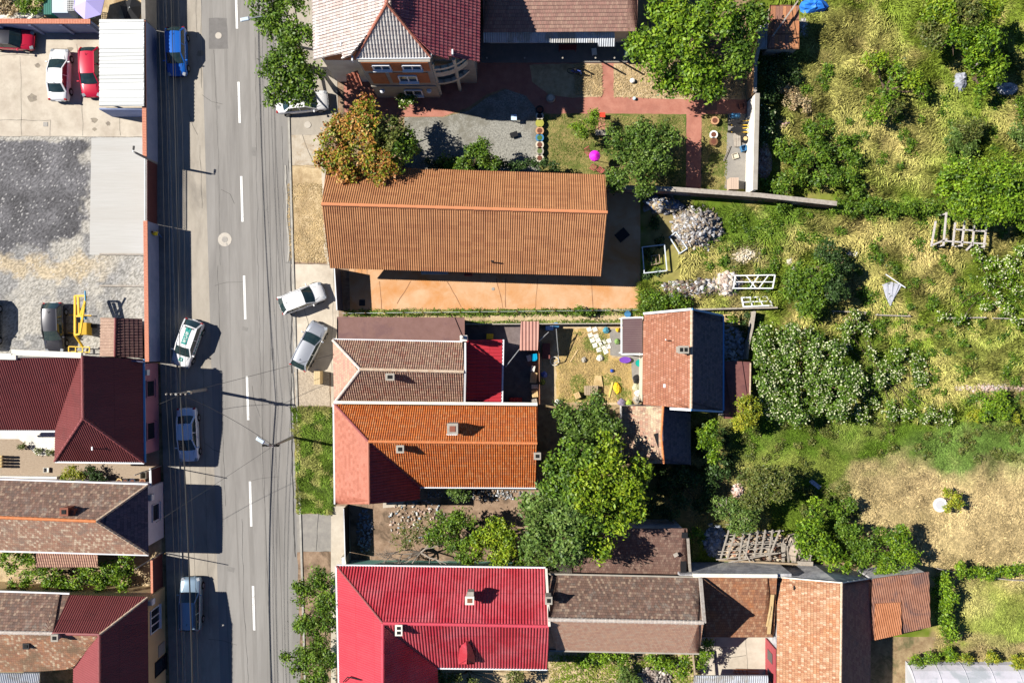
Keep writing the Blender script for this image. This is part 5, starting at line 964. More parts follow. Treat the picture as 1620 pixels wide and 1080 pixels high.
        for xx in(.25,-.75): m2=MB(); m2.box((xx,s*(w0+.005),zt-.12),(.16,.03,.03)); m2.build('door_handle',pm,o,local=True)
    m2=MB(); m2.box((h-.02,0,.42),(.06,1.0,.12)); m2.build('grille',M_trim,o,local=True); m2=MB(); m2.bar((-.3+rr_*.6,0,zr-.02),(-.45+rr_*.6,0,zr+.1),.03); m2.build('antenna',M_trim,o,local=True)
    m2=MB(); m2.bar((bf-.03,.1,zb+.02),(bf-.12,.62,zb+.08),.025); m2.bar((bf-.03,-.5,zb+.02),(bf-.12,.0,zb+.08),.025); m2.build('wipers',M_trim,o,local=True)
    m2=MB(); m2.box((-h-.005,0,.62),(.03,.5,.11)); m2.build('number_plate',M_pvc,o,local=True)
    m2=MB()
    for s in(1,-1): m2.bar((bf+.05,s*.62,zt-.005),(h-.5,s*.45,zt-.13),.012,.02)
    m2.build('bonnet_seam',M_trim,o,local=True)
    if rails:
        for s in(1,-1): m2=MB(); m2.bar((rf-.1,s*(wr-.03),zr+.03),(rr_+.1,s*(wr-.03),zr+.03),.04); m2.build('roof_rail',M_trim,o,local=True)
    if deco: deco(o,rr_,rf,zr,bf,zt,h,w0)
    return o
P_wh=paint('white_car_paint',(.72,.72,.73),0,.3); P_si=paint('silver_car_paint',(.5,.52,.56),.6,.3); P_bl=paint('blue_car_paint',(.01,.12,.5),.2); P_re=paint('red_car_paint',(.5,.01,.04),.1); P_bk=paint('black_car_paint',(.02,.02,.03),.2); P_lb=paint('pale_blue_car_paint',(.62,.72,.85),.15); P_gb=paint('grey_blue_car_paint',(.26,.36,.46),.45)
car('bright blue hatchback parked nose down beside the blue street wall at the top',281,84,.02,1,'hatch',P_bl)
def livery(o,rr_,rf,zr,bf,zt,h,w0):
    T=mat('teal_decal',(.0,.25,.22),r=.4); m=MB(); m.box(((rr_+rf)/2-.05,0,zr+.012),(1.5,.46,.012)); d=m.build('roof_decal',T,o,local=True); m=MB()
    for k,x in enumerate((.45,.1,-.25)):
        c=(rr_+rf)/2-.05+x; z=zr+.022
        m.box((c+.1,0,z),(.05,.28,.008));m.box((c-.1,0,z),(.05,.28,.008));m.box((c,.12,z),(.25,.045,.008)); 
        if k!=1: m.box((c,0,z),(.05,.26,.008))
    m.build('roof_lettering',M_white,d,local=True)
    m=MB(); m.box((bf+.42,0,zt-.045),(.34,.34,.03),0,0,.14); d=m.build('bonnet_emblem',T,o,local=True); m=MB(); m.box((bf+.42,0,zt-.027),(.05,.2,.012),0,0,.14);m.box((bf+.42,.08,zt-.027),(.2,.04,.012),0,0,.14); m.build('emblem_mark',M_white,d,local=True)
    for s in(1,-1):
        m=MB()
        for k in range(9): m.box((-1.35+k*.28,s*(w0+.004),.68+.05*math.sin(k*2)),(.17,.012,.2+.05*math.sin(k*3)),0,0,.25*s)
        m.build('side_lettering',T,o,local=True)
    m=MB(); m.box((rr_+.12,0,zr+.005),(.1,.85,.02)); m.build('rear_spoiler_lines',M_trim,o,local=True)
o=car('white hatchback with teal roof panel and teal lettering, parked askew by the street wall',298,543,-.33,.95,'hatch',P_wh,deco=livery)
car('pale blue saloon parked nose down in the shade of the mauve wall',299,687,.04,1,'sedan',P_lb,L=4.55)
car('grey blue estate with roof rails and sunlit bonnet, parked in the shade near the bottom',304,953,0,-1,'suv',P_gb,L=4.5,Wd=1.8,rails=True,hh=1.6)
car('white hatchback parked diagonally on the drive, upper one of the two beside the orange yard',479,472,.93,-.36,'hatch',P_wh,L=3.95)
car('silver hatchback parked diagonally beside the brown tiled house, below the white one',490,547,.45,-.89,'hatch',P_si,L=4.2)
car('white saloon half hidden under the tall street tree by the brick villa',479,163,1,-.1,'sedan',P_wh,L=4.4)
car('silver white saloon parked in the concrete yard left of the red hatchback',96,120,.02,-1,'sedan',P_wh,L=4.4)
car('red hatchback parked half under the white carport roof',146,116,.02,1,'hatch',P_re,L=4.15)
car('black hatchback standing on the pale gravel beside the yellow lift',88,518,.03,1,'hatch',P_bk,L=4.2)
car('dark car at the very left edge of the gravel yard',-17,513,.0,1,'hatch',P_bk,L=4.3)
car('red car with a dark roof parked against the yard wall at the top left',20,64,1,.05,'hatch',P_re,L=3.9,roofm=P_bk)
# ---------------- people
def person(name,label,base,pose,cols,hh=1.72,rz=0):
    """cols: skin, hair, shirt, trousers"""
    o=thing(name,base,label,'person',None,rz); f=hh/1.72
    J=dict(pel=(0,0,.95),che=(.06,0,1.3),nek=(.1,0,1.5),hed=(.13,0,1.62),top=(.14,0,1.74),
      hl=(0,.1,.9),kl=(.16,.11,.5),fl=(.02,.11,.07),tl=(.2,.11,.04),hr=(0,-.1,.9),kr=(.02,-.11,.5),fr=(-.24,-.11,.12),tr=(-.1,-.11,.03),
      sl=(.07,.2,1.43),el=(-.05,.26,1.16),wl=(.1,.27,.97),gl=(.16,.26,.9),sr=(.07,-.2,1.43),er=(.1,-.27,1.16),wr=(.28,-.22,1.02),gr=(.35,-.2,1.0)); J.update(pose)
    E=[('pel','che'),('che','nek'),('nek','hed'),('hed','top'),('pel','hl'),('hl','kl'),('kl','fl'),('fl','tl'),('pel','hr'),('hr','kr'),('kr','fr'),('fr','tr'),('che','sl'),('sl','el'),('el','wl'),('wl','gl'),('che','sr'),('sr','er'),('er','wr'),('wr','gr')]
    RD=dict(pel=.15,che=.16,nek=.06,hed=.1,top=.07,hl=.1,kl=.065,fl=.045,tl=.04,hr=.1,kr=.065,fr=.045,tr=.04,sl=.065,el=.048,wl=.032,gl=.03,sr=.065,er=.048,wr=.032,gr=.03)
    ks=list(J); V_=[Vector(J[k])*f for k in ks]; ee=[(ks.index(a),ks.index(b)) for a,b in E]
    for s,g in(('l','gl'),('r','gr')):       # five separate fingers per hand
        gi=ks.index(g)
        d=(V_[gi]-V_[ks.index('w'+s)]).normalized(); sd=d.cross(Vector((0,0,1))).normalized()
        for q in range(5):
            b=V_[gi]+sd*(.016*(q-2)); e=b+d*(.07-.008*abs(q-2))+(sd*.03 if q==4 else Vector((0,0,-.015))); V_.append(e); ee.append((gi,len(V_)-1)); RD['f%s%d'%(s,q)]=.009; ks.append('f%s%d'%(s,q))
    me=bpy.data.meshes.new('body'); me.from_pydata(V_,ee,[]); ob=link('body',me,o); md=ob.modifiers.new('skin','SKIN'); sv=me.skin_vertices[0].data
    for i,k in enumerate(ks): r=RD[k]*f; sv[i].radius=(r,r*(1.25 if k in('che','pel') else 1)); sv[i].use_root=(k=='pel')
    ob.modifiers.new('s','SUBSURF').levels=1; ob.modifiers['s'].render_levels=1
    dg=bpy.context.evaluated_depsgraph_get(); m2=bpy.data.meshes.new_from_object(ob.evaluated_get(dg)); ob.modifiers.clear(); ob.data=m2
    for c in cols: m2.materials.append(c)
    for p in m2.polygons:
        z=p.center.z/f; x=p.center.x;y=abs(p.center.y)
        p.material_index=3 if (z<.98 and y<.2 and z>.09) else (2 if .98<=z<1.5 and not(y>.2 and z<1.15) else (1 if z>1.66 or (z>1.56 and x<.1*f) else (4 if z<=.09 else 0)))
    m2.polygons.foreach_set('use_smooth',[True]*len(m2.polygons)); fc=MB(); hx,hz=.22*f,1.64*f
    fc.lathe((hx-.0,0,hz-.03),[(.012,-.02),(.018,0),(.008,.03)],6); fc.build('nose',cols[0],o,local=True)
    for s in(.035,-.035): e=MB(); e.lathe((hx-.015,s,hz),[(.004,-.012),(.012,0),(.004,.012)],6); e.build('eye',M_blk,o,local=True)
    for s in(.1,-.1): e=MB(); e.lathe((.13*f,s,hz-.01),[(.01,-.03),(.02,0),(.012,.03)],6); e.build('ear',cols[0],o,local=True)
    e=MB(); e.box((hx-.01,0,hz-.08),(.02,.05,.012)); e.build('mouth',mat('lips',(.35,.12,.1)),o,local=True)
    return o
SK=mat('skin',(.5,.3,.2),r=.5); HR=mat('hair',(.03,.02,.015)); 
person('person','person in a yellow top and blue trousers walking beside the blue street wall',W(254.5,373,.1),{},[SK,HR,mat('yellow_shirt',(.75,.6,.03)),mat('jeans',(.05,.12,.3)),mat('shoes',(.35,.08,.07))],rz=math.radians(100))
# ---------------- poles, lamps, cables
def pole(name,label,base,top,r0,r1,cat='utility pole'):
    o=thing(name,base,label,cat); mb=MB(); mb.tube([base,base+Vector((0,0,.9)),top],[r0,r0*.95,r1],10); mb.build('mast',M_pole,o); return o
M_pole=mat('concrete_pole',(.26,.25,.24),(.34,.33,.31),2,.9)
def ploc(px,py,h,bx,by): return W(bx,by,0),W(px,py,h)
PA=W(326,616,0); PT=PA+Vector((0,0,6.5)); q=pole('utility_pole','concrete utility pole with a black crossarm in the parking lane above the pale saloon',PA,PT,.15,.1)
mb=MB(); mb.bar(PT+Vector((-.9,0,-.25)),PT+Vector((.9,0,-.25)),.12); mb.bar(PT+Vector((-.6,0,-.9)),PT+Vector((.6,0,-.9)),.1); mb.build('crossarm',M_blk,q)
for x in(-.8,-.4,.4,.8): m2=MB(); m2.lathe(PT+Vector((x,0,-.2)),[(.05,0),(.09,.05),(.05,.12),(.08,.17),(.03,.22)],8); m2.build('insulator',M_gwood,q)
mb=MB(); mb.box(PT+Vector((.25,0,-2.2)),(.25,.25,.4)); mb.build('junction_box',M_cream,q)
def lamp(name,label,base,top,head,cat='street lamp'):
    head=head if name!='gate_lamp' else top+(head-top)*.85
    o=pole(name,label,base,top,.13,.09,cat); mb=MB(); mb.tube([top,top+(head-top)*.3+Vector((0,0,.25)),head+Vector((0,0,.12))],.045,8); mb.build('arm',M_galv,o)
    d=(head-top); d.z=0; a=math.atan2(d.y,d.x); m=MB(); m.box(head+d.normalized()*.2+Vector((0,0,.12)),(.4,.2,.08) if name=='gate_lamp' else (.8,.34,.12),a,tp=.8); l=m.build('lamp_head',M_blk if name=='gate_lamp' else mat('lamp_grey',(.5,.58,.66),r=.4),o,bevel=.04); return o
B1=W(464,691,0);T1=B1+Vector((0,0,6.3)); o=lamp('street_lamp','street lamp on the verge, grey head over the road, beside the orange tile house',B1,T1,W(416,698,6.6))
mb=MB(); mb.bar(T1+Vector((-.9,.05,-.2)),T1+Vector((.5,0,-.2)),.14); mb.bar(T1+Vector((-.5,.05,-.7)),T1+Vector((.4,0,-.7)),.1); mb.build('crossarm',M_blk,o)
for x in(-.8,-.5,-.2,.3): m2=MB(); m2.lathe(T1+Vector((x,.03,-.12)),[(.05,0),(.09,.05),(.05,.12),(.03,.2)],8); m2.build('insulator',M_blk,o)
B0=W(459,72,0);T0=B0+Vector((0,0,6.3)); lamp('street_lamp','street lamp with grey head rising through the tall tree at the street top',B0,T0,W(392,31,6.6))
g0=W(249,259,0); lamp('gate_lamp','small black lamp post leaning over the yard at the top of the sliding gate',g0,g0+Vector((0,0,4.3)),W(212,238,4.5),'lamp post')
for (bx,by,l) in ((256,736,'thin dark post at the courtyard gate under the mauve wall'),(258,873,'thin dark post at the vine garden gate')):
    b_=W(bx,by,0); o=pole('gate_post',l,b_,b_+Vector((0,0,5.2)),.05,.04,'post'); 
M_wire=mat('cable_black',(.03,.03,.03),r=.6); M_wire2=mat('cable_grey',(.3,.3,.3),r=.5)
def cable(label,a,b,sag,r=.022,m=None,n=22,group='overhead cables'):
    pts=[a+(b-a)*(i/n)-Vector((0,0,4*sag*(i/n)*(1-i/n))) for i in range(n+1)]; mb=MB(); mb.tube(pts,r,5); return tag(mb.build('overhead_cable',m or M_wire,smooth=True),label,'cable',group)
NP=W(300,-260,0)+Vector((0,0,6.4)); SP=W(345,1350,0)+Vector((0,0,6.4)); NR_=W(452,-520,0)+Vector((0,0,6.3)); SR_=W(478,1330,0)+Vector((0,0,6.3))
for k,x in enumerate((-.8,-.4,.4,.8)):
    ww=['outermost','second','third','innermost'][k]; d=Vector((x,0,-.02))
    cable('left street cable running up from the utility pole, %s from the houses'%ww,PT+d,NP+d,.7+.08*k,.011); cable('left street cable running down from the utility pole, %s from the houses'%ww,PT+d,SP+d,.8+.08*k,.013)
cable('thick twisted cable running up the street from the black crossarm of the pole',PT+Vector((0,0,-.9)),NP+Vector((0,0,-.9)),.5,.03); cable('thick twisted cable running down the street from the black crossarm of the pole',PT+Vector((0,0,-.9)),SP+Vector((0,0,-.9)),.9,.05)
for k,x in enumerate((-.8,-.2,.3)):
    d=Vector((x,.03,.05)); cable(['left','middle','right'][k]+' cable along the verge between the two street lamps',T1+d,T0+d,.6,.012); cable(['left','middle','right'][k]+' cable along the verge running down from the lower street lamp',T1+d,SR_+d,.7,.012); cable(['left','middle','right'][k]+' cable along the verge running off the top from the upper street lamp',T0+d,NR_+d,.6,.012)
T1d=T1+Vector((0,0,-.3))
for (e,l) in ((W(247,826,3.6),'service cable from the lower street lamp down to the white street wall'),(W(529,652,3.6),'short service cable from the lower street lamp to the orange tile house'),): cable(l,T1d,e,.5,.014,n=16)
for (e,l) in ((W(529,560,4),'service cable from the left pole across the road to the brown tiled house'),(W(249,640,3.6),'service cable from the left pole to the mauve wall')): cable(l,PT+Vector((.2,0,-.5)),e,.5,.018,n=16)
cable('cable crossing the road from the left pole to the lower street lamp',PT+Vector((.3,0,-.3)),T1d,.9,.02,n=16)
# ---------------- yard furniture and clutter
def lobj(name,label,cat,px,py,prof,m,z=.02,n=16,inner=None,group=None,innername='soil'):
    p=W(px,py,0); o=thing(name,p,label,cat,group); mb=MB(); mb.lathe((p.x,p.y,z),prof,n); mb.build('pot' if name=='flower_pot' else 'shell',m,o,smooth=False)
    if inner: mb=MB(); r=max(q[0] for q in prof)*.62; mb.lathe((p.x,p.y,z+max(q[1] for q in prof)-.02),[(r,-.03),(r,.03)],n); mb.build(innername,inner,o)
    return o
pot=[(.2,0),(.3,.05),(.34,.35),(.38,.42),(.3,.42)]
M_potsoil=mat('pot_soil',(.14,.05,.03)); M_yelp=mat('yellow_pot',(.34,.33,.06)); M_bluep=mat('blue_plastic',(.06,.2,.38),r=.5); M_terp=mat('terracotta_pot',(.5,.28,.15))
for k,(y,m,i,l) in enumerate(((176,M_blk,M_potsoil,'dark flower pot at the top end of the pot row, in shade'),(186,M_cream,M_blk,'cream ring pot, second from the top of the pot row'),(197,M_yelp,M_yelp,'yellow flowered pot in the row beside the gravel'),(209,M_terp,M_potsoil,'terracotta pot in the middle of the pot row'),(220,M_bluep,mat('pot_leaves',(.06,.13,.03)),'blue pot with green leaves in the pot row'),(231,M_cream,M_potsoil,'cream pot with red soil below the blue pot'),(241,M_cem,mat('pot_leaves2',(.12,.16,.05)),'grey green planted pot near the lower end of the row'),(252,M_cream,M_potsoil,'last cream pot at the lower end of the pot row'))): lobj('flower_pot',l,'flower pot',853.5,y,pot,m,inner=i,group='flower pots lined up beside the gravel')
for x,y,m,l in ((1129,193,M_terp,'pinkish pot on the grass between the red path and the white wall, upper one'),(1127,215,M_white,'white pot on the grass between the red path and the white wall'),(1127,226,mat('brown_pot',(.2,.1,.05)),'small brown pot below the white pot by the white wall')): lobj('flower_pot',l,'flower pot',x,y,pot,m,inner=M_potsoil)
def table(name,label,cat,px,py,h,w,d,m,legm=None,rz=0,th=.05,nl=4,top='top'):
    p=W(px,py,h); o=thing(name,(p.x,p.y,0),label,cat,None,0); mb=MB(); mb.box((p.x,p.y,h),(w,d,th),rz); mb.build(top,m,o)
    for sx,sy in((-1,-1),(1,-1),(1,1),(-1,1))[:nl]:
        a=Matrix.Rotation(rz,3,'Z')@Vector((sx*(w/2-.08),sy*(d/2-.08),0)); q=MB(); q.bar((p.x+a.x,p.y+a.y,.02),(p.x+a.x,p.y+a.y,h-th/2),.05); q.build('leg',legm or m,o)
    return o
table('small_table','small square white blue table standing on the grey gravel circle','table',813,186,.75,.5,.5,mat('white_blue',(.55,.7,.85)),M_gwood)
table('folding_seat','folded dark seat lying on the gravel right of the white blue table','chair',813,213,.3,.7,.45,M_blk,rz=.3)
table('red_stool','small red stool at the upper corner of the lawn','stool',953,182,.5,.5,.42,mat('red_plastic',(.7,.06,.03),r=.5))
table('garden_bench','grey slatted bench at the end of the short red path','bench',950,210,.45,.95,.5,M_gwood)
table('plastic_chair','white plastic chair on the dark porch floor left of the walnut tree','chair',940,82,.5,.45,.6,M_white,rz=.1)
table('plastic_chair','white plastic chair near the right end of the porch','chair',992,84,.5,.45,.6,M_white,rz=-.2)
table('porch_table','dark red bench table on the porch under the tin roof','table',898,75,.75,1.6,.5,mat('dark_red',(.2,.03,.03)))
o=thing('parasol',W(937,252),'magenta garden parasol folded over red metal chairs on the lawn','parasol'); p=W(937,252); mb=MB(); mb.lathe((p.x+.05,p.y-.1,1.7),[(.5,0),(.45,.14),(.2,.3),(.03,.38)],12); mb.build('canopy',mat('magenta_cloth',(.75,.02,.6),r=.6),o); mb=MB(); mb.tube([(p.x+.05,p.y-.1,0),(p.x+.05,p.y-.1,2)],.03,6); mb.build('pole',M_galv,o)
def rchair(label,px,py,rz,m):
    p=W(px,py); o=thing('garden_chair',p,label,'chair'); Rm=Matrix.Rotation(rz,3,'Z'); t=lambda x,y,z:Vector((p.x,p.y,0))+Rm@Vector((x,y,z)); mb=MB()
    for k in range(5): mb.bar(t(-.22+k*.11,-.22,.45),t(-.22+k*.11,.22,.45),.04,.025)
    mb.build('seat',m,o); mb=MB(); 
    for k in range(5): mb.bar(t(-.22+k*.11,.22,.45),t(-.22+k*.11,.36,.95),.04,.025)
    mb.bar(t(-.25,.37,.95),t(.25,.37,.95),.05); mb.build('backrest',m,o)
    for a_,b_ in((-.22,-.22),(.22,-.22),(.22,.22),(-.22,.22)): mb=MB(); mb.bar(t(a_,b_,.02),t(a_,b_,.45),.035); mb.build('leg',m,o)
    return o
M_rc=mat('red_frame',(.5,.12,.12),r=.5)
rchair('red metal garden chair above the magenta parasol',930,243,.6,M_rc); rchair('red metal garden chair at the lower left of the magenta parasol',938,266,2.6,M_rc); rchair('red metal garden chair at the lower right of the magenta parasol',948,270,4,M_rc)
# bicycle
def bike(label,px,py,rz,m):
    p=W(px,py); o=thing('bicycle',p,label,'bicycle'); Rm=Matrix.Rotation(rz,3,'Z'); t=lambda x,y,z:Vector((p.x,p.y,0))+Rm@Vector((x,y,z))
    for x in(-.5,.5):
        mb=MB(); pts=[t(x+.33*math.cos(a),.0+.1*math.sin(a),.36+.32*math.sin(a)) for a in [i*math.pi/8 for i in range(17)]]; mb.tube(pts,.028,5,cap=False); mb.build('wheel',M_tyre,o)
    mb=MB()
    for a_,b_ in(((-.5,0,.36),(-.15,.05,.8)),((-.15,.05,.8),(.35,.05,.82)),((.35,.05,.82),(.5,0,.36)),((-.15,.05,.8),(0,0,.35)),((0,0,.35),(.35,.05,.8)),((-.5,0,.36),(0,0,.35))): mb.bar(t(*a_),t(*b_),.05)
    mb.build('frame',m,o); mb=MB(); mb.bar(t(.38,-.28,1),t(.38,.3,1),.04); mb.build('handlebar',M_blk,o); mb=MB(); mb.box(t(-.2,.05,.9),(.28,.16,.07),rz); mb.build('saddle',M_blk,o)
bike('blue and red bicycle parked on the sandy bed beside the porch',911,117,-.25,mat('bike_blue',(.06,.1,.4),r=.4))
# wheelbarrows and things by white wall
def barrow(label,py):
    p=W(1164,py); o=thing('wheelbarrow',p,label,'wheelbarrow'); mb=MB(); mb.lathe((p.x-.1,p.y,.35),[(.25,0),(.42,.25),(.5,.35),(.36,.33)],12,sx=1.2,sy=.62); mb.build('tray',M_blk,o)
    mb=MB(); mb.tube([(p.x-.62,p.y-.06,.2),(p.x-.62,p.y+.06,.2)],.2,12); mb.build('wheel',M_tyre,o)
    for s in(.22,-.22): mb=MB(); mb.bar((p.x-.5,p.y+s*.4,.3),(p.x+1.0,p.y+s,.75),.06); mb.build('handle',M_yel,o); 
    return o
barrow('wheelbarrow with yellow handles against the white wall, upper one',198); barrow('wheelbarrow with yellow handles against the white wall, lower one',209)
def crate(name,label,cat,px,py,w,d,h,m,rz=0,z=.02,lid=True,slats=True):
    p=W(px,py,h/2+z); o=thing(name,(p.x,p.y,z),label,cat); mb=MB(); t=.03; Rm=Matrix.Rotation(rz,3,'Z')
    def bx(c,s): v=Rm@Vector(c); mb.box((p.x+v.x,p.y+v.y,z+c[2]),s,rz)
    bx((0,0,t/2),(w,d,t))
    for s in(1,-1): bx((s*(w/2-t/2),0,h/2+.01),(t,d,h)); bx((0,s*(d/2-t/2),h/2+.012),(w-2*t-.004,t,h-.003))
    mb.build('box',m,o)
    if lid:
        mb=MB(); k=max(2,int(w/.16))
        for i in range(k): v=Rm@Vector((-w/2+(i+.5)*w/k,0,0)); mb.box((p.x+v.x,p.y+v.y,z+h+.03),(w/k*.9,d+.04,.03),rz)
        mb.build('lid',m,o)
    return o
crate('electric_kiosk','small cream cabinet standing on the verge gravel in front of the brown tiled house','cabinet',504,597,.55,1.15,1.1,mat('kiosk_cream',(.55,.42,.24)),0,.04)
crate('planter_box','pale brown wooden cabinet at the lower end of the white garden wall','cabinet',1159,292,.8,1.0,.9,mat('pale_box',(.5,.38,.3)),0)
crate('blue_basket','blue washing basket among things by the white wall','basket',1176,235,.5,.5,.4,M_bluep,.3,lid=False); crate('grey_pallet','grey wooden pallet leaning by the white wall','pallet',1166,222,.6,1.2,.12,M_gwood,.05); crate('stone_block','pale stone slab between the pallet and the cabinet','stone slab',1163,247,.55,.5,.15,M_cream,.3,lid=False)
crate('oil_tub','blue black drum crate at the head of the white wall','crate',1163,184,.8,.35,.5,M_bluep,0)
lobj('barrel','round brown topped barrel by the white garden wall','barrel',1176,222,[(.25,0),(.3,.3),(.28,.6),(.22,.6)],M_blk,inner=M_timb,innername='lid')
crate('leaning_plank_box','weathered plank box near the stone slab','box',1150,243,.12,1.5,.1,M_gwood,-.4,lid=False); crate('stepping_slab','brownish block on the grass under the plank fence','stone slab',1173,168,.5,.4,.3,M_redp,.2,lid=False)
lobj('water_can','small white blue watering can on the red path','watering can',1003,157,[(.12,0),(.15,.2),(.1,.25)],mat('pale_blue_plastic',(.5,.7,.8))); lobj('garden_ball','white round tub on the sandy bed beside a thin pole','tub',1000,129,[(.15,0),(.24,.15),(.18,.32),(.05,.36)],M_white); lobj('stone_planter','round grey stone planter in the shade of the sandy bed','planter',871,157,[(.3,0),(.42,.2),(.35,.4)],M_cem,inner=M_cream)
# middle back yard
for k,(x,y) in enumerate(((932,521),(941,521),(934,530),(943,531),(937,538),(946,538),(941,546),(951,544),(947,553),(955,549),(962,548),(958,556),(963,539),(955,541))):
    mb=MB(); p=W(x,y); mb.box((p.x,p.y,.04),(.42,.4,.06),.4+.1*math.sin(k*3)); tag(mb.build('stepping_stone',M_wpl),['top left','top right','second row left','second row right','third row left','third row right','fourth row left','fourth row middle','lower left','lower middle','rightmost','lowest','upper right','middle'][k]+' one of the white stepping stones in the back yard','stepping stone','white stepping stones')
lobj('blue_tub','bright blue bucket on the sandy strip above the brown carport','bucket',992,497,[(.2,0),(.3,.3),(.24,.3)],M_bluep); lobj('blue_bucket','bright blue bucket beside the fence above the yard tap','bucket',879,515,[(.2,0),(.3,.35),(.24,.35)],M_bluep)
o=lobj('purple_tub','oval purple bath tub below the brown carport','tub',988,569,[(.3,0),(.42,.22),(.46,.3),(.34,.28)],mat('purple_plastic',(.17,.06,.4),r=.45)); o.children[0].scale=(1.15,.62,1)
lobj('green_tub','turquoise basin beside the brick red tile roof, right of the purple tub','basin',1010,574,[(.22,0),(.32,.2),(.26,.18)],mat('turquoise_plastic',(.0,.3,.25),r=.4))
crate('yellow_crate','yellow crate behind the red lean-to roof','crate',775,532,.6,.45,.8,M_yel,0); crate('blue_crate','blue crate on the shelf row left of the fence in the back yard','crate',845,565,.55,.6,.6,mat('cyan_plastic',(.0,.3,.55),r=.4),.1)
for k,(x,y,w,d,m,l) in enumerate(((843,583,.35,.5,M_wpl,'white box in the row of junk left of the wire fence'),(844,597,.6,.9,M_timb,'orange brown chest in the row of junk left of the wire fence'),(846,611,.6,.35,M_cream,'small cream box under the orange brown chest'),(846,622,.55,.6,M_timb,'light wooden box in the lower half of the junk row'),(845,636,.55,.6,M_gwood,'grey slatted crate near the bottom of the junk row'),(837,566,.4,.5,M_wpl,'white sack box left of the blue crate'))): crate('storage_box',l,'box',x,y,w,d,.6,m,.1*k-.2)
o=thing('red_corrugated_stack',W(817,633),'short stack of bright red corrugated sheets in the dark paved yard','roof sheets'); mb=MB(); roofplane(mb,[W(805,638,.3),W(826,638,.3),W(826,629,.45),W(805,629,.45)],'trap'); mb.build('sheet',T_red,o)
crate('cable_spool','round topped wooden table among the junk at the bottom of the yard','table',913,625,.5,.5,.5,M_timb,.4); lobj('white_ball','white round pot at the bottom of the back yard','pot',882,635,[(.15,0),(.25,.15),(.2,.3),(.05,.36)],M_white)
crate('plywood_table','brown plywood table with a dark shadow in the back yard','table',935,617,1.2,.8,.5,M_wood,0); crate('dark_red_bench','dark red bench in the shade left of the washing line','bench',864,555,.7,1.35,.4,mat('dark_maroon_paint',(.2,.07,.06)),0)
for k in range(7): mb=MB(); x=939+k*2.4; mb.bar(W(x,603,.1),W(x+5,590 if k%2 else 587,.12),.1,.04) if 0 else mb.bar(W(x,613,.06+.01*k),W(x+3-k,594,.08+.01*k),.09,.03); tag(mb.build('timber_batten',M_timb),'loose pale batten in the bundle above the plywood table','batten','battens in the back yard')
mb=MB(); mb.bar(W(963,628,.06),W(969,604,.08),.16,.08); tag(mb.build('timber_beam',mat('fresh_timber',(.6,.5,.15))),'long yellowish beam lying in the grass beside the yellow bag','beam')
mb=MB(); mb.bar(W(902,572,.06),W(914,553,.08),.1,.05); tag(mb.build('timber_batten',M_timb),'single pair of crossed battens on the sand near the washing line','batten')
def lump(name,label,cat,px,py,r,h,m,seed=0,sx=1,sy=1,rz=0):
    rr=random.Random(seed); p=W(px,py); mb=MB(); n=12; vs=[];fs=[]; rows=[(1,0),(1.02,.25),(.8,.65),(.45,.92),(.1,1)]
    for (k,z) in rows:
        for j in range(n):
            a=2*math.pi*j/n; q=r*k*rr.uniform(.78,1.15); x=q*math.cos(a)*sx;y=q*math.sin(a)*sy; vs.append((p.x+x*math.cos(rz)-y*math.sin(rz),p.y+x*math.sin(rz)+y*math.cos(rz),.03+h*z*rr.uniform(.8,1.15)))
    fs=[(i*n+j,i*n+(j+1)%n,(i+1)*n+(j+1)%n,(i+1)*n+j) for i in range(4) for j in range(n)]+[tuple(range(4*n,5*n))]; mb.add(vs,fs); return tag(mb.build(name,m),label,cat)
lump('yellow_bag','bright yellow bag lying in the grass of the back yard','bag',976,613,.42,.3,M_yel,1,.8,1.3,.3); lump('blue_ball','small blue ball on the grass of the back yard','ball',968,586,.16,.28,mat('dark_blue',(.03,.08,.4)),2)
for k,(x,y,r,m,l) in enumerate(((1008,600,.4,M_blk,'black bag at the wall of the brick red tiled house'),(1006,612,.35,mat('pale_bag',(.45,.45,.3)),'pale yellowish bag below the black bag'),(1009,621,.35,M_wpl,'white sack at the wall of the brick red tiled house'),(1008,631,.38,M_cem,'grey round sack near the lower corner of the brick red roof'),(995,637,.3,mat('lime_bag',(.3,.4,.06)),'lime green bag at the lower end of the yard'),(983,636,.35,mat('violet_cloth',(.22,.18,.26)),'greyish violet bundle at the lower end of the yard'),(959,522,.3,mat('cyan_bag',(.07,.25,.33)),'cyan bundle at the fence by the stepping stones'),(977,522,.2,M_yel,'small yellow thing on the concrete by the brown carport'),(949,566,.3,M_wpl,'white grey bundle below the stepping stones'),(924,569,.25,M_cem,'grey white bundle on the sand in the middle of the yard'),(976,540,.25,mat('green_toy',(.2,.32,.1)),'light green toy on the concrete strip'),(861,592,.3,mat('blue_wash',(.2,.25,.6)),'bluish bucket in the shade below the washing stand'),(857,604,.3,mat('dull_green',(.2,.25,.05)),'dull green bundle in the shade by the fence'),(1352,402,.35,M_wpl,'small white grey plastic sheet in the upper field'),(1343,401,.3,T_tin,'bluish plastic scrap beside the white one in the field'),(1255,424,.4,M_wpl,'white sack above the dark field tree'),(1247,414,.4,M_cream,'pale sack left of the white sack above the dark field tree'))): lump('bundle',l,'bundle',x,y,r,.28,m,k+5)
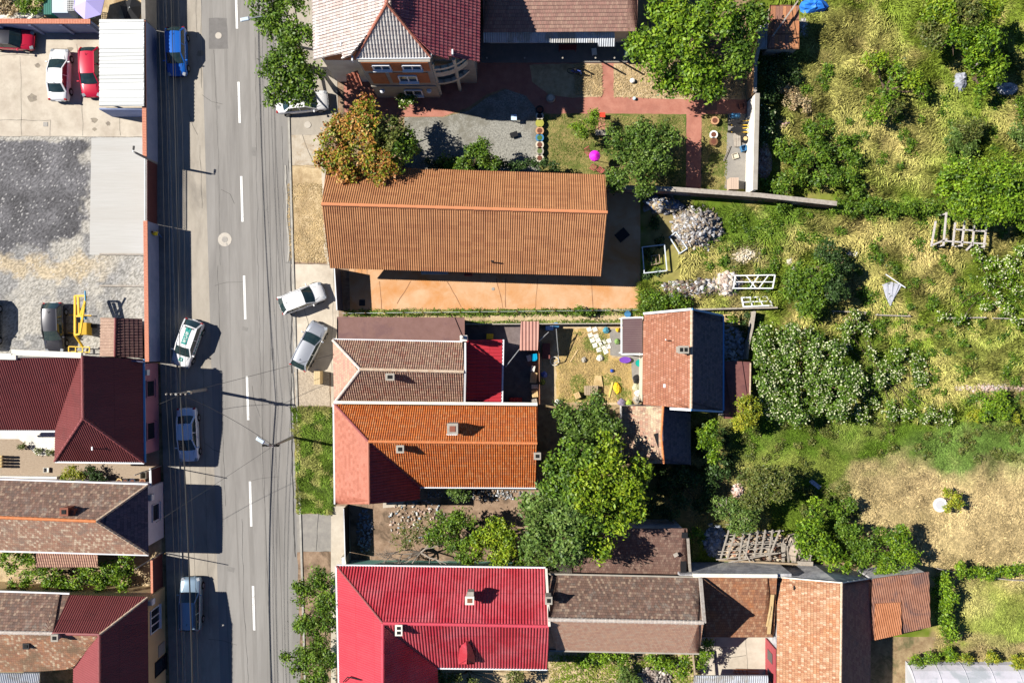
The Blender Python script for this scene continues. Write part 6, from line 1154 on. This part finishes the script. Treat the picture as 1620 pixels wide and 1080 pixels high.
# yard posts and fence
o=thing('wire_fence',W(545,496),'thin wire fence with leaning metal posts along the orange yard','fence')
for k in range(16):
    x=552+k*29.5; y=496-k*.35; p=W(x,y); mb=MB(); mb.tube([p,p+Vector((0,0,1.3))],.035,6); mb.build('post',M_rust,o)
mb=MB()
for z in(.5,.9,1.2): mb.bar(W(545,496,0)+Vector((0,0,z)),W(1005,491,0)+Vector((0,0,z)),.02)
mb.build('wire',M_galv,o)
wall('yard_fence','low dark fence between the sandy strip and the back yard',[(737,513),(1014,512)],.9,.08,M_blk,M_gwood,.1); wall('junk_fence','rusty fence down the middle of the back yard beside the junk row',[(852,516),(853,638)],1.2,.06,M_rust)
o=thing('washing_line',W(868,520),'white washing line poles hanging between the porch and the fence','washing line')
for a_,b_ in(((822,552,2.4),(800,580,2.6)),((852,540,2.4),(868,525,2.2)),((880,520,1.8),(884,570,.6)),((884,570,.6),(876,575,.4))): mb=MB(); mb.tube([W(*a_),W(*b_)],.04,6); mb.build('bar',M_galv,o)
mb=MB(); pp=W(877,571); mb.tube([(pp.x+.4*math.cos(i*.6),pp.y+.4*math.sin(i*.6),.1+.004*i) for i in range(12)],.04,6,cap=False); tag(mb.build('hose_coil',M_wpl),'white hose coiled on the dark ground in the back yard','hose')
crate('wash_stand','light blue wash stand at the top of the back yard','wash stand',869,519,.7,.35,.8,mat('pale_blue',(.4,.55,.75)),0)
# yellow lift
o=thing('yellow_lift',W(130,520),'yellow tracked boom lift standing beside the small tiled shed','lift'); mb=MB()
for a_,b_ in(((119,468,1.8),(119,530,2.6)),((136,468,1.8),(127,528,2.6)),((119,468,1.8),(136,468,1.8)),((119,530,2.6),(127,528,2.6)),((124,470,1.9),(125,500,2.2)),((127,500,2.2),(134,480,2.0)),((119,500,2.2),(131,500,2.2)),((119,530,2.5),(131,548,.9))): mb.bar(W(*a_),W(*b_),.16)
mb.build('boom',M_yel,o); mb=MB(); mb.box(W(135,520,.9),(.8,1.1,.9)); mb.build('engine_cover',mat('dark_yellow',(.55,.33,.03)),o,bevel=.06)
mb=MB()
for a_,b_ in(((109,548,1.0),(142,549,1.0)),((109,556,.9),(142,557,.9)),((109,548,1.0),(109,556,1)),((142,549,1),(142,557,1)),((110,498,.3),(145,499,.3)),((108,526,.3),(146,530,.3)),((120,548,1),(120,557,1)),((131,548,1),(131,557,1))): mb.bar(W(*a_),W(*b_),.08)
mb.build('outrigger',M_yel,o); mb=MB(); mb.tube([W(135,460,2.2),W(136,495,1.6)],.07,8); mb.box(W(133,503,1.5),(.5,.25,.25)); mb.build('hydraulic_ram',mat('ram_blue',(.1,.35,.55),r=.4),o)
mb=MB(); mb.tube([W(147,512,.35),W(147,518,.35)],.35,14); mb.build('wheel',M_tyre,o); mb=MB(); mb.tube([W(109,528,.3),W(109,532,.3)],.3,14); mb.build('wheel',M_tyre,o)
for y,l in((402,'long thin timber beam at the lower edge of the pale concrete slab'),(452,'long thin timber beam on the gravel above the tiled shed')): mb=MB(); mb.bar(W(158,y,.1),W(229,y+.5,.1),.16,.14); tag(mb.build('timber_beam',M_gwood),l,'beam')
# courtyard bits
crate('pedestal','small grey concrete pedestal beside the courtyard gate','pedestal',229,751,.55,.6,.6,M_cem,lid=False); crate('garden_tray','white square tray by the scalloped garden wall','tray',74,743,.5,.45,.2,M_wpl,lid=False)
for k,(x,m,l) in enumerate(((191,M_timb,'orange yellow pot in the row of small pots in the courtyard'),(201,M_blk,'black pot in the middle of the small courtyard pot row'),(212,mat('dark_pot',(.03,.04,.07)),'dark blue pot toward the right of the small courtyard pot row'),(228,mat('brown_barrel',(.35,.18,.1)),'brown tub at the right end of the courtyard pot row'))): lobj('flower_pot',l,'flower pot',x,760,[(.2,0),(.28,.3),(.22,.3)],m,inner=M_potsoil)
tree('potted_shrub','small palm like plant at the edge of the white path in the courtyard',[(35,704,8,.7),(60,714,6,.5),(78,715,7,.5)],'olive',.7,1.2,.15,'plant',trunk=.02)
o=thing('log_stack',W(4,730),'stack of cut orange logs at the left edge of the brick courtyard','log stack'); mb=MB()
for i in range(4):
    for j in range(4): mb.tube([W(-8,722+i*5,.1+.25*j),W(4,722+i*5,.1+.25*j)],.12,8)
mb.build('logs',M_timb,o)
# neighbour yard top left
o=thing('grey_pergola',W(105,20),'light blue grey crate frame with lattice top in the neighbour yard','playhouse'); mb=MB(); mb.box(W(104,8,.9)+Vector((0,0,0)),(1.4,2.2,1.8)); mb.build('body',mat('pale_blue_grey',(.5,.58,.65)),o); mb=MB()
for k in range(6): mb.bar(W(104+k*2.6,0,1.9),W(104+k*2.6,17,1.9),.03); mb.bar(W(103,2+k*3,1.92),W(118,2+k*3,1.92),.03)
mb.build('lattice',M_white,o)
def tent(name,label,cx,cy,r,h,m,n=6,z=0,cat='parasol'):
    c=W(cx,cy,h); o=thing(name,(c.x,c.y,0),label,cat)
    mb=MB(); vs=[tuple(c)]+[(c.x+r*math.cos(2*math.pi*k/n+.3),c.y+r*math.sin(2*math.pi*k/n+.3),h-.45) for k in range(n)]; mb.add(vs+[(v[0],v[1],v[2]-.06) for v in vs],[(0,1+k,1+(k+1)%n) for k in range(n)]+[(n+1,n+2+(k+1)%n,n+2+k) for k in range(n)]); mb.build('canopy',m,o); mb=MB(); mb.tube([(c.x,c.y,0),(c.x,c.y,h)],.04,6); mb.build('pole',M_galv,o); return o
tent('parasol','large lilac parasol in the neighbour yard at the top left',136,2,1.5,2.3,mat('lilac_cloth',(.45,.4,.75),r=.7)); tent('parasol','dark charcoal parasol lying right of the lilac one in the neighbour yard',205,12,1.1,.7,M_blk,5)
crate('green_container','dark green container beside the lattice playhouse','container',81,12,.7,1.7,1.0,mat('dark_green_sheet',(.0,.12,.09),r=.5)); lump('white_tarp','crumpled white tarpaulin behind the brick coping at the top left','tarpaulin',52,24,.9,.35,M_wpl,3,1.4,.5,.2); lump('white_tarp','thin white sheet lying along the brick coping at the left edge','tarpaulin',18,27,.9,.15,M_wpl,4,1.6,.3,.15); lobj('spare_tyre','white ring wheel near the lilac parasol','tyre',145,22,[(.1,0),(.28,.05),(.28,.2),(.1,.2)],M_white,inner=M_blk,innername='hub'); lump('lime_cloth','pale lime cloth strip along the brick coping','cloth',130,29,.6,.1,mat('pale_lime',(.55,.62,.35)),8,2.5,.3)
# heaps
def heap(name,label,cat,px,py,rx,ry,n,s0,s1,h,cols,seed=0,flat=.5,long=1.5,rot=0):
    g=np.random.default_rng(seed); c=W(px,py); a=g.uniform(0,6.28,n); q=np.sqrt(g.random(n)); x=np.cos(a)*q*rx/S;y=np.sin(a)*q*ry/S; z=h*(1-q*q)*g.uniform(.5,1,n)+.04
    xr=x*math.cos(rot)-y*math.sin(rot);yr=x*math.sin(rot)+y*math.cos(rot); s=g.uniform(s0,s1,n); D=np.stack([s*g.uniform(.8,long,n),s*g.uniform(.5,1,n),s*g.uniform(.2,.6,n)*flat*2],1)/2
    cu=np.array([[x_,y_,z_] for z_ in(-1,1) for x_,y_ in((-1,-1),(1,-1),(1,1),(-1,1))],float); V_=cu[None]*D[:,None,:]; V_=V_*g.uniform(.75,1.2,V_.shape)
    t=g.uniform(0,6.28,n);u=g.uniform(-.6,.6,n); ct,st_,cu_,su=np.cos(t)[:,None],np.sin(t)[:,None],np.cos(u)[:,None],np.sin(u)[:,None]
    X_,Y_,Z_=V_[...,0],V_[...,1],V_[...,2]; X2=X_*cu_+Z_*su;Z2=-X_*su+Z_*cu_; X3=X2*ct-Y_*st_;Y3=X2*st_+Y_*ct
    V_=np.stack([X3+c.x+xr[:,None],Y3+c.y+yr[:,None],Z2+z[:,None]],-1).reshape(-1,3); F=(np.arange(n)[:,None,None]*8+np.array([[3,2,1,0],[4,5,6,7],[0,1,5,4],[1,2,6,5],[2,3,7,6],[3,0,4,7]])).reshape(-1,4)
    C=np.array(cols)[g.integers(0,len(cols),n)]*g.uniform(.7,1.2,(n,1)); return tag(npmesh(name,V_,F,np.repeat(np.clip(C,0,1),8,0),MATS['debris']),label,cat,None,'stuff')
GR=[(.33,.33,.35),(.22,.21,.22),(.4,.36,.3),(.2,.16,.13),(.48,.48,.5),(.32,.25,.18)]
heap('rubble_heap','big heap of grey white rubble right of the orange hall','rubble heap',1103,362,38,32,3200,.06,.32,.8,GR+[(.3,.28,.26),(.28,.22,.15)],1,.22,4.2)
heap('rubble_heap','low pale sand and plaster heap in the wild garden','rubble heap',1183,402,30,16,900,.06,.2,.3,[(.6,.52,.38),(.55,.46,.32),(.65,.6,.5)],2,.5,1.5,.2)
heap('rubble_heap','long line of rubble and scrap below the orange yard corner','rubble heap',1095,456,55,12,1300,.06,.4,.35,GR+[(.28,.22,.15),(.18,.14,.1)]+[(.2,.12,.1),(.7,.7,.7)],3,.4,2.4,.05)
heap('junk_heap','beige scrap heap left of the white metal frames','scrap heap',1150,448,22,18,380,.15,.5,.6,[(.6,.52,.44),(.5,.4,.33),(.65,.62,.6),(.4,.3,.25)],4,.4,1.6)
heap('junk_heap','boards and crates piled against the dark boundary wall','scrap heap',1048,325,26,10,260,.15,.6,.5,GR+[(.6,.4,.16),(.15,.2,.3)],5,.3,2.2)
heap('brick_heap','heap of old bricks right of the white garden wall','brick heap',1208,255,12,30,650,.14,.26,.5,[(.5,.3,.24),(.58,.4,.34),(.42,.24,.2),(.6,.5,.46)],6,.6,1.5)
heap('stone_heap','small reddish stones above the brick heap','stones',1238,198,10,7,90,.15,.35,.3,[(.5,.34,.28),(.4,.28,.24)],7); heap('stone_scatter','light stones beside the rusty plank roof','stones',1272,45,8,16,120,.12,.3,.2,[(.45,.42,.4),(.3,.27,.25)],8)
heap('brick_scatter','pinkish rubble bank above the green meadow at the right','rubble heap',1565,614,60,6,420,.12,.32,.2,[(.55,.4,.36),(.45,.32,.28),(.5,.45,.4)],9); heap('garbage_scatter','scattered white litter and stones in the dirt yard below the orange tile house','litter',660,822,46,36,200,.06,.24,.04,[(.6,.58,.54),(.4,.36,.3),(.5,.36,.3),(.3,.38,.45),(.25,.18,.12),(.3,.22,.15)],10,.5,1.6)
heap('garbage_scatter','litter in the deep shade behind the dark street fence','litter',577,840,13,36,160,.08,.24,.05,[(.4,.45,.5),(.3,.35,.45),(.2,.2,.22),(.4,.4,.4)],11); heap('garbage_scatter','litter along the shaded lower eave of the orange tile house','litter',760,782,85,9,300,.06,.22,.04,[(.45,.47,.5),(.2,.2,.2),(.35,.33,.3),(.28,.2,.14)],12); heap('log_scatter','broken branches and stones behind the dark tiled slope','debris',1160,545,18,38,160,.1,.4,.15,[(.4,.45,.55),(.3,.3,.32),(.5,.5,.52)],13)
heap('rubble_heap','small rubble and roof tiles heap between the two silver green trees','rubble heap',1166,775,9,10,110,.12,.35,.3,[(.55,.35,.28),(.45,.3,.25),(.6,.5,.45)],14); heap('dirt_debris','branches and rubble in the lower garden','debris',1035,1068,26,14,260,.08,.35,.2,[(.3,.25,.22),(.5,.45,.4),(.2,.16,.14)],15,.4,3)
heap('dry_pile','dry pale wood chips in the top left corner','wood chips',10,8,20,16,500,.1,.25,.3,[(.6,.5,.36),(.5,.4,.26),(.3,.22,.15)],16); heap('garden_litter','litter and small rubble under the vines of the west garden','litter',120,918,110,18,260,.06,.2,.04,[(.6,.5,.36),(.4,.34,.26),(.3,.26,.2)],17)
lump('plastic_heap','crumpled grey plastic under the leaning pole, left one','tarpaulin',1516,130,.75,.7,mat('grey_plastic',(.4,.42,.48),(.2,.2,.24),3,.3,.6,6),21,.9,1.2); lump('plastic_heap','crumpled grey plastic under the leaning pole, right one','tarpaulin',1590,143,.85,.7,MATS['grey_plastic'],22,1.1,.8)
mb=MB(); mb.bar(W(1538,108,3.4),W(1585,66,3.8),.12); tag(mb.build('leaning_pole',M_gwood),'long grey wooden pole leaning on the tree at the top right','pole')
# blue tarp top
lump('blue_tarp','blue tarpaulin at the very top beside the rusty plank roof','tarpaulin',1285,12,1.1,.8,mat('blue_tarp_cloth',(.02,.15,.6),(.03,.22,.75),2,.5),23,1.1,.7)
# frames in the rough ground
def frame(name,label,cat,pts,h,w,m,extra=()):
    o=thing(name,W(*pts[0]),label,cat); n=len(pts)
    for i in range(n): mb=MB(); mb.bar(W(*pts[i],h),W(*pts[(i+1)%n],h),w); mb.build('rail',m,o)
    for a_,b_ in extra: mb=MB(); mb.bar(W(*a_,h),W(*b_,h),w*.8); mb.build('crossbar',m,o)
    for p in pts: mb=MB(); mb.bar(W(*p,h)*1-Vector((0,0,h)),W(*p,h),w*.9); mb.build('leg',m,o)
    return o
M_wfr=mat('pale_metal',(.6,.65,.7),r=.5)
frame('metal_stand','square pale metal frame standing in the shade beyond the orange yard','frame',[(1016,391),(1051,387),(1055,428),(1019,432)],.5,.09,M_wfr)
frame('metal_stand','narrow tilted pale metal frame next to the rubble heap','frame',[(1059,375),(1069,367),(1087,393),(1075,401)],.4,.09,M_wfr)
frame('wooden_chair_frame','small wooden frame inside the square metal frame','frame',[(1030,405),(1043,403),(1044,416),(1031,419)],.35,.07,M_wood,(((1037,404),(1038,418)),))
frame('window_frame','discarded white window frame with six panes lying below the rubble line','window frame',[(1173,471),(1212,469),(1223,483),(1176,485)],.2,.12,M_pvc,(((1174,478),(1217,476)),((1186,470),(1190,485)),((1199,470),(1207,484))))
frame('metal_rack','white metal rack of bars on the rubble line, beside the discarded window frame','rack',[(1163,436),(1226,435),(1222,456),(1160,456)],.8,.1,M_pvc,(((1180,436),(1196,456)),((1200,436),(1186,456)),((1215,436),(1200,456)),((1164,446),(1224,446))))
frame('bed_base','pair of crossed timbers forming a wooden frame behind the dark tiled slope','frame',[(1146,498),(1168,499),(1169,514),(1145,514)],.4,.1,M_timb,(((1146,503),(1168,511)),))
M_pgrey=mat('pale_weathered_wood',(.42,.38,.36),(.56,.52,.5),3,.9)
# white timber frame on the right
o=thing('timber_climbing_frame',W(1520,365),'pale weathered timber frame with rungs under the big green tree at the right','timber frame')
for a_,b_ in(((1473,390),(1480,350)),((1492,389),(1497,336)),((1507,389),(1511,352)),((1521,390),(1526,350)),((1538,389),(1541,355)),((1556,392),(1561,350)),((1490,381),(1560,386)),((1510,363),(1560,366)),((1474,388),(1498,378)),((1538,386),(1528,396))): mb=MB(); mb.bar(W(*a_,1.2),W(*b_,1.2),.14,.12); mb.build('beam',M_pgrey,o)
for p in((1492,388),(1521,388),(1556,390),(1497,338),(1561,352)): mb=MB(); mb.bar(W(*p,1.2)-Vector((0,0,1.2)),W(*p,1.2)-Vector((0,0,.07)),.12); mb.build('leg',M_pgrey,o)
for k in range(14): mb=MB(); x=1396+k*2.3; mb.bar(W(x,446+abs(k-6)*.6,.32+.03*(k%4)),W(1408+(k-7)*.8,484-abs(k-7)*2,.34+.03*(k%3)),.1,.04); tag(mb.build('grey_plank',mat('blue_grey_plank',(.38,.4,.46),(.5,.5,.55),4,.8)),'weathered grey plank in the fanned pile in the middle of the field','plank','planks piled in the field')
mb=MB(); mb.bar(W(1401,434,.4),W(1432,455,.5),.07); tag(mb.build('white_pole',M_pvc),'thin white pole lying over the grey plank pile','pole')
o=thing('low_field_fence',W(1320,494),'low broken wooden fence line running right across the wild field','fence'); mb=MB()
for a_,b_ in(((1316,492),(1370,494)),((1385,498),(1440,500)),((1500,503),(1560,502)),((1570,503),(1660,506))): m2=MB(); m2.bar(W(*a_,.5),W(*b_,.5),.1); m2.build('rail',M_gwood,o)
for x in(1318,1368,1388,1438,1502,1558,1600): m2=MB(); m2.bar(W(x,495+(x-1318)*.03,0),W(x,495+(x-1318)*.03,.6),.1); m2.build('post',M_gwood,o)
wall('plank_fence','weathered plank fence with posts along the rubble above the dark tiled slope',[(1095,490),(1225,487)],.8,.08,M_gwood,M_gwood,.14); wall('plank_fence','bent grey board fence right of the dark tiled slope',[(1188,493),(1184,520),(1178,545),(1176,568)],1.1,.12,M_gwood,M_gwood,.2)
lobj('white_basin','round white basin in the shade right of the dark slope','basin',1158,558,[(.2,0),(.28,.12),(.22,.1)],M_white); lobj('white_basin','pale blue basin above the round one in the shade','basin',1168,533,[(.2,0),(.3,.14),(.22,.12)],mat('pale_blue_plastic',(.5,.7,.8)))
# white tub + sapling
o=lobj('white_tub','round white tub beside the lone sapling on the mown field','tub',1484,797,[(.5,0),(.62,.2),(.66,.3),(.52,.28)],M_white,inner=mat('tub_inner',(.5,.5,.52)),innername='inside')
mb=MB(); a_,b_=W(1281,760,.1),W(1296,772,.1); mb.bar(a_,b_,.25,.1); mb.bar(a_+Vector((.1,.15,0)),b_+Vector((.12,.15,0)),.1,.12); tag(mb.build('pale_board',M_lilac),'pale blue grey board lying in the grass left of the mown field','board')
# collapsed roof
o=thing('collapsed_roof',W(1210,870),'collapsed roof skeleton of grey laths and rafters above the rough plaster wall','ruin')
for k in range(9): mb=MB(); y=843+k*5; mb.bar(W(1148-k*1.6+R.uniform(-4,10),y+R.uniform(-2,2),2.5-k*.12+R.uniform(-.5,.1)),W(1238+R.uniform(-22,4),y-4+R.uniform(-4,4),2.6-k*.1+R.uniform(-.6,.1)),.07); mb.build('lath',M_gwood,o)
for k in range(8): mb=MB(); x=1150+k*11.5; mb.bar(W(x+3,838,2.75),W(x-9+R.uniform(-9,7),886-R.uniform(0,14),1.5+R.uniform(-.6,.2)),.12); mb.build('rafter',M_gwood,o)
for k in range(14): mb=MB(); mb.bar(W(R.uniform(1140,1230),R.uniform(845,890),R.uniform(.6,2)),W(R.uniform(1150,1240),R.uniform(845,890),R.uniform(.6,2)),.08); mb.build('fallen_lath',M_gwood,o)
for k in range(16): mb=MB(); x=1236+k*3.1; mb.bar(W(x,858+R.uniform(-8,6),1.6),W(x+R.uniform(-3,3),892+R.uniform(-4,2),.6),.1); mb.build('board',M_gwood,o)
mb=MB(); mb.bar(W(1137,885,1.4),W(1285,893,.9),.16); mb.build('beam',M_wood,o); mb=MB(); mb.bar(W(1262,878,1.2),W(1284,876,1.2),.35,.06); mb.bar(W(1262,890,1.2),W(1286,891,1.2),.35,.06); mb.build('pale_beam',M_gwood,o)
lump('grey_tarpaulin','grey brown crumpled cloth hanging on the collapsed roof','tarpaulin',1251,862,.9,1.9,mat('brown_cloth',(.28,.22,.17),(.4,.34,.28),2,.9,.8,5),31,.9,1.4)
heap('ruin_rubble','beige and rusty rubble fallen under the collapsed roof laths','rubble heap',1200,868,60,22,800,.12,.5,.5,[(.4,.3,.2),(.3,.15,.1),(.5,.42,.32),(.25,.2,.16)],18,.4,2)
heap('ruin_rubble','pale blue grey rubble in the shade left of the collapsed roof','rubble heap',1130,855,16,26,200,.1,.5,.3,[(.4,.45,.55),(.25,.27,.3)],19,.4,2)
o=thing('scrap_rack',W(1176,1062),'dark rusty rack of metal squares on the beige court','rack'); 
for k in range(4): mb=MB(); x=1162+k*6; mb.bar(W(x,1058,.3),W(x+3,1067,.3),.06); mb.build('bar',M_rust,o)
for y in(1058,1063,1067): mb=MB(); mb.bar(W(1160,y,.3),W(1200,y+1,.3),.06); mb.build('bar',M_rust,o)
mb=MB(); mb.bar(W(1096,1035,0),W(1096,1035,2.2),.14); mb.bar(W(1096,1035,2.2),W(1100,1075,2.2),.14); tag(mb.build('wooden_post',M_wood),'brown wooden post and beam beside the climbing vine','post')
wall('field_fence','pale wooden fence rail at the lower right field edge',[(1480,897),(1530,908),(1600,915),(1700,918)],.5,.07,M_gwood)
# air conditioners / litter on the street side: small dark grate in orange yard
for x,y,w,l in((573,479,.55,'square dark drain grate in the shaded end of the orange yard'),): mb=MB(); mb.box(W(x,y)+Vector((0,0,.03)),(w,w,.03)); tag(mb.build('drain_grate',M_blk),l,'drain grate')
disc('drain_cover',780,457,2.6,.02,M_iron2,'small round grey drain cover in the middle of the orange yard','drain cover')
crate('hall_bench','bluish grey bench against the wall of the orange hall','bench',688,431,2.4,.35,.45,mat('blue_grey_wood',(.35,.42,.45)),0); crate('hall_box','reddish box beside the hall wall in the orange yard','box',741,433,.7,.4,.5,mat('rust_red',(.3,.08,.05)),0)
mb=MB(); p=W(984,372); mb.box((p.x,p.y,.05),(1.1,.9,.05),.7); tag(mb.build('dark_mat',M_blk),'dark square sheet lying on the shaded end of the orange yard','mat');
